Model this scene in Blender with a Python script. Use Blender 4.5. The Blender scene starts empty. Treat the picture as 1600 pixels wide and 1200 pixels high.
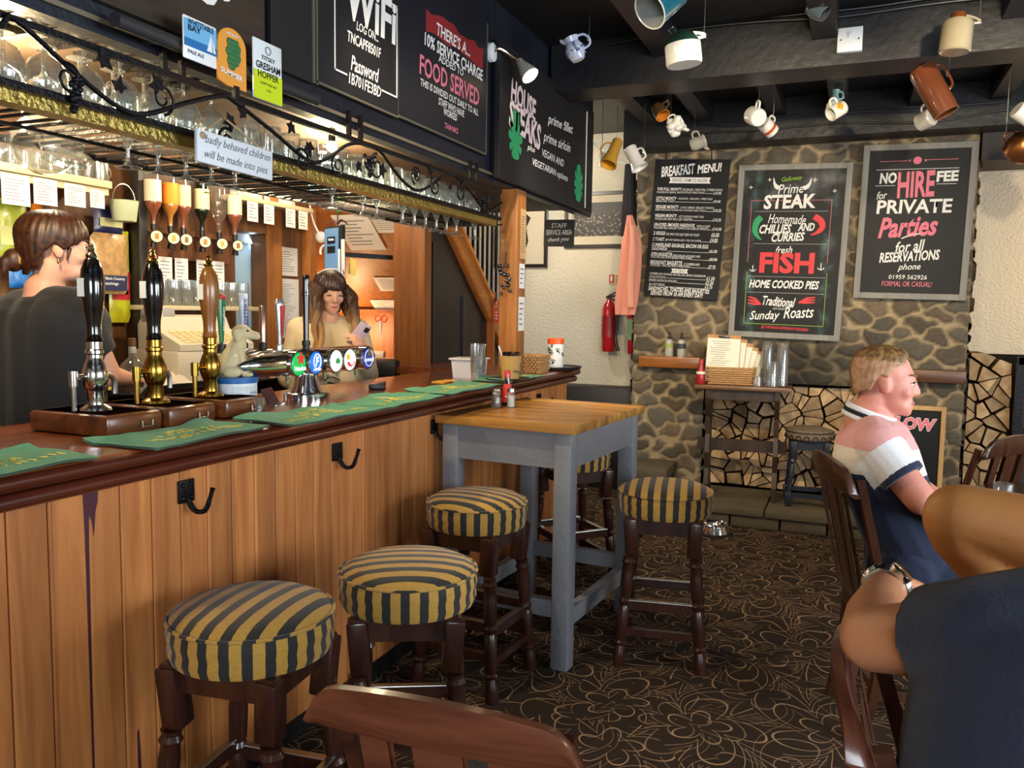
import bpy, bmesh, math, random
import numpy as np
from mathutils import Vector, Matrix, Euler
PI = math.pi
S = bpy.context.scene
COL = S.collection
random.seed(7)

# ---------------------------------------------------------------- camera
cam = bpy.data.cameras.new('camera'); co = bpy.data.objects.new('camera', cam); COL.objects.link(co)
cam.sensor_width = 36; cam.lens = 36 * 1276 / 1600; cam.clip_start = .05
yaw, pitch, roll = .3947, -.0881, .0146
fw = Vector((-math.sin(yaw) * math.cos(pitch), math.cos(yaw) * math.cos(pitch), math.sin(pitch)))
r0 = Vector((math.cos(yaw), math.sin(yaw), 0)); u0 = r0.cross(fw)
rr = r0 * math.cos(roll) + u0 * math.sin(roll); uu = -r0 * math.sin(roll) + u0 * math.cos(roll)
co.matrix_world = Matrix(((rr.x, uu.x, -fw.x, 0), (rr.y, uu.y, -fw.y, 0), (rr.z, uu.z, -fw.z, 1.45), (0, 0, 0, 1)))
S.camera = co
# ---------------------------------------------------------------- render look
S.view_settings.view_transform = 'Standard'; S.view_settings.look = 'None'
S.view_settings.gamma = 1; S.view_settings.use_curve_mapping = False
S.view_settings.exposure = 0.85
S.cycles.max_bounces = 7; S.cycles.diffuse_bounces = 4; S.cycles.glossy_bounces = 4
S.cycles.transmission_bounces = 6; S.cycles.transparent_max_bounces = 24
S.cycles.caustics_reflective = False; S.cycles.caustics_refractive = False
S.cycles.sample_clamp_indirect = 4
# ---------------------------------------------------------------- world: overcast sky outside the windows
W = bpy.data.worlds.new('sky'); S.world = W; W.use_nodes = True
wn = W.node_tree.nodes; wl = W.node_tree.links
sky = wn.new('ShaderNodeTexSky'); sky.sky_type = 'NISHITA'; sky.sun_disc = False; sky.sun_elevation = .7
wl.new(sky.outputs[0], wn['Background'].inputs[0]); wn['Background'].inputs[1].default_value = .12

def area(name, loc, target, sx, sy, power, col):
    l = bpy.data.lights.new(name, 'AREA'); l.shape = 'RECTANGLE'; l.size = sx; l.size_y = sy; l.energy = power; l.color = col
    o = bpy.data.objects.new(name, l); COL.objects.link(o); o.location = loc
    o.rotation_euler = (Vector(target) - Vector(loc)).to_track_quat('-Z', 'Y').to_euler(); return o
def point(name, loc, power, col, r=.03, parent=None):
    l = bpy.data.lights.new(name, 'POINT'); l.energy = power; l.color = col; l.shadow_soft_size = r
    o = bpy.data.objects.new(name, l); COL.objects.link(o); o.location = loc; o.parent = parent; return o
def spot(name, loc, target, power, col, ang, r=.03):
    l = bpy.data.lights.new(name, 'SPOT'); l.energy = power; l.color = col; l.shadow_soft_size = r; l.spot_size = ang; l.spot_blend = .6
    o = bpy.data.objects.new(name, l); COL.objects.link(o); o.location = loc
    o.rotation_euler = (Vector(target) - Vector(loc)).to_track_quat('-Z', 'Y').to_euler(); return o
DAY = (.86, .93, 1.0); WARM = (1.0, .74, .42)
# daylight through the windows of the street side (right) and the wall behind the camera
area('daylight_window', (3.08, 1.1, 1.55), (0, 1.4, .9), 1.5, 1.3, 74, DAY)
area('daylight_window', (3.08, 2.9, 1.55), (0, 2.7, .7), 1.5, 1.3, 42, DAY)
area('daylight_window', (.9, -2.28, 1.6), (-.2, 2, 1.1), 1.8, 1.3, 66, DAY)
# lamps of the pub and one added passage fill (some fittings are built further down)
point('rack_lamp_light', (-2.05, 2.9, 1.98), 26, WARM, .04); point('rack_lamp_light', (-2.1, 1.5, 2.02), 24, WARM, .04)
point('back_bar_light', (-3.0, 3.5, 2.3), 14, (1, .82, .56), .06); point('back_bar_light', (-3.0, 2.3, 2.3), 15, (1, .82, .56), .06); point('back_bar_light', (-3.0, 4.3, 2.35), 8, (1, .8, .52), .06)
area('doorway_daylight', (-3.75, 4.55, 1.6), (-3.75, 4.0, 1.2), .25, .9, 7, (.75, .9, 1))
spot('ceiling_spot_light', (.6, 2.66, 2.56), (.45, 6.3, 1.65), 105, (1, .80, .52), 1.05, .05); spot('ceiling_spot_light', (-.2, 2.66, 2.56), (-.95, 6.3, 1.6), 105, (1, .80, .52), 1.05, .05)
spot('canopy_spot_light', (-1.46, 3.84, 2.57), (-.9, 4.6, 1.3), 40, (1, .86, .62), 1.7, .04); spot('canopy_spot_light', (-1.46, 2.30, 2.72), (-.9, 3.2, 1.3), 40, (1, .80, .52), 1.8, .04)
point('passage_fill_light', (-2.4, 5.75, 2.52), 26, (1, .9, .74), .08); point('wall_lamp_light', (1.75, 6.45, 1.95), 19, (1, .62, .32), .06)  # the passage light is added fill to brighten the left plaster wall
# ---------------------------------------------------------------- helpers
def hx(c):
    c = c.lstrip('#'); v = [int(c[i:i + 2], 16) / 255 for i in (0, 2, 4)]
    return tuple((x / 12.92 if x <= .04045 else ((x + .055) / 1.055) ** 2.4) for x in v) + (1,)
MATS = {}
def mat(name, col='#888888', rough=.5, metal=0, spec=.5, emit=0, coat=0, bump=0, bscale=60, var=0, vscale=8, sheen=0):
    if name in MATS: return MATS[name]
    m = bpy.data.materials.new(name); m.use_nodes = True; MATS[name] = m
    n = m.node_tree.nodes; l = m.node_tree.links; b = n['Principled BSDF']
    c = hx(col) if isinstance(col, str) else col
    b.inputs['Base Color'].default_value = c; b.inputs['Roughness'].default_value = rough; b.inputs['Metallic'].default_value = metal
    b.inputs['Specular IOR Level'].default_value = spec; b.inputs['Coat Weight'].default_value = coat; b.inputs['Coat Roughness'].default_value = .12
    if sheen: b.inputs['Sheen Weight'].default_value = sheen
    if emit: b.inputs['Emission Color'].default_value = c; b.inputs['Emission Strength'].default_value = emit
    if bump or var:
        tc = n.new('ShaderNodeTexCoord')
        if bump:
            t = n.new('ShaderNodeTexNoise'); t.inputs['Scale'].default_value = bscale; t.inputs['Detail'].default_value = 4
            l.new(tc.outputs['Object'], t.inputs['Vector']); bp = n.new('ShaderNodeBump'); bp.inputs['Strength'].default_value = bump; bp.inputs['Distance'].default_value = .01
            l.new(t.outputs[0], bp.inputs['Height']); l.new(bp.outputs[0], b.inputs['Normal'])
        if var:
            t = n.new('ShaderNodeTexNoise'); t.inputs['Scale'].default_value = vscale; t.inputs['Detail'].default_value = 5
            l.new(tc.outputs['Object'], t.inputs['Vector']); mx = n.new('ShaderNodeMix'); mx.data_type = 'RGBA'
            mx.inputs[6].default_value = tuple(x * (1 - var) for x in c[:3]) + (1,); mx.inputs[7].default_value = tuple(min(1, x * (1 + var)) for x in c[:3]) + (1,)
            l.new(t.outputs[0], mx.inputs[0]); l.new(mx.outputs[2], b.inputs['Base Color'])
    return m
def wood(name, c1, c2, rough=.4, axis='Z', scale=1, coat=0, plank=None, spec=.5):
    """grain runs along axis; plank=(coordinate index, width) shifts the tone of each board"""
    if name in MATS: return MATS[name]
    m = bpy.data.materials.new(name); m.use_nodes = True; MATS[name] = m
    n = m.node_tree.nodes; l = m.node_tree.links; b = n['Principled BSDF']
    b.inputs['Roughness'].default_value = rough; b.inputs['Coat Weight'].default_value = coat; b.inputs['Coat Roughness'].default_value = .15
    b.inputs['Specular IOR Level'].default_value = spec
    tc = n.new('ShaderNodeTexCoord'); mp = n.new('ShaderNodeMapping'); l.new(tc.outputs['Object'], mp.inputs[0])
    sc = [22 * scale] * 3; sc['XYZ'.index(axis)] = 1.6 * scale; mp.inputs['Scale'].default_value = sc
    t = n.new('ShaderNodeTexNoise'); t.inputs['Scale'].default_value = 1; t.inputs['Detail'].default_value = 6; t.inputs['Roughness'].default_value = .62; t.inputs['Distortion'].default_value = .6
    l.new(mp.outputs[0], t.inputs['Vector'])
    cr = n.new('ShaderNodeValToRGB'); cr.color_ramp.elements[0].position = .32; cr.color_ramp.elements[1].position = .68
    cr.color_ramp.elements[0].color = hx(c1); cr.color_ramp.elements[1].color = hx(c2); l.new(t.outputs[0], cr.inputs[0])
    out = cr.outputs[0]
    if plank:
        sp = n.new('ShaderNodeSeparateXYZ'); l.new(tc.outputs['Object'], sp.inputs[0])
        d = n.new('ShaderNodeMath'); d.operation = 'DIVIDE'; d.inputs[1].default_value = plank[1]; l.new(sp.outputs[plank[0]], d.inputs[0])
        f = n.new('ShaderNodeMath'); f.operation = 'FLOOR'; l.new(d.outputs[0], f.inputs[0])
        w = n.new('ShaderNodeTexWhiteNoise'); w.noise_dimensions = '1D'; l.new(f.outputs[0], w.inputs['W'])
        hs = n.new('ShaderNodeHueSaturation'); mr = n.new('ShaderNodeMapRange'); mr.inputs[3].default_value = .8; mr.inputs[4].default_value = 1.18
        l.new(w.outputs[0], mr.inputs[0]); l.new(mr.outputs[0], hs.inputs['Value']); l.new(out, hs.inputs['Color']); out = hs.outputs[0]
    l.new(out, b.inputs['Base Color'])
    bp = n.new('ShaderNodeBump'); bp.inputs['Strength'].default_value = .15; bp.inputs['Distance'].default_value = .004; l.new(t.outputs[0], bp.inputs['Height']); l.new(bp.outputs[0], b.inputs['Normal'])
    return m
def glass(name, tint='#f4f8f6', refl=1.0, rough=.05):
    if name in MATS: return MATS[name]
    m = bpy.data.materials.new(name); m.use_nodes = True; MATS[name] = m
    n = m.node_tree.nodes; l = m.node_tree.links; n.remove(n['Principled BSDF'])
    tr = n.new('ShaderNodeBsdfTransparent'); tr.inputs[0].default_value = hx(tint)
    gl = n.new('ShaderNodeBsdfGlossy'); gl.inputs['Roughness'].default_value = rough
    lw = n.new('ShaderNodeLayerWeight'); lw.inputs[0].default_value = .35
    mr = n.new('ShaderNodeMapRange'); mr.inputs[3].default_value = .08 * refl; mr.inputs[4].default_value = min(1, .75 * refl)
    l.new(lw.outputs['Facing'], mr.inputs[0])
    df = n.new('ShaderNodeBsdfDiffuse'); df.inputs[0].default_value = hx(tint); m0 = n.new('ShaderNodeMixShader'); m0.inputs[0].default_value = .07 * refl; l.new(tr.outputs[0], m0.inputs[1]); l.new(df.outputs[0], m0.inputs[2])
    mx = n.new('ShaderNodeMixShader'); l.new(mr.outputs[0], mx.inputs[0]); l.new(m0.outputs[0], mx.inputs[1]); l.new(gl.outputs[0], mx.inputs[2])
    l.new(mx.outputs[0], n['Material Output'].inputs[0]); return m

def rotm(rx=0, ry=0, rz=0): return Euler((rx, ry, rz)).to_matrix().to_4x4()
def T(x, y, z): return Matrix.Translation((x, y, z))
class MB:
    """collects shapes that become ONE mesh object"""
    def __init__(s): s.bm = bmesh.new(); s.mi = 0
    def _v(s, pts): return [s.bm.verts.new(p) for p in pts]
    def f(s, vs):
        try: fc = s.bm.faces.new(vs); fc.material_index = s.mi; return fc
        except ValueError: pass
    def box(s, c, d, rot=None, bev=0):
        b = bmesh.new(); bmesh.ops.create_cube(b, size=1); bmesh.ops.scale(b, vec=d, verts=b.verts)
        if bev: bmesh.ops.bevel(b, geom=list(b.edges), offset=bev, segments=2, profile=.5, affect='EDGES')
        s.add(b, T(*c) @ (rot or Matrix())); return s
    def add(s, b, M):
        mp = {v: s.bm.verts.new(M @ v.co) for v in b.verts}
        for fc in b.faces: s.f([mp[v] for v in fc.verts])
        b.free()
    def lathe(s, prof, n=24, M=None, cap0=True, cap1=True):
        M = M or Matrix(); rings = []
        for r, z in prof: rings.append(s._v([M @ Vector((r * math.cos(2 * PI * k / n), r * math.sin(2 * PI * k / n), z)) for k in range(n)]))
        for a, b in zip(rings, rings[1:]):
            for k in range(n): s.f([a[k], a[(k + 1) % n], b[(k + 1) % n], b[k]])
        if cap0: s.f(rings[0][::-1])
        if cap1: s.f(rings[-1])
        return s
    def cyl(s, p0, p1, r0, r1=None, n=12, cap=True):
        p0, p1 = Vector(p0), Vector(p1); d = p1 - p0
        return s.lathe([(r0, 0), (r0 if r1 is None else r1, d.length)], n, T(*p0) @ d.to_track_quat('Z', 'Y').to_matrix().to_4x4(), cap, cap)
    def turned(s, p0, p1, prof, n=14):
        p0, p1 = Vector(p0), Vector(p1); d = p1 - p0
        return s.lathe([(r, t * d.length) for t, r in prof], n, T(*p0) @ d.to_track_quat('Z', 'Y').to_matrix().to_4x4())
    def tube(s, pts, r, n=8, closed=False, r1=None, flat=1, nrm=None):
        pts = [Vector(p) for p in pts]; N = len(pts); rings = []
        up = None
        for i, p in enumerate(pts):
            a = pts[(i - 1) % N] if closed or i else p; c = pts[(i + 1) % N] if closed or i < N - 1 else p
            t = (c - a).normalized()
            if up is None: up = t.orthogonal().normalized()
            up = (up - t * up.dot(t)); up = up.normalized() if up.length > 1e-6 else t.orthogonal().normalized()
            if nrm is not None: up = Vector(nrm).cross(t).normalized()
            sd = t.cross(up); q = r[i] if isinstance(r, (list, tuple)) else (r if r1 is None else r + (r1 - r) * i / (N - 1))
            rings.append(s._v([p + up * (q * math.cos(2 * PI * k / n)) + sd * (q * flat * math.sin(2 * PI * k / n)) for k in range(n)]))
        for i in range(N if closed else N - 1):
            a, b = rings[i], rings[(i + 1) % N]
            for k in range(n): s.f([a[k], a[(k + 1) % n], b[(k + 1) % n], b[k]])
        if not closed: s.f(rings[0][::-1]); s.f(rings[-1])
        return s
    def ell(s, c, r, rot=None, u=16, v=10):
        b = bmesh.new(); bmesh.ops.create_uvsphere(b, u_segments=u, v_segments=v, radius=1)
        s.add(b, T(*c) @ (rot or Matrix()) @ Matrix.Diagonal((*(r if hasattr(r, '__len__') else (r, r, r)), 1))); return s
    def cap(s, p0, p1, r0, r1, n=16, fx=1, e0=True, e1=True, up=None):
        """rounded tapered limb; fx widens it sideways (along up x axis)"""
        p0, p1 = Vector(p0), Vector(p1); d = p1 - p0; L = d.length
        q = d.to_track_quat('Z', 'Y').to_matrix()
        if up is not None:
            z = d.normalized(); y = Vector(up); y = (y - z * y.dot(z)).normalized(); q = Matrix((y.cross(z), y, z)).transposed()
        pr = []
        if e0: pr += [(max(.001, r0 * math.sin(a)), -r0 * math.cos(a)) for a in (0, .4, .8, 1.2)]
        pr += [(r0, 0), (r1, L)]
        if e1: pr += [(max(.001, r1 * math.sin(a)), L + r1 * math.cos(a)) for a in (1.2, .8, .4, 0)]
        return s.lathe(pr, n, T(*p0) @ q.to_4x4() @ Matrix.Diagonal((fx, 1, 1, 1)))
    def prism(s, poly, h, M=None, scale_top=1):
        M = M or Matrix(); cx = sum(p[0] for p in poly) / len(poly); cy = sum(p[1] for p in poly) / len(poly)
        a = s._v([M @ Vector((p[0], p[1], 0)) for p in poly]); b = s._v([M @ Vector((cx + (p[0] - cx) * scale_top, cy + (p[1] - cy) * scale_top, h)) for p in poly]); N = len(poly)
        for k in range(N): s.f([a[k], a[(k + 1) % N], b[(k + 1) % N], b[k]])
        s.f(a[::-1]); s.f(b); return s
    def grid(s, fn, nu, nv, closeu=False):
        R = [[s.bm.verts.new(fn(i / nu, j / nv)) for i in range(nu + (0 if closeu else 1))] for j in range(nv + 1)]
        for j in range(nv):
            for i in range(nu):
                k = (i + 1) % len(R[0]); s.f([R[j][i], R[j][k], R[j + 1][k], R[j + 1][i]])
        return s
    def build(s, name, m, parent=None, smooth=35, fix=True):
        if fix: bmesh.ops.recalc_face_normals(s.bm, faces=s.bm.faces)
        me = bpy.data.meshes.new(name); s.bm.to_mesh(me); s.bm.free()
        for q in (m if isinstance(m, (list, tuple)) else [m]): me.materials.append(q)
        if smooth: me.shade_smooth(); me.set_sharp_from_angle(angle=math.radians(smooth))
        o = bpy.data.objects.new(name, me); COL.objects.link(o); o.parent = parent; return o
def tag(o, label, cat, group=None, kind=None):
    o['label'] = label; o['category'] = cat
    if group: o['group'] = group
    if kind: o['kind'] = kind
    return o
def thing(name, label, cat, loc=(0, 0, 0), rz=0, group=None, rot=None):
    o = bpy.data.objects.new(name, None); o.empty_display_size = .05; COL.objects.link(o); o.location = loc
    o.rotation_euler = rot if rot else (0, 0, rz); return tag(o, label, cat, group)
def struct(o): o['kind'] = 'structure'; return o
def dup(root, loc, rot=None, label=None, group=None):
    def cp(o, par):
        c = o.copy(); COL.objects.link(c)
        if par: c.parent = par
        for ch in o.children: cp(ch, c)
        return c
    c = cp(root, None); c.location = loc
    if rot is not None: c.rotation_euler = rot if hasattr(rot, '__len__') else (0, 0, rot)
    if label: c['label'] = label
    if group: c['group'] = group
    return c
def arc(c, r, a0, a1, n=10, ax='xz'):
    out = []
    for k in range(n + 1):
        a = a0 + (a1 - a0) * k / n; p = list(c); p['xyz'.index(ax[0])] += r * math.cos(a); p['xyz'.index(ax[1])] += r * math.sin(a); out.append(tuple(p))
    return out
def spline(pts, k=6):
    P = [Vector(p) for p in pts]; out = []
    for i in range(len(P) - 1):
        a = P[max(i - 1, 0)]; b = P[i]; c = P[i + 1]; d = P[min(i + 2, len(P) - 1)]
        for j in range(k):
            t = j / k; out.append(.5 * ((2 * b) + (c - a) * t + (2 * a - 5 * b + 4 * c - d) * t * t + (3 * b - a - 3 * c + d) * t ** 3))
    return out + [P[-1]]
# ---- lettering: queued, then turned into thin meshes at the end of the script
LET = []
def lettering(parent, name, m, items, M):
    """items: (string, cx, cy, w, h[, shear, rot]) in the board's plane; M maps that plane (x right, y up, z out) to the parent's space"""
    LET.append((parent, name, m, items, M))
def make_lettering():
    tmp = []
    for parent, name, m, items, M in LET:
        for it in items:
            c = bpy.data.curves.new('t', 'FONT'); c.body = it[0]; c.align_x = 'CENTER'; c.resolution_u = 2
            c.shear = it[5] if len(it) > 5 else 0; c.offset = it[7] if len(it) > 7 else .012
            o = bpy.data.objects.new('t', c); COL.objects.link(o); tmp.append(o)
    bpy.context.view_layer.update(); dg = bpy.context.evaluated_depsgraph_get(); k = 0
    for parent, name, m, items, M in LET:
        bm = bmesh.new()
        for it in items:
            me = bpy.data.meshes.new_from_object(tmp[k].evaluated_get(dg)); k += 1
            n = len(me.vertices)
            if not n: continue
            a = np.empty(n * 3); me.vertices.foreach_get('co', a); a = a.reshape(-1, 3)
            lo, hi = a.min(0), a.max(0); sz = np.maximum(hi - lo, 1e-6)
            w, h = it[3], it[4]
            if not w: w = h / sz[1] * sz[0]
            X = Matrix.Translation((it[1], it[2], 0)) @ Matrix.Rotation(it[6] if len(it) > 6 else 0, 4, 'Z')
            X = M @ X @ Matrix.Diagonal((w / sz[0], h / sz[1], 1, 1)) @ Matrix.Translation((-(lo[0] + hi[0]) / 2, -(lo[1] + hi[1]) / 2, 0))
            me.transform(X); bm.from_mesh(me); bpy.data.meshes.remove(me)
        me = bpy.data.meshes.new(name); bm.to_mesh(me); bm.free(); me.materials.append(m)
        o = bpy.data.objects.new(name, me); COL.objects.link(o); o.parent = parent
    for o in tmp: c = o.data; bpy.data.objects.remove(o); bpy.data.curves.remove(c)
YM = Matrix(((1, 0, 0, 0), (0, 0, -1, 0), (0, 1, 0, 0), (0, 0, 0, 1)))      # plane facing -Y
XM = Matrix(((0, 0, 1, 0), (1, 0, 0, 0), (0, 1, 0, 0), (0, 0, 0, 1)))       # plane facing +X (text runs along +Y)
# ================================================================ THE ROOM
plaster = mat('cream_plaster', '#d9d2bd', .9, bump=.9, bscale=55)
black_paint = mat('black_paint', '#17171a', .45, bump=.25, bscale=25)
dark_wall = mat('dark_brown_wall', '#2a211b', .8)
def wallbox(name, c, d, m): return struct(MB().box(c, d).build(name, m, smooth=0))
def carpet():
    m = bpy.data.materials.new('floral_carpet'); m.use_nodes = True; n = m.node_tree.nodes; l = m.node_tree.links; b = n['Principled BSDF']
    def N(t, **k):
        o = n.new('ShaderNode' + t)
        for a, v in k.items(): setattr(o, a, v)
        return o
    def mth(op, a, c=None, d=None):
        o = N('Math', operation=op)
        for i, x in enumerate((a, c, d)):
            if x is None: continue
            if isinstance(x, (int, float)): o.inputs[i].default_value = x
            else: l.new(x, o.inputs[i])
        return o.outputs[0]
    tc = N('TexCoord'); ns = N('TexNoise'); ns.inputs['Scale'].default_value = 3.2; ns.inputs['Detail'].default_value = 1
    l.new(tc.outputs['Object'], ns.inputs['Vector'])
    sb = N('VectorMath', operation='SUBTRACT'); l.new(ns.outputs['Color'], sb.inputs[0]); sb.inputs[1].default_value = (.5, .5, .5)
    sc = N('VectorMath', operation='SCALE'); sc.inputs['Scale'].default_value = .06; l.new(sb.outputs[0], sc.inputs[0])
    ad = N('VectorMath', operation='ADD'); l.new(tc.outputs['Object'], ad.inputs[0]); l.new(sc.outputs[0], ad.inputs[1])
    fl = N('VectorMath', operation='MULTIPLY'); fl.inputs[1].default_value = (1, 1, 0); l.new(ad.outputs[0], fl.inputs[0])
    lines = None
    for seed, scale, rings, pet in ((0, 2.2, 4.4, 5), (3.7, 2.7, 3.4, 4)):
        of = N('VectorMath', operation='ADD'); of.inputs[1].default_value = (seed, seed * 1.3, 0); l.new(fl.outputs[0], of.inputs[0])
        vo = N('TexVoronoi'); vo.voronoi_dimensions = '2D'; vo.inputs['Scale'].default_value = scale; vo.inputs['Randomness'].default_value = .8
        l.new(of.outputs[0], vo.inputs['Vector'])
        df = N('VectorMath', operation='SUBTRACT'); l.new(of.outputs[0], df.inputs[0])
        ps = vo.outputs['Position']; l.new(ps, df.inputs[1])
        sp = N('SeparateXYZ'); l.new(df.outputs[0], sp.inputs[0])
        th = mth('ARCTAN2', sp.outputs[1], sp.outputs[0]); r = vo.outputs['Distance']
        # long petals sweeping out of each flower centre
        ang = mth('ADD', mth('MULTIPLY', th, pet), mth('MULTIPLY', r, 5.0))
        wv = mth('ABSOLUTE', mth('SINE', mth('MULTIPLY', ang, .5)))
        f = mth('MULTIPLY', mth('DIVIDE', r, mth('ADD', mth('MULTIPLY', wv, .7), .45)), rings)
        fr = mth('ABSOLUTE', mth('SUBTRACT', mth('FRACT', f), .5))
        hw = mth('MINIMUM', mth('DIVIDE', .0046 * scale * rings, mth('ADD', mth('MULTIPLY', wv, .7), .45)), .2)
        ln = mth('MINIMUM', 1.0, mth('MAXIMUM', 0.0, mth('DIVIDE', mth('SUBTRACT', fr, mth('SUBTRACT', .5, hw)), mth('MULTIPLY', hw, .5))))
        msk = mth('MULTIPLY', ln, mth('LESS_THAN', f, 4.2 if seed == 0 else 3.2)) if seed else ln
        lines = msk if lines is None else mth('MAXIMUM', lines, mth('MULTIPLY', msk, .55))
    big = N('TexNoise'); big.inputs['Scale'].default_value = 1.1; l.new(tc.outputs['Object'], big.inputs['Vector'])
    g1 = N('Mix', data_type='RGBA'); g1.inputs[6].default_value = hx('#2f271e'); g1.inputs[7].default_value = hx('#3b2f28'); l.new(big.outputs[0], g1.inputs[0])
    mx = N('Mix', data_type='RGBA'); l.new(lines, mx.inputs[0]); l.new(g1.outputs[2], mx.inputs[6]); mx.inputs[7].default_value = hx('#ad8b6a')
    l.new(mx.outputs[2], b.inputs['Base Color']); b.inputs['Roughness'].default_value = .95; b.inputs['Specular IOR Level'].default_value = .1
    pn = N('TexNoise'); pn.inputs['Scale'].default_value = 420; l.new(tc.outputs['Object'], pn.inputs['Vector'])
    bp = N('Bump'); bp.inputs['Strength'].default_value = .4; bp.inputs['Distance'].default_value = .003; l.new(pn.outputs[0], bp.inputs['Height']); l.new(bp.outputs[0], b.inputs['Normal'])
    return m
wallbox('floor', (-.7, 2.2, -.05), (7.9, 9.4, .1), carpet())
wallbox('ceiling', (-.7, 2.2, 3.0), (7.9, 9.4, .1), black_paint)
wallbox('wall_back', (-.7, 6.82, 1.5), (7.9, .14, 3.1), plaster)
def holed(name, axis, pos, a0, a1, holes, m, t=.14):
    b = MB(); cuts = [a0] + [x for h in holes for x in (h[0], h[1])] + [a1]
    def bx(u0, u1, z0, z1):
        c = ((u0 + u1) / 2, pos, (z0 + z1) / 2) if axis == 'y' else (pos, (u0 + u1) / 2, (z0 + z1) / 2)
        d = (u1 - u0, t, z1 - z0) if axis == 'y' else (t, u1 - u0, z1 - z0); b.box(c, d)
    for i in range(0, len(cuts), 2): bx(cuts[i], cuts[i + 1], 0, 2.96)
    for h0, h1, z0, z1 in holes: 
        if z0 > 0: bx(h0, h1, 0, z0)
        bx(h0, h1, z1, 2.96)
    return struct(b.build(name, m, smooth=0))
holed('wall_right', 'x', 3.22, -2.5, 6.9, [(.3, 1.9, .85, 2.2), (2.1, 3.7, .85, 2.2)], plaster)
holed('wall_front', 'y', -2.45, -4.6, 3.3, [(-.05, 1.85, .9, 2.3)], plaster)
white_paint = mat('white_gloss_paint', '#e9e7e0', .35)
pane = glass('window_glass')
def window(i, axis, pos, u0, u1, z0, z1):
    def put(b, u, z, du, dz, t):
        c = (u, pos, z) if axis == 'y' else (pos, u, z); d = (du, t, dz) if axis == 'y' else (t, du, dz); b.box(c, d)
    b = MB(); uc = (u0 + u1) / 2; zc = (z0 + z1) / 2
    for u in (u0 + .03, uc, u1 - .03): put(b, u, zc, .06, z1 - z0, .08)
    for z in (z0 + .03, zc + .2, z1 - .03): put(b, uc, z, u1 - u0, .06, .078)
    o = struct(b.build('window_%d' % i, white_paint, smooth=0))
    p = MB(); put(p, uc, zc, u1 - u0 - .02, z1 - z0 - .02, .006); p.build('pane', pane, o, smooth=0)
window(1, 'x', 3.22, .3, 1.9, .85, 2.2); window(2, 'x', 3.22, 2.1, 3.7, .85, 2.2); window(3, 'y', -2.45, -.05, 1.85, .9, 2.3)
# wall behind the bar, with the opening to the pale blue door
backbar_wall = wood('backbar_boards', '#5a3a20', '#7a5230', .6, 'Z', 1, plank=(1, .16))
holed('wall_left', 'x', -3.62, -2.5, 6.9, [(4.04, 4.35, 0, 1.93), (4.80, 5.9, 0, 2.35)], backbar_wall)
d = struct(MB().box((-3.72, 4.2, .96), (.04, .5, 1.92)).build('door_1', mat('pale_blue_door', '#a9cdea', .35), smooth=0))
MB().box((-3.69, 4.2, 1.9), (.03, .32, .06)).build('top_rail', mat('grey_door_rail', '#8d9aa3', .5), d, smooth=0)
wallbox('trim_7', (-3.9, 4.2, 1.5), (.02, .9, 3), plaster)
# beams
wallbox('trim_1', (.8, 4.60, 2.83), (4.9, .26, .27), black_paint)
wallbox('trim_2', (.8, 6.17, 2.81), (4.9, .24, .28), black_paint)
for i, x in enumerate((-1.43, -1.05, -.56, -.16, .32, .78, 1.5, 2.2)):
    wallbox('trim_%d' % (10 + i), (x, 5.39, 2.89), (.11, 1.3, .13), black_paint)
for i, x in enumerate((-1.0, -.2, .62, 1.5)):
    wallbox('trim_%d' % (20 + i), (x, 2.0, 2.89), (.12, 4.9, .13), black_paint)
wallbox('trim_3', (1.9, 6.5, 2.62), (2.35, .45, .26), mat('dark_grey_boxing', '#3b3734', .7))
# cables along the beams
cab = mat('black_cable', '#0c0c0d', .4)
for j, (y, z, x0, x1) in enumerate(((4.44, 2.955, -1.2, 2.4), (4.44, 2.925, -1.3, 2.2), (6.03, 2.80, -1.4, .8), (6.03, 2.74, -1.3, 1.4))):
    rnd = random.Random(j); pts = spline([(x0 + (x1 - x0) * k / 9, y, z + rnd.uniform(-.022, .022)) for k in range(10)], 4)
    tag(MB().tube(pts, .006, 6).build('electric_cable', cab), ['black cable sagging along the top of the big ceiling beam, upper run', 'black cable sagging along the top of the big ceiling beam, lower run', 'black cable along the beam above the stone wall, upper run', 'black cable along the beam above the stone wall, lower run'][j], 'cable')

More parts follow.
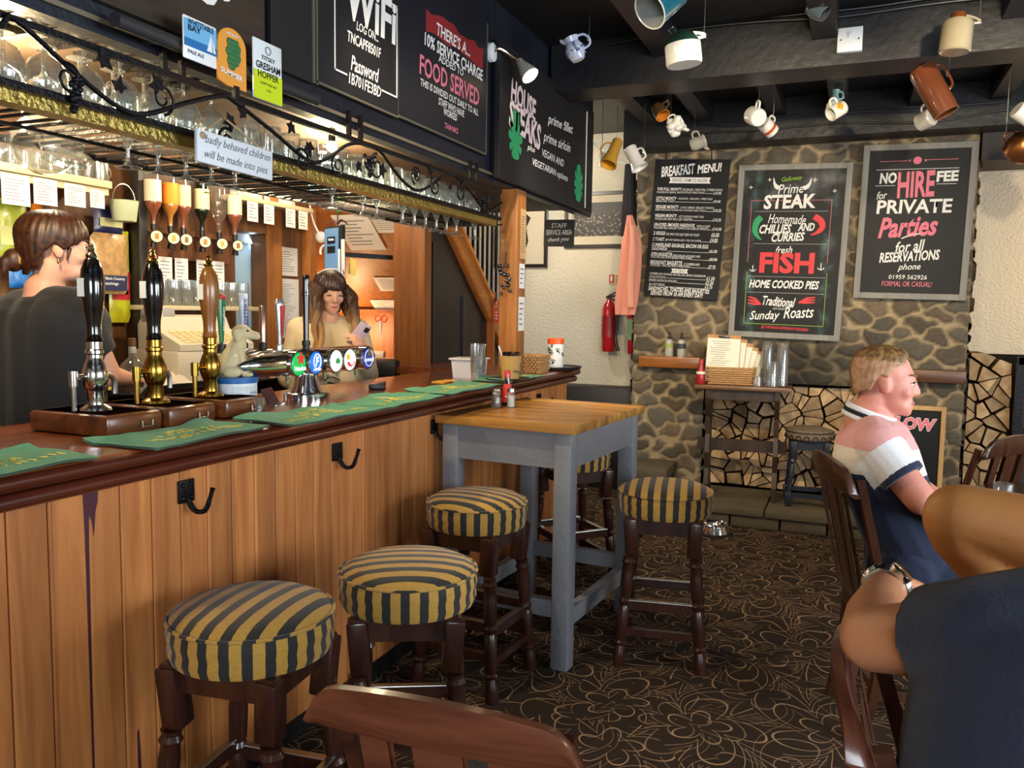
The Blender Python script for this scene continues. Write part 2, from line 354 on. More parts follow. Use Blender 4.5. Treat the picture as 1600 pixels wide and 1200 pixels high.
# ---- rubble stone: a displaced mesh, each stone with its own tone
def stone_mesh(name, u0, u1, z0, z1, put, res=.014, seed=1, sx=.19, sz=.115, depth=.034, sooty=None, holes=None, parent=None):
    rng = np.random.default_rng(seed); nu = int((u1 - u0) / res) + 1; nz = int((z1 - z0) / res) + 1
    su = max(1, int((u1 - u0) / sx)); szn = max(1, int((z1 - z0) / sz)); P = []
    for i in range(-1, szn + 1):
        for j in range(-1, su + 1):
            P.append((u0 + (j + .5 + .5 * (i % 2) + rng.uniform(-.4, .4)) * sx, z0 + (i + .5 + rng.uniform(-.36, .36)) * sz))
    P = np.array(P); wob = rng.uniform(0, 6, 6)
    U, Z = np.meshgrid(np.linspace(u0, u1, nu), np.linspace(z0, z1, nz)); X = np.stack([U.ravel(), Z.ravel()], 1)
    Xw = X + np.stack([.012 * np.sin(X[:, 1] * 37 + wob[0]) + .008 * np.sin(X[:, 0] * 61 + X[:, 1] * 22 + wob[1]), .010 * np.sin(X[:, 0] * 41 + wob[2]) + .006 * np.sin(X[:, 1] * 70 + X[:, 0] * 33)], 1)
    d1 = np.full(len(X), 9.); d2 = d1.copy(); idx = np.zeros(len(X), int); wsc = rng.uniform(.75, 1.25, len(P))
    for k, p in enumerate(P):
        e = np.hypot((Xw[:, 0] - p[0]) / sx, (Xw[:, 1] - p[1]) / sz) * wsc[k]
        c = e < d1; d2 = np.where(c, d1, np.minimum(d2, e)); idx = np.where(c, k, idx); d1 = np.where(c, e, d1)
    ed = (d2 - d1); t = np.clip((ed - .07) / .20, 0, 1); t = t * t * (3 - 2 * t)
    tone = rng.uniform(.6, 1.15, len(P)); warm = rng.uniform(0, 1, len(P)); out = rng.uniform(.5, 1.0, len(P))
    nz1 = np.sin(X[:, 0] * 90 + 3 * np.sin(X[:, 1] * 55)) * np.sin(X[:, 1] * 80 + 2 * np.sin(X[:, 0] * 47))
    h = depth * t * out[idx] + .003 * nz1 * t
    a = np.array([.105, .092, .070]); b = np.array([.16, .118, .074]); mort = np.array([.37, .285, .17])
    st = (a + (b - a) * warm[idx][:, None]) * tone[idx][:, None] * (1 + .18 * nz1[:, None])
    cl = mort * (1 - t[:, None]) * (1 + .08 * nz1[:, None]) + st * t[:, None]
    if sooty is not None: cl = cl * sooty(X[:, 0], X[:, 1])[:, None]
    V = [put(u, z, hh) for (u, z), hh in zip(X.tolist(), h.tolist())]
    F = [(j * nu + i, j * nu + i + 1, (j + 1) * nu + i + 1, (j + 1) * nu + i) for j in range(nz - 1) for i in range(nu - 1)
         if not holes or not any(h0 < u0 + (i + .5) * res < h1 and q0 < z0 + (j + .5) * res < q1 for h0, h1, q0, q1 in holes)]
    me = bpy.data.meshes.new(name); me.from_pydata(V, [], F); me.update()
    at = me.attributes.new('stone', 'FLOAT_COLOR', 'POINT'); at.data.foreach_set('color', np.concatenate([cl, np.ones((len(cl), 1))], 1).astype(np.float32).ravel())
    if 'rubble_stone' not in MATS:
        m = bpy.data.materials.new('rubble_stone'); m.use_nodes = True; MATS['rubble_stone'] = m; n = m.node_tree.nodes; l = m.node_tree.links
        q = n.new('ShaderNodeAttribute'); q.attribute_name = 'stone'; l.new(q.outputs['Color'], n['Principled BSDF'].inputs['Base Color'])
        n['Principled BSDF'].inputs['Roughness'].default_value = .8
        tx = n.new('ShaderNodeTexNoise'); tx.inputs['Scale'].default_value = 45; tx.inputs['Detail'].default_value = 6
        bp = n.new('ShaderNodeBump'); bp.inputs['Strength'].default_value = .6; bp.inputs['Distance'].default_value = .01; l.new(tx.outputs[0], bp.inputs['Height']); l.new(bp.outputs[0], n['Principled BSDF'].inputs['Normal'])
    me.materials.append(MATS['rubble_stone']); me.shade_smooth()
    o = bpy.data.objects.new(name, me); COL.objects.link(o); o.parent = parent; return o
BX0, BX1, OX0, OX1, OZ = -1.60, .715, -1.04, .395, .95
soot = lambda u, z: 1 - .78 * np.clip(1 - np.abs(u + .32) / .78, 0, 1) ** .5 * np.clip((1.36 - z) / .2, 0, 1)
core = mat('stone_core', '#3a2f22', .9)
b = MB(); b.box(((BX0 + OX0) / 2, 6.545, 1.47), (OX0 - BX0 - .01, .42, 2.94)); b.box(((BX1 + OX1) / 2, 6.545, 1.47), (BX1 - OX1 - .01, .42, 2.94)); b.box(((OX0 + OX1) / 2, 6.545, (OZ + 2.94) / 2), (OX1 - OX0, .42, 2.94 - OZ))
breast = struct(b.build('wall_chimney_breast', core, smooth=0))
stone_mesh('stone_face', BX0, BX1, 0, 2.72, lambda u, z, h: (u, 6.33 - h, z), sooty=soot, holes=[(OX0, OX1, -1, OZ)], parent=breast, seed=4)
stone_mesh('stone_return', 6.33, 6.75, 0, 2.72, lambda u, z, h: (BX1 - .005 + h, u, z), parent=breast, seed=5)
stone_mesh('stone_return', 6.33, 6.75, 0, 2.72, lambda u, z, h: (BX0 + .005 - h, u, z), parent=breast, seed=6)
stone_mesh('jamb', 6.33, 6.75, 0, OZ, lambda u, z, h: (OX0 - .005 + h, u, z), parent=breast, seed=7, res=.02)
stone_mesh('jamb', 6.33, 6.75, 0, OZ, lambda u, z, h: (OX1 + .005 - h, u, z), parent=breast, seed=8, res=.02)
# hearth slab
slabm = mat('hearth_stone', '#574c39', .75, bump=.7, bscale=18, var=.35, vscale=6)
b = MB(); rnd = random.Random(3); x = -1.02
for w in (.52, .47, .5, .55, .6): b.box((x + w / 2, 6.0, .115), (w - .008, .68, .055), bev=.008); x += w
hearth = struct(b.build('trim_4', slabm)); hearth['label'] = 'raised stone hearth in front of the log filled fireplace'
b = MB(); x = -1.0
for w in (.27, .33, .3, .36, .28, .35, .3, .38): b.box((x + w / 2, 6.02, .044), (w - .012, .66, .086), bev=.01); x += w
b.build('riser_stone', slabm, hearth)
struct(MB().box((-1.4, 6.1, .27), (.36, .4, .09), bev=.012).box((-1.42, 6.14, .11), (.34, .38, .22), bev=.02).build('trim_5', slabm))
struct(MB().box((-2.35, 6.6, .42), (1.45, .26, .84), bev=.006).build('trim_6', mat('black_dado', '#15161a', .5)))
# mantel shelves either side
mant = wood('mantel_wood', '#7c451b', '#a2632c', .35, 'X', 1, coat=.3)
tag(MB().box((-1.29, 6.25, 1.085), (.47, .11, .085), bev=.006).build('mantel_shelf', mant), 'short orange-brown wooden shelf on the stone wall holding two clear bottles', 'shelf')
tag(MB().box((.53, 6.25, 1.055), (.36, .11, .085), bev=.006).build('mantel_shelf', wood('mantel_wood_dark', '#4a2c1a', '#6b4226', .4, 'X')), 'empty brown wooden shelf on the stone wall right of the log pile', 'shelf')
# ================================================================ THE BAR
mahog = wood('dark_mahogany', '#3a170f', '#5a2718', .28, 'Y', 1, coat=.5)
bartop = wood('bar_top_wood', '#4f2413', '#83441f', .22, 'Y', .8, coat=.5)
match = wood('pine_matchboard', '#a05f32', '#ce884c', .42, 'Z', .9, plank=(1, .098))
black_wood = mat('black_wood', '#101012', .5)
stain = mat('purple_brown_stain', '#4a2230', .45)
BY0, BY1 = -.6, 4.86
bar = thing('bar_counter', 'long wooden bar counter with matchboard front and dark moulded edge', 'bar')
def sweep_y(b, prof, y0, y1):
    N = len(prof); a = b._v([(x, y0, z) for x, z in prof]); c = b._v([(x, y1, z) for x, z in prof])
    for k in range(N): b.f([a[k], a[(k + 1) % N], c[(k + 1) % N], c[k]])
    b.f(a[::-1]); b.f(c)
def nose(x0, z0, z1, back, k=6):
    r = (z1 - z0) / 2; return [(back, z0)] + [(x0 - r + r * math.cos(a), (z0 + z1) / 2 + r * math.sin(a)) for a in [(-PI / 2) + PI * i / k for i in range(k + 1)]] + [(back, z1)]
b = MB(); sweep_y(b, nose(-1.59, 1.058, 1.1, -2.25), BY0, 4.93); b.box((-2.43, 4.68, 1.079), (.4, .5, .042)); b.build('countertop', bartop, bar)
b = MB(); sweep_y(b, nose(-1.597, 1.018, 1.056, -1.70), BY0, 4.905); sweep_y(b, nose(-1.585, 1.0621, 1.0962, -1.66), BY0, 4.935)
b.build('edge_moulding', mahog, bar)
b = MB(); y = BY0; rnd = random.Random(1)
while y < BY1 - .02:
    w = min(.098, BY1 - y); b.box((-1.66, y + w / 2, .56), (.02, w - .0035, .93), bev=.0035); y += .098
b.mi = 0; b.box((-1.675, (BY0 + BY1) / 2, .56), (.012, BY1 - BY0, .93))
b.mi = 1
for poly in ([(1.352, 1.015), (1.395, 1.015), (1.393, .985), (1.386, .96), (1.383, .93), (1.379, .90), (1.374, .94), (1.368, .955), (1.366, .9), (1.363, .6), (1.362, .3), (1.357, .3), (1.356, .7), (1.355, .9)], [(1.49, .36), (1.496, .37), (1.5, .3), (1.502, .2), (1.49, .2)]):
    b.f(b._v([(-1.6494, yy, zz) for yy, zz in poly]))
panel = b.build('front_panel', [match, stain], bar, smooth=0)
MB().box((-1.70, (BY0 + BY1) / 2, .05), (.04, BY1 - BY0, .098)).build('kick_board', black_wood, bar, smooth=0)
MB().box((-1.94, 4.85, .52), (.5, .02, 1.0)).box((-2.6, 4.9, .53), (.02, .1, 1.02)).build('end_panel', match, bar, smooth=0)
MB().box((-2.2, 2.1, .53), (.03, 5.4, 1.02)).build('staff_side_panel', black_wood, bar, smooth=0)
# coat hooks
iron = mat('black_iron', '#15151a', .42, metal=.6, bump=.3, bscale=90)
hk = thing('coat_hook', 'black iron coat hook on the bar front, nearest of the row', 'hook', (-1.648, 1.668, .955))
b = MB(); b.box((.004, 0, 0), (.008, .055, .062), bev=.002)
for sy in (-.016, .016):
    for sz in (-.018, .018): b.ell((.009, sy, sz), (.005, .007, .007))
b.build('plate', iron, hk)
MB().tube(spline([(.006, .0, -.02), (.03, .004, -.052), (.058, .01, -.05), (.072, .013, -.02), (.082, .015, .012)]), [.008] * 6 + [.007] * 12 + [.006] * 6 + [.008], 8).build('hook', iron, hk)
dup(hk, (-1.648, 2.37, .955), label='black iron coat hook on the bar front, second from the camera')
dup(hk, (-1.648, 3.085, .955), label='black iron coat hook on the bar front beside the grey table')
dup(hk, (-1.648, 4.35, .955), label='black iron coat hook on the bar front beyond the table, farthest of the row')
# bar towels
green = mat('green_towelling', '#1f7f52', .95, bump=.5, bscale=300, var=.12, vscale=30, sheen=.3); gold = mat('yellow_print', '#d3c35a', .9)
TW = [((-1.70, 1.15), .40, .24, 0, 'green bar towel nearest the camera, cut off by the left edge'), ((-1.675, 1.70), .46, .235, .06, 'green bar towel in front of the dark wooden hand pump boxes'),
      ((-1.625, 2.22), .50, .235, -.02, 'green bar towel in front of the chrome beer font'), ((-1.625, 2.72), .47, .23, .03, 'green bar towel just past the chrome beer font'),
      ((-1.64, 3.28), .55, .23, -.01, 'green bar towel before the plastic cups'), ((-1.645, 3.93), .52, .22, .02, 'green bar towel farthest along the bar under the paper pot')]
for k, ((x, y), L, Wd, a, lab) in enumerate(TW):
    rnd = random.Random(k); ph = [rnd.uniform(0, 6) for _ in range(4)]
    t = thing('bar_towel', lab, 'towel', (x, y, 1.1015), a, 'green bar towels along the counter')
    def top(u, v, e=0):
        X = (u - .5) * Wd; Y = (v - .5) * L; ed = (abs(u - .5) * 2) ** 6 + (abs(v - .5) * 2) ** 8
        X += .006 * math.sin(v * 9 + ph[0]); Y += .006 * math.sin(u * 7 + ph[1])
        Z = .006 + .006 * max(0, math.sin(v * 11 + ph[2] + u * 3)) * (1 - ed * .4) + .012 * max(0, (.12 - u) / .12) * max(0, math.sin(v * 6.3 + ph[3]))
        return (X, Y, Z + e)
    b = MB(); b.grid(lambda u, v: top(u, v), 14, 30); b.grid(lambda u, v: top(u, v, -.0055), 14, 30); b.build('cloth', green, t)
    b = MB(); rnd = random.Random(k + 50)
    # broken embroidered print, no longer readable from here
    for row, (u0, n, hgt) in enumerate(((.68, 15, .028), (.50, 9, .02), (.36, 6, .03))):
        for j in range(n):
            v = .5 + (j - n / 2 + .5) * (.055 if row == 0 else .05) * (1.0 if row < 2 else .7)
            w = rnd.uniform(.008, .016); u = u0 + rnd.uniform(-.02, .02)
            for q in range(rnd.choice((1, 2, 2))):
                uu_, vv = u + rnd.uniform(-.04, .04) * (q + .3), v + rnd.uniform(-.01, .01)
                X, Y, Z = top(uu_, vv); b.box((X, Y, Z + .0012), (hgt * rnd.uniform(.4, 1), w * rnd.uniform(.4, .8), .001), rotm(0, 0, rnd.uniform(-.5, .5)))
    b.build('print', gold, t, smooth=0)
# ---------------------------------------------------------------- canopy over the bar
fas = mat('blue_black_paint', '#1d212b', .4, bump=.25, bscale=30, var=.25, vscale=5); board_black = mat('chalkboard_black', '#15161a', .55, bump=.1, bscale=40)
brown_board = wood('dark_brown_board', '#2c231b', '#40342a', .45, 'Y', 1)
can = thing('bar_canopy', 'dark blue-black wooden canopy hanging over the bar with chalkboard fascia', 'canopy')
MB().box((-1.706, 1.75, 2.52), (.05, 3.98, .86)).build('fascia', fas, can, smooth=0)
MB().box((-1.70, 4.55, 2.52), (.05, 1.62, .86)).build('fascia', fas, can, smooth=0)
MB().box((-2.1, 2.55, 2.16), (.76, 5.6, .03)).build('soffit', mat('dark_soffit', '#3a2c1e', .6, bump=.3, bscale=20), can, smooth=0)
MB().box((-2.47, 2.55, 2.55), (.04, 5.6, .8)).build('back_board', brown_board, can, smooth=0)
b = MB()
for y0, y1 in ((2.86, 2.865),): b.box((-1.673, 2.3, 2.12), (.008, 2.9, .012))
b.build('lower_bead', mat('worn_edge', '#6c6350', .5), can, smooth=0)
chalk = mat('white_chalk_paint', '#e8e6e2', .8); pinkp = mat('pink_paint', '#e0788a', .7); redp = mat('red_paint', '#d8343a', .6); greenp = mat('green_paint', '#2f9c63', .7); lime = mat('lime_paint', '#8fc03c', .7)
def fboard(name, lab, y0, y1, z0, z1, x, m, t=.018):
    o = thing(name, lab, 'chalkboard', (x, 0, 0)); MB().box((0, (y0 + y1) / 2, (z0 + z1) / 2), (t, y1 - y0, z1 - z0), bev=.002).build('board', m, o, smooth=0); return o
E_ = mat('board_edge', '#5a5548', .5)
o = fboard('chalkboard', 'dark brown board at the canopy left end, white lettering cut off on top', 1.0, 2.03, 2.16, 2.93, -1.668, brown_board)
lettering(o, 'lettering', chalk, [('gs', 1.83, 2.318, .13, .1, .2)], T(.0105, 0, 0) @ XM)
o = fboard('blank_board', 'plain black framed board on the canopy left of the login sign', 2.06, 2.265, 2.18, 2.93, -1.668, board_black)
MB().box((.01, 2.265, 2.55), (.008, .012, .74)).build('edge_strip', E_, o, smooth=0)
o = fboard('chalkboard', 'black canopy chalkboard with white network login and password', 2.275, 2.80, 2.185, 2.93, -1.668, board_black)
XL = T(.0105, 0, 0) @ XM
lettering(o, 'lettering', chalk, [('WiFi', 2.617, 2.53, .336, .16, .05, 0, .03), ('LOG ON...', 2.587, 2.442, .143, .031, .15), ('TNCAPF8501F', 2.568, 2.391, .216, .038, .15), ('Password', 2.571, 2.307, .183, .053, .3), ('1B701FE3BD', 2.572, 2.252, .209, .040, .15)], XL)
b = MB(); b.box((.0106, 2.385, 2.45), (.001, .006, .39)).box((.0106, 2.79, 2.43), (.001, .006, .34)).box((.0106, 2.42, 2.258), (.001, .075, .006)).box((.0106, 2.735, 2.262), (.001, .11, .006)).box((.0106, 2.765, 2.595), (.001, .055, .006)).build('border_line', chalk, o, smooth=0)
b = MB(); b.box((.009, 2.285, 2.55), (.006, .008, .74)).box((.009, 2.54, 2.19), (.006, .52, .008)).build('edge_strip', E_, o, smooth=0)
o = fboard('chalkboard', 'black canopy chalkboard about the service charge with pink and white lettering', 2.805, 3.625, 2.19, 2.93, -1.668, mat('blue_black_board', '#161923', .5))
rnd = random.Random(21); b = MB(); pts = [(3.02 + .05 * k, 2.585 + rnd.uniform(-.012, .012)) for k in range(12)] + [(3.57 - .05 * k, 2.672 + rnd.uniform(-.014, .014)) for k in range(12)]; b.prism(pts, .0008, T(.0091, 0, 0) @ XM); b.build('red_smear', mat('dark_red_paint', '#8c1c22', .7), o)
lettering(o, 'lettering', chalk, [("THERE'S A...", 3.265, 2.618, .319, .053, .15, 0, .02), ('10% SERVICE CHARGE', 3.283, 2.546, .563, .053, .1, 0, .025), ('ADDED TO', 3.242, 2.504, .237, .03, .1), ('THIS IS DIVIDED OUT DAILY TO ALL', 3.245, 2.367, .548, .029, .1), ('STAFF WHO HAVE', 3.249, 2.334 - .005, .245, .03, .1), ('WORKED', 3.237, 2.297, .128, .03, .1)], T(.0128, 0, 0) @ XM)
lettering(o, 'lettering', pinkp, [('FOOD SERVED', 3.249, 2.437, .566, .08, .05, 0, .02), ('THANKS', 3.251, 2.242, .129, .024, .1)], XL)
b = MB(); b.box((.009, 3.615, 2.5), (.006, .008, .6)).box((.009, 3.21, 2.196), (.006, .81, .008)).build('edge_strip', E_, o, smooth=0)
o = fboard('chalkboard', 'black hanging chalkboard with house steaks list and green leaves at the end of the canopy', 3.70, 5.22, 2.10, 2.75, -1.64, board_black, .03)
XL = T(.0165, 0, 0) @ XM
lettering(o, 'lettering', mat('pale_pink_paint', '#efd6d6', .7), [('HOUSE', 4.003, 2.534, .339, .12, 0, -.10, .035), ('STEAKS', 4.033, 2.415, .443, .14, 0, -.10, .035)], XL)
lettering(o, 'lettering', chalk, [('prime fillet', 4.578, 2.531, .436, .071, .3, .06), ('prime sirloin', 4.525, 2.418, .461, .071, .3, .04), ('plus', 4.116, 2.311, .112, .040, .3), ('VEGAN AND', 4.461, 2.325, .364, .042, .15), ('VEGETARIAN options', 4.428, 2.245, .581, .049, .15)], XL)
def monstera(b, cy, cz, L, x):
    pts = []
    for k in range(72):
        a = 2 * PI * k / 72 + PI / 2; d = abs(a - PI / 2 if a < 3 * PI / 2 else 5 * PI / 2 - a); cut = max(0, math.cos(11 * d)) ** 3 if .35 < d < 2.7 else 0
        r = L * (.5 - .06 * d) * (1 - .5 * cut); pts.append((r * .72 * math.cos(a), r * math.sin(a)))
    b.prism(pts, .0015, T(x - .001, cy, cz) @ XM)
for cy, cz, L in ((3.90, 2.315, .3), (4.93, 2.23, .28)):
    b = MB(); monstera(b, cy, cz, L, .016); b.build('painted_leaf', greenp, o)
MB().box((.016, 5.07, 2.42), (.004, .012, .6)).build('edge_strip', chalk, o, smooth=0)
# post
oak = wood('orange_oak_post', '#8a5226', '#b5763c', .4, 'Z', 1, coat=.2)
post = thing('post', 'square orange-brown timber post standing on the bar and carrying the canopy', 'post', (-1.69, 4.04, 1.1))
MB().box((0, 0, .495), (.1, .12, .985), bev=.004).build('shaft', oak, post)
paper = mat('white_paper', '#e6e4df', .8); ink = mat('grey_ink', '#6a6a70', .8); 
def sheet(name, lab, cat, M, w, h, lines=6, m=None, parent=None, seed=0, group=None, margin=.12):
    """a thin sheet with lines of unreadably small print; M places it, its face looks along +Z"""
    b = MB(); b.add(_plate(w, h, .0012), M); o = b.build(name, m or paper, parent, smooth=0)
    if lab: tag(o, lab, cat, group)
    rnd = random.Random(seed)
    if lines:
        b = MB()
        for k in range(lines):
            y = h * (.5 - margin - (1 - 2 * margin) * (k + .5) / lines); L = w * (1 - 2 * margin) * rnd.uniform(.45, 1)
            b.add(_plate(L, h * .3 / lines * .6, .0004), M @ T(-w * (.5 - margin) + L / 2, y, .001))
        b.build('print', ink, o, smooth=0)
    return o
def _plate(w, h, t):
    b = bmesh.new(); bmesh.ops.create_cube(b, size=1); bmesh.ops.scale(b, vec=(w, h, t), verts=b.verts); return b
YF, XF = YM, XM
sheet('notice', 'tall buff paper notice taped to the upper part of the timber post', 'notice', T(-1.639, 4.06, 1.86) @ XM, .075, .26, 14, mat('buff_paper', '#c9a06a', .8))
sheet('notice', 'small white notice with a dark figure on the timber post', 'notice', T(-1.639, 4.05, 1.64) @ XM, .07, .13, 4)
sheet('notice', 'white paper strip low on the timber post', 'notice', T(-1.639, 4.05, 1.44) @ XM, .08, .18, 5)
# ---------------------------------------------------------------- glass rack under the canopy
rack = thing('glass_rack', 'black iron hanging glass rack with vine scrollwork along the bar', 'rack')
b = MB()
for z in (1.912, 2.046): b.box((-1.66, 2.3, z), (.016, 3.0, .016))
for y in (1.638, 1.70, 2.543, 2.47, 3.45, 3.52, .95): b.box((-1.66, y, 2.09), (.012, .016, .1))
b.build('rail', iron, rack, smooth=0)
brass = mat('hammered_brass', '#b9a45a', .35, metal=.9, bump=.9, bscale=70)
MB().box((-1.70, 2.3, 1.893), (.05, 2.98, .03)).build('brass_strip', brass, rack, smooth=0)
b = MB(); b.box((-2.15, 2.3, 1.898), (.02, 2.98, .016)).box((-1.73, 2.3, 1.892), (.012, 2.98, .008)).box((-1.94, 2.3, 1.892), (.012, 2.98, .008))
for k in range(31):
    for dy in (-.03, .03): b.box((-1.93, .91 + .1 * k + dy, 1.899), (.44, .007, .007))
b.build('wire_shelf', iron, rack, smooth=0)
X = -1.645
W = [(1.0, 2.02), (1.1, 1.985), (1.191, 1.95 + .07), (1.223, 2.043), (1.357, 1.975), (1.475, 1.925), (1.561, 1.925), (1.70, 1.985), (1.831, 2.034), (1.882, 2.029), (2.032, 1.985), (2.219, 1.925), (2.32, 1.95), (2.435, 2.015), (2.543, 2.04), (2.641, 2.035), (2.802, 1.956), (2.928, 1.93), (3.05, 1.97), (3.148, 2.02), (3.268, 2.04), (3.432, 1.99), (3.60, 1.93), (3.78, 1.99)]
b = MB(); b.tube(spline([(X, y, z) for y, z in W], 5), .0065, 6)
def curl(y, z, r, a0, turns, s=1):
    b.tube([(X + .004, y + s * r * (1 - .75 * t) * math.cos(a0 + turns * 2 * PI * t) - s * r * math.cos(a0), z + r * (1 - .75 * t) * math.sin(a0 + turns * 2 * PI * t) - r * math.sin(a0)) for t in [i / 26 for i in range(27)]], .0045, 6, r1=.003)
for y, z, r, a0, tn, s in ((1.33, 1.985, .035, 1.2, 1.5, -1), (1.62, 1.935, .04, -1.4, 1.3, 1), (1.86, 1.945, .035, 1.0, 1.4, 1), (2.15, 1.94, .04, .6, 1.4, -1), (2.36, 1.97, .04, 2.0, 1.5, 1), (2.62, 2.02, .05, 1.6, 1.3, 1), (2.9, 1.95, .04, -1.2, 1.4, -1), (3.05, 2.0, .04, 2.2, 1.4, 1), (3.3, 2.02, .045, 1.4, 1.3, -1), (3.6, 1.95, .04, -.8, 1.4, 1)): curl(y, z, r, a0, tn, s)
b.build('vine_scroll', iron, rack)
def leaf(b, y, z, r, a):
    pts = []
    for k in range(10):
        q = a + k * PI / 5; rad = r * (1.1, .5, .95, .45, .6, .3, .6, .45, .95, .5)[k]; pts.append((rad * math.cos(q), rad * math.sin(q)))
    b.prism(pts, .004, T(X + .006, y, z) @ XM)
b = MB()
for k, (y, z) in enumerate(((1.15, 2.0), (1.434, 2.018), (1.477, 1.968), (1.594, 2.0), (1.908, 2.005), (1.855, 1.97), (2.123, 2.012), (2.212, 1.968), (2.494, 1.955), (2.65, 1.965), (2.902, 1.99), (3.023, 2.02), (3.207, 1.985), (3.332, 2.0), (3.5, 1.97), (3.68, 2.0))): leaf(b, y, z, .032 if k % 2 else .026, k * .7)
b.build('vine_leaves', iron, rack, smooth=0)
rnd = random.Random(2)
for cy, cz in ((2.575, 1.975), (1.36, 1.93), (3.56, 1.96)):
    b = MB()
    for k in range(26):
        t = k / 26; b.ell((X + rnd.uniform(-.006, .012), cy + rnd.uniform(-.022, .022) * (1 - t), cz + .03 - .075 * t), .0075, u=8, v=6)
    b.build('iron_grapes', iron, rack)
# black tube with pump clips
tube = MB().cyl((-1.615, 1.45, 2.113), (-1.615, 2.22, 2.113), .018, n=18).cyl((-1.615, 1.6, 2.113), (-1.68, 1.6, 2.113), .008).cyl((-1.615, 2.1, 2.113), (-1.68, 2.1, 2.113), .008).build('rail', mat('black_rubber', '#26262a', .6))
tag(tube, 'black tube fixed along the canopy holding three beer badges', 'rail')
c = thing('pump_clip', 'square pale blue beer badge with a sailing boat on the canopy tube', 'beer badge', (-1.585, 1.686, 2.128))
sky_b = mat('badge_sky_blue', '#6fb2df', .4); wht = mat('badge_white', '#e9eef0', .4)
MB().box((0, 0, 0), (.006, .116, .105), bev=.004).build('plate', wht, c)
MB().box((.0035, 0, .012), (.001, .112, .066)).build('sky_picture', sky_b, c, smooth=0)
MB().box((.004, .0, -.012), (.001, .112, .02)).build('sea', mat('badge_sea', '#2c6fae', .4), c, smooth=0)
b = MB(); b.mi = 0; b.f(b._v([(.0048, .02, -.016), (.0048, .04, -.016), (.0048, .036, .03)])); b.f(b._v([(.0048, .043, -.016), (.0048, .052, -.016), (.0048, .04, .026)])); b.build('sail', wht, c, smooth=0)
nav = mat('navy_ink', '#172a4a', .5)
lettering(c, 'lettering', nav, [('WHITSTABLE', .0, .040, .09, .014, 0, 0, .02), ('BAY', -.022, .025, .045, .015, 0, 0, .03), ('PALE ALE', -.018, -.034, .055, .009, 0, 0, .01)], T(.005, 0, 0) @ XM)
c = thing('pump_clip', 'rounded orange beer badge with a green hop cone in the middle', 'beer badge', (-1.583, 1.80, 2.122))
pts = [(-.054, -.07), (-.02, -.078), (.054, -.078), (.054, .03)] + [(.054 * math.cos(a), .03 + .045 * math.sin(a)) for a in [.3 * k for k in range(1, 10)]] + [(-.054, .03)]
MB().prism(pts, .006, T(-.003, 0, 0) @ XM).build('plate', mat('badge_orange', '#e39a3f', .4), c, smooth=0)
b = MB()
for k in range(22):
    r_, q = .0, k % 4; z = .038 - .0125 * (k // 4); y = (q - 1.5) * .011 + (.005 if (k // 4) % 2 else 0); b.ell((.006, y * (1.15 - abs(k // 4 - 2) * .15), z), (.004, .008, .010), u=8, v=6)
b.build('hop_cone', mat('hop_green', '#2f6b3c', .6), c)
lettering(c, 'lettering', wht, [('SUMMER', -.004, -.045, .085, .014, 0, -.1, .02), ('WESTERHAM', 0, .058, .05, .007)], T(.0045, 0, 0) @ XM)
MB().box((.002, .012, -.088), (.012, .018, .03)).build('clip', mat('black_plastic', '#101012', .4), c, smooth=0)
c = thing('pump_clip', 'square beer badge, white above and yellow-green below', 'beer badge', (-1.585, 1.948, 2.123))
MB().box((0, 0, 0), (.006, .124, .165), bev=.003).build('plate', mat('badge_grey_white', '#dfe6ea', .4), c)
MB().box((.0035, 0, -.043), (.001, .122, .078)).build('lower_panel', mat('badge_lime', '#c6d820', .4), c, smooth=0)
lettering(c, 'lettering', mat('black_ink', '#121212', .5), [('TITSEY', 0, .035, .06, .012), ('GRESHAM', 0, .012, .105, .02, 0, 0, .02), ('HOPPER', 0, -.012, .09, .02, 0, 0, .02), ('HOPPY PALE ALE', 0, -.036, .07, .007, 0, 0, .02), ('3.7%', 0, -.053, .02, .007)], T(.0045, 0, 0) @ XM)
MB().tube(arc((.004, 0, .058), .011, 0, 2 * PI, 12, 'yz'), .0015, 5).build('crest', mat('grey_ink', '#6a6a70'), c)
# white wooden joke sign hanging from the rack
sg = thing('hanging_sign', 'small white wooden sign about badly behaved children hanging from the rack', 'sign', (-1.60, 1.83, 1.868))
MB().box((0, 0, 0), (.012, .30, .085), rotm(-.02, 0, 0), bev=.004).build('board', mat('sign_white', '#d5dbe2', .6), sg)
MB().tube([(0, -.13, .035), (-.03, -.02, .1)], .003, 6).tube([(0, .13, .03), (-.03, -.0, .1)], .003, 6).ell((.004, -.13, .03), (.008, .012, .01)).build('twine', mat('jute_twine', '#a08a66', .9), sg)
lettering(sg, 'lettering', mat('slate_ink', '#5a6068', .7), [('badly behaved children', .008, .018, .26, .028, .3, -.02, 0), ('will be made into pies', .0, -.02, .25, .028, .3, -.02, 0)], T(.0068, 0, 0) @ XM)
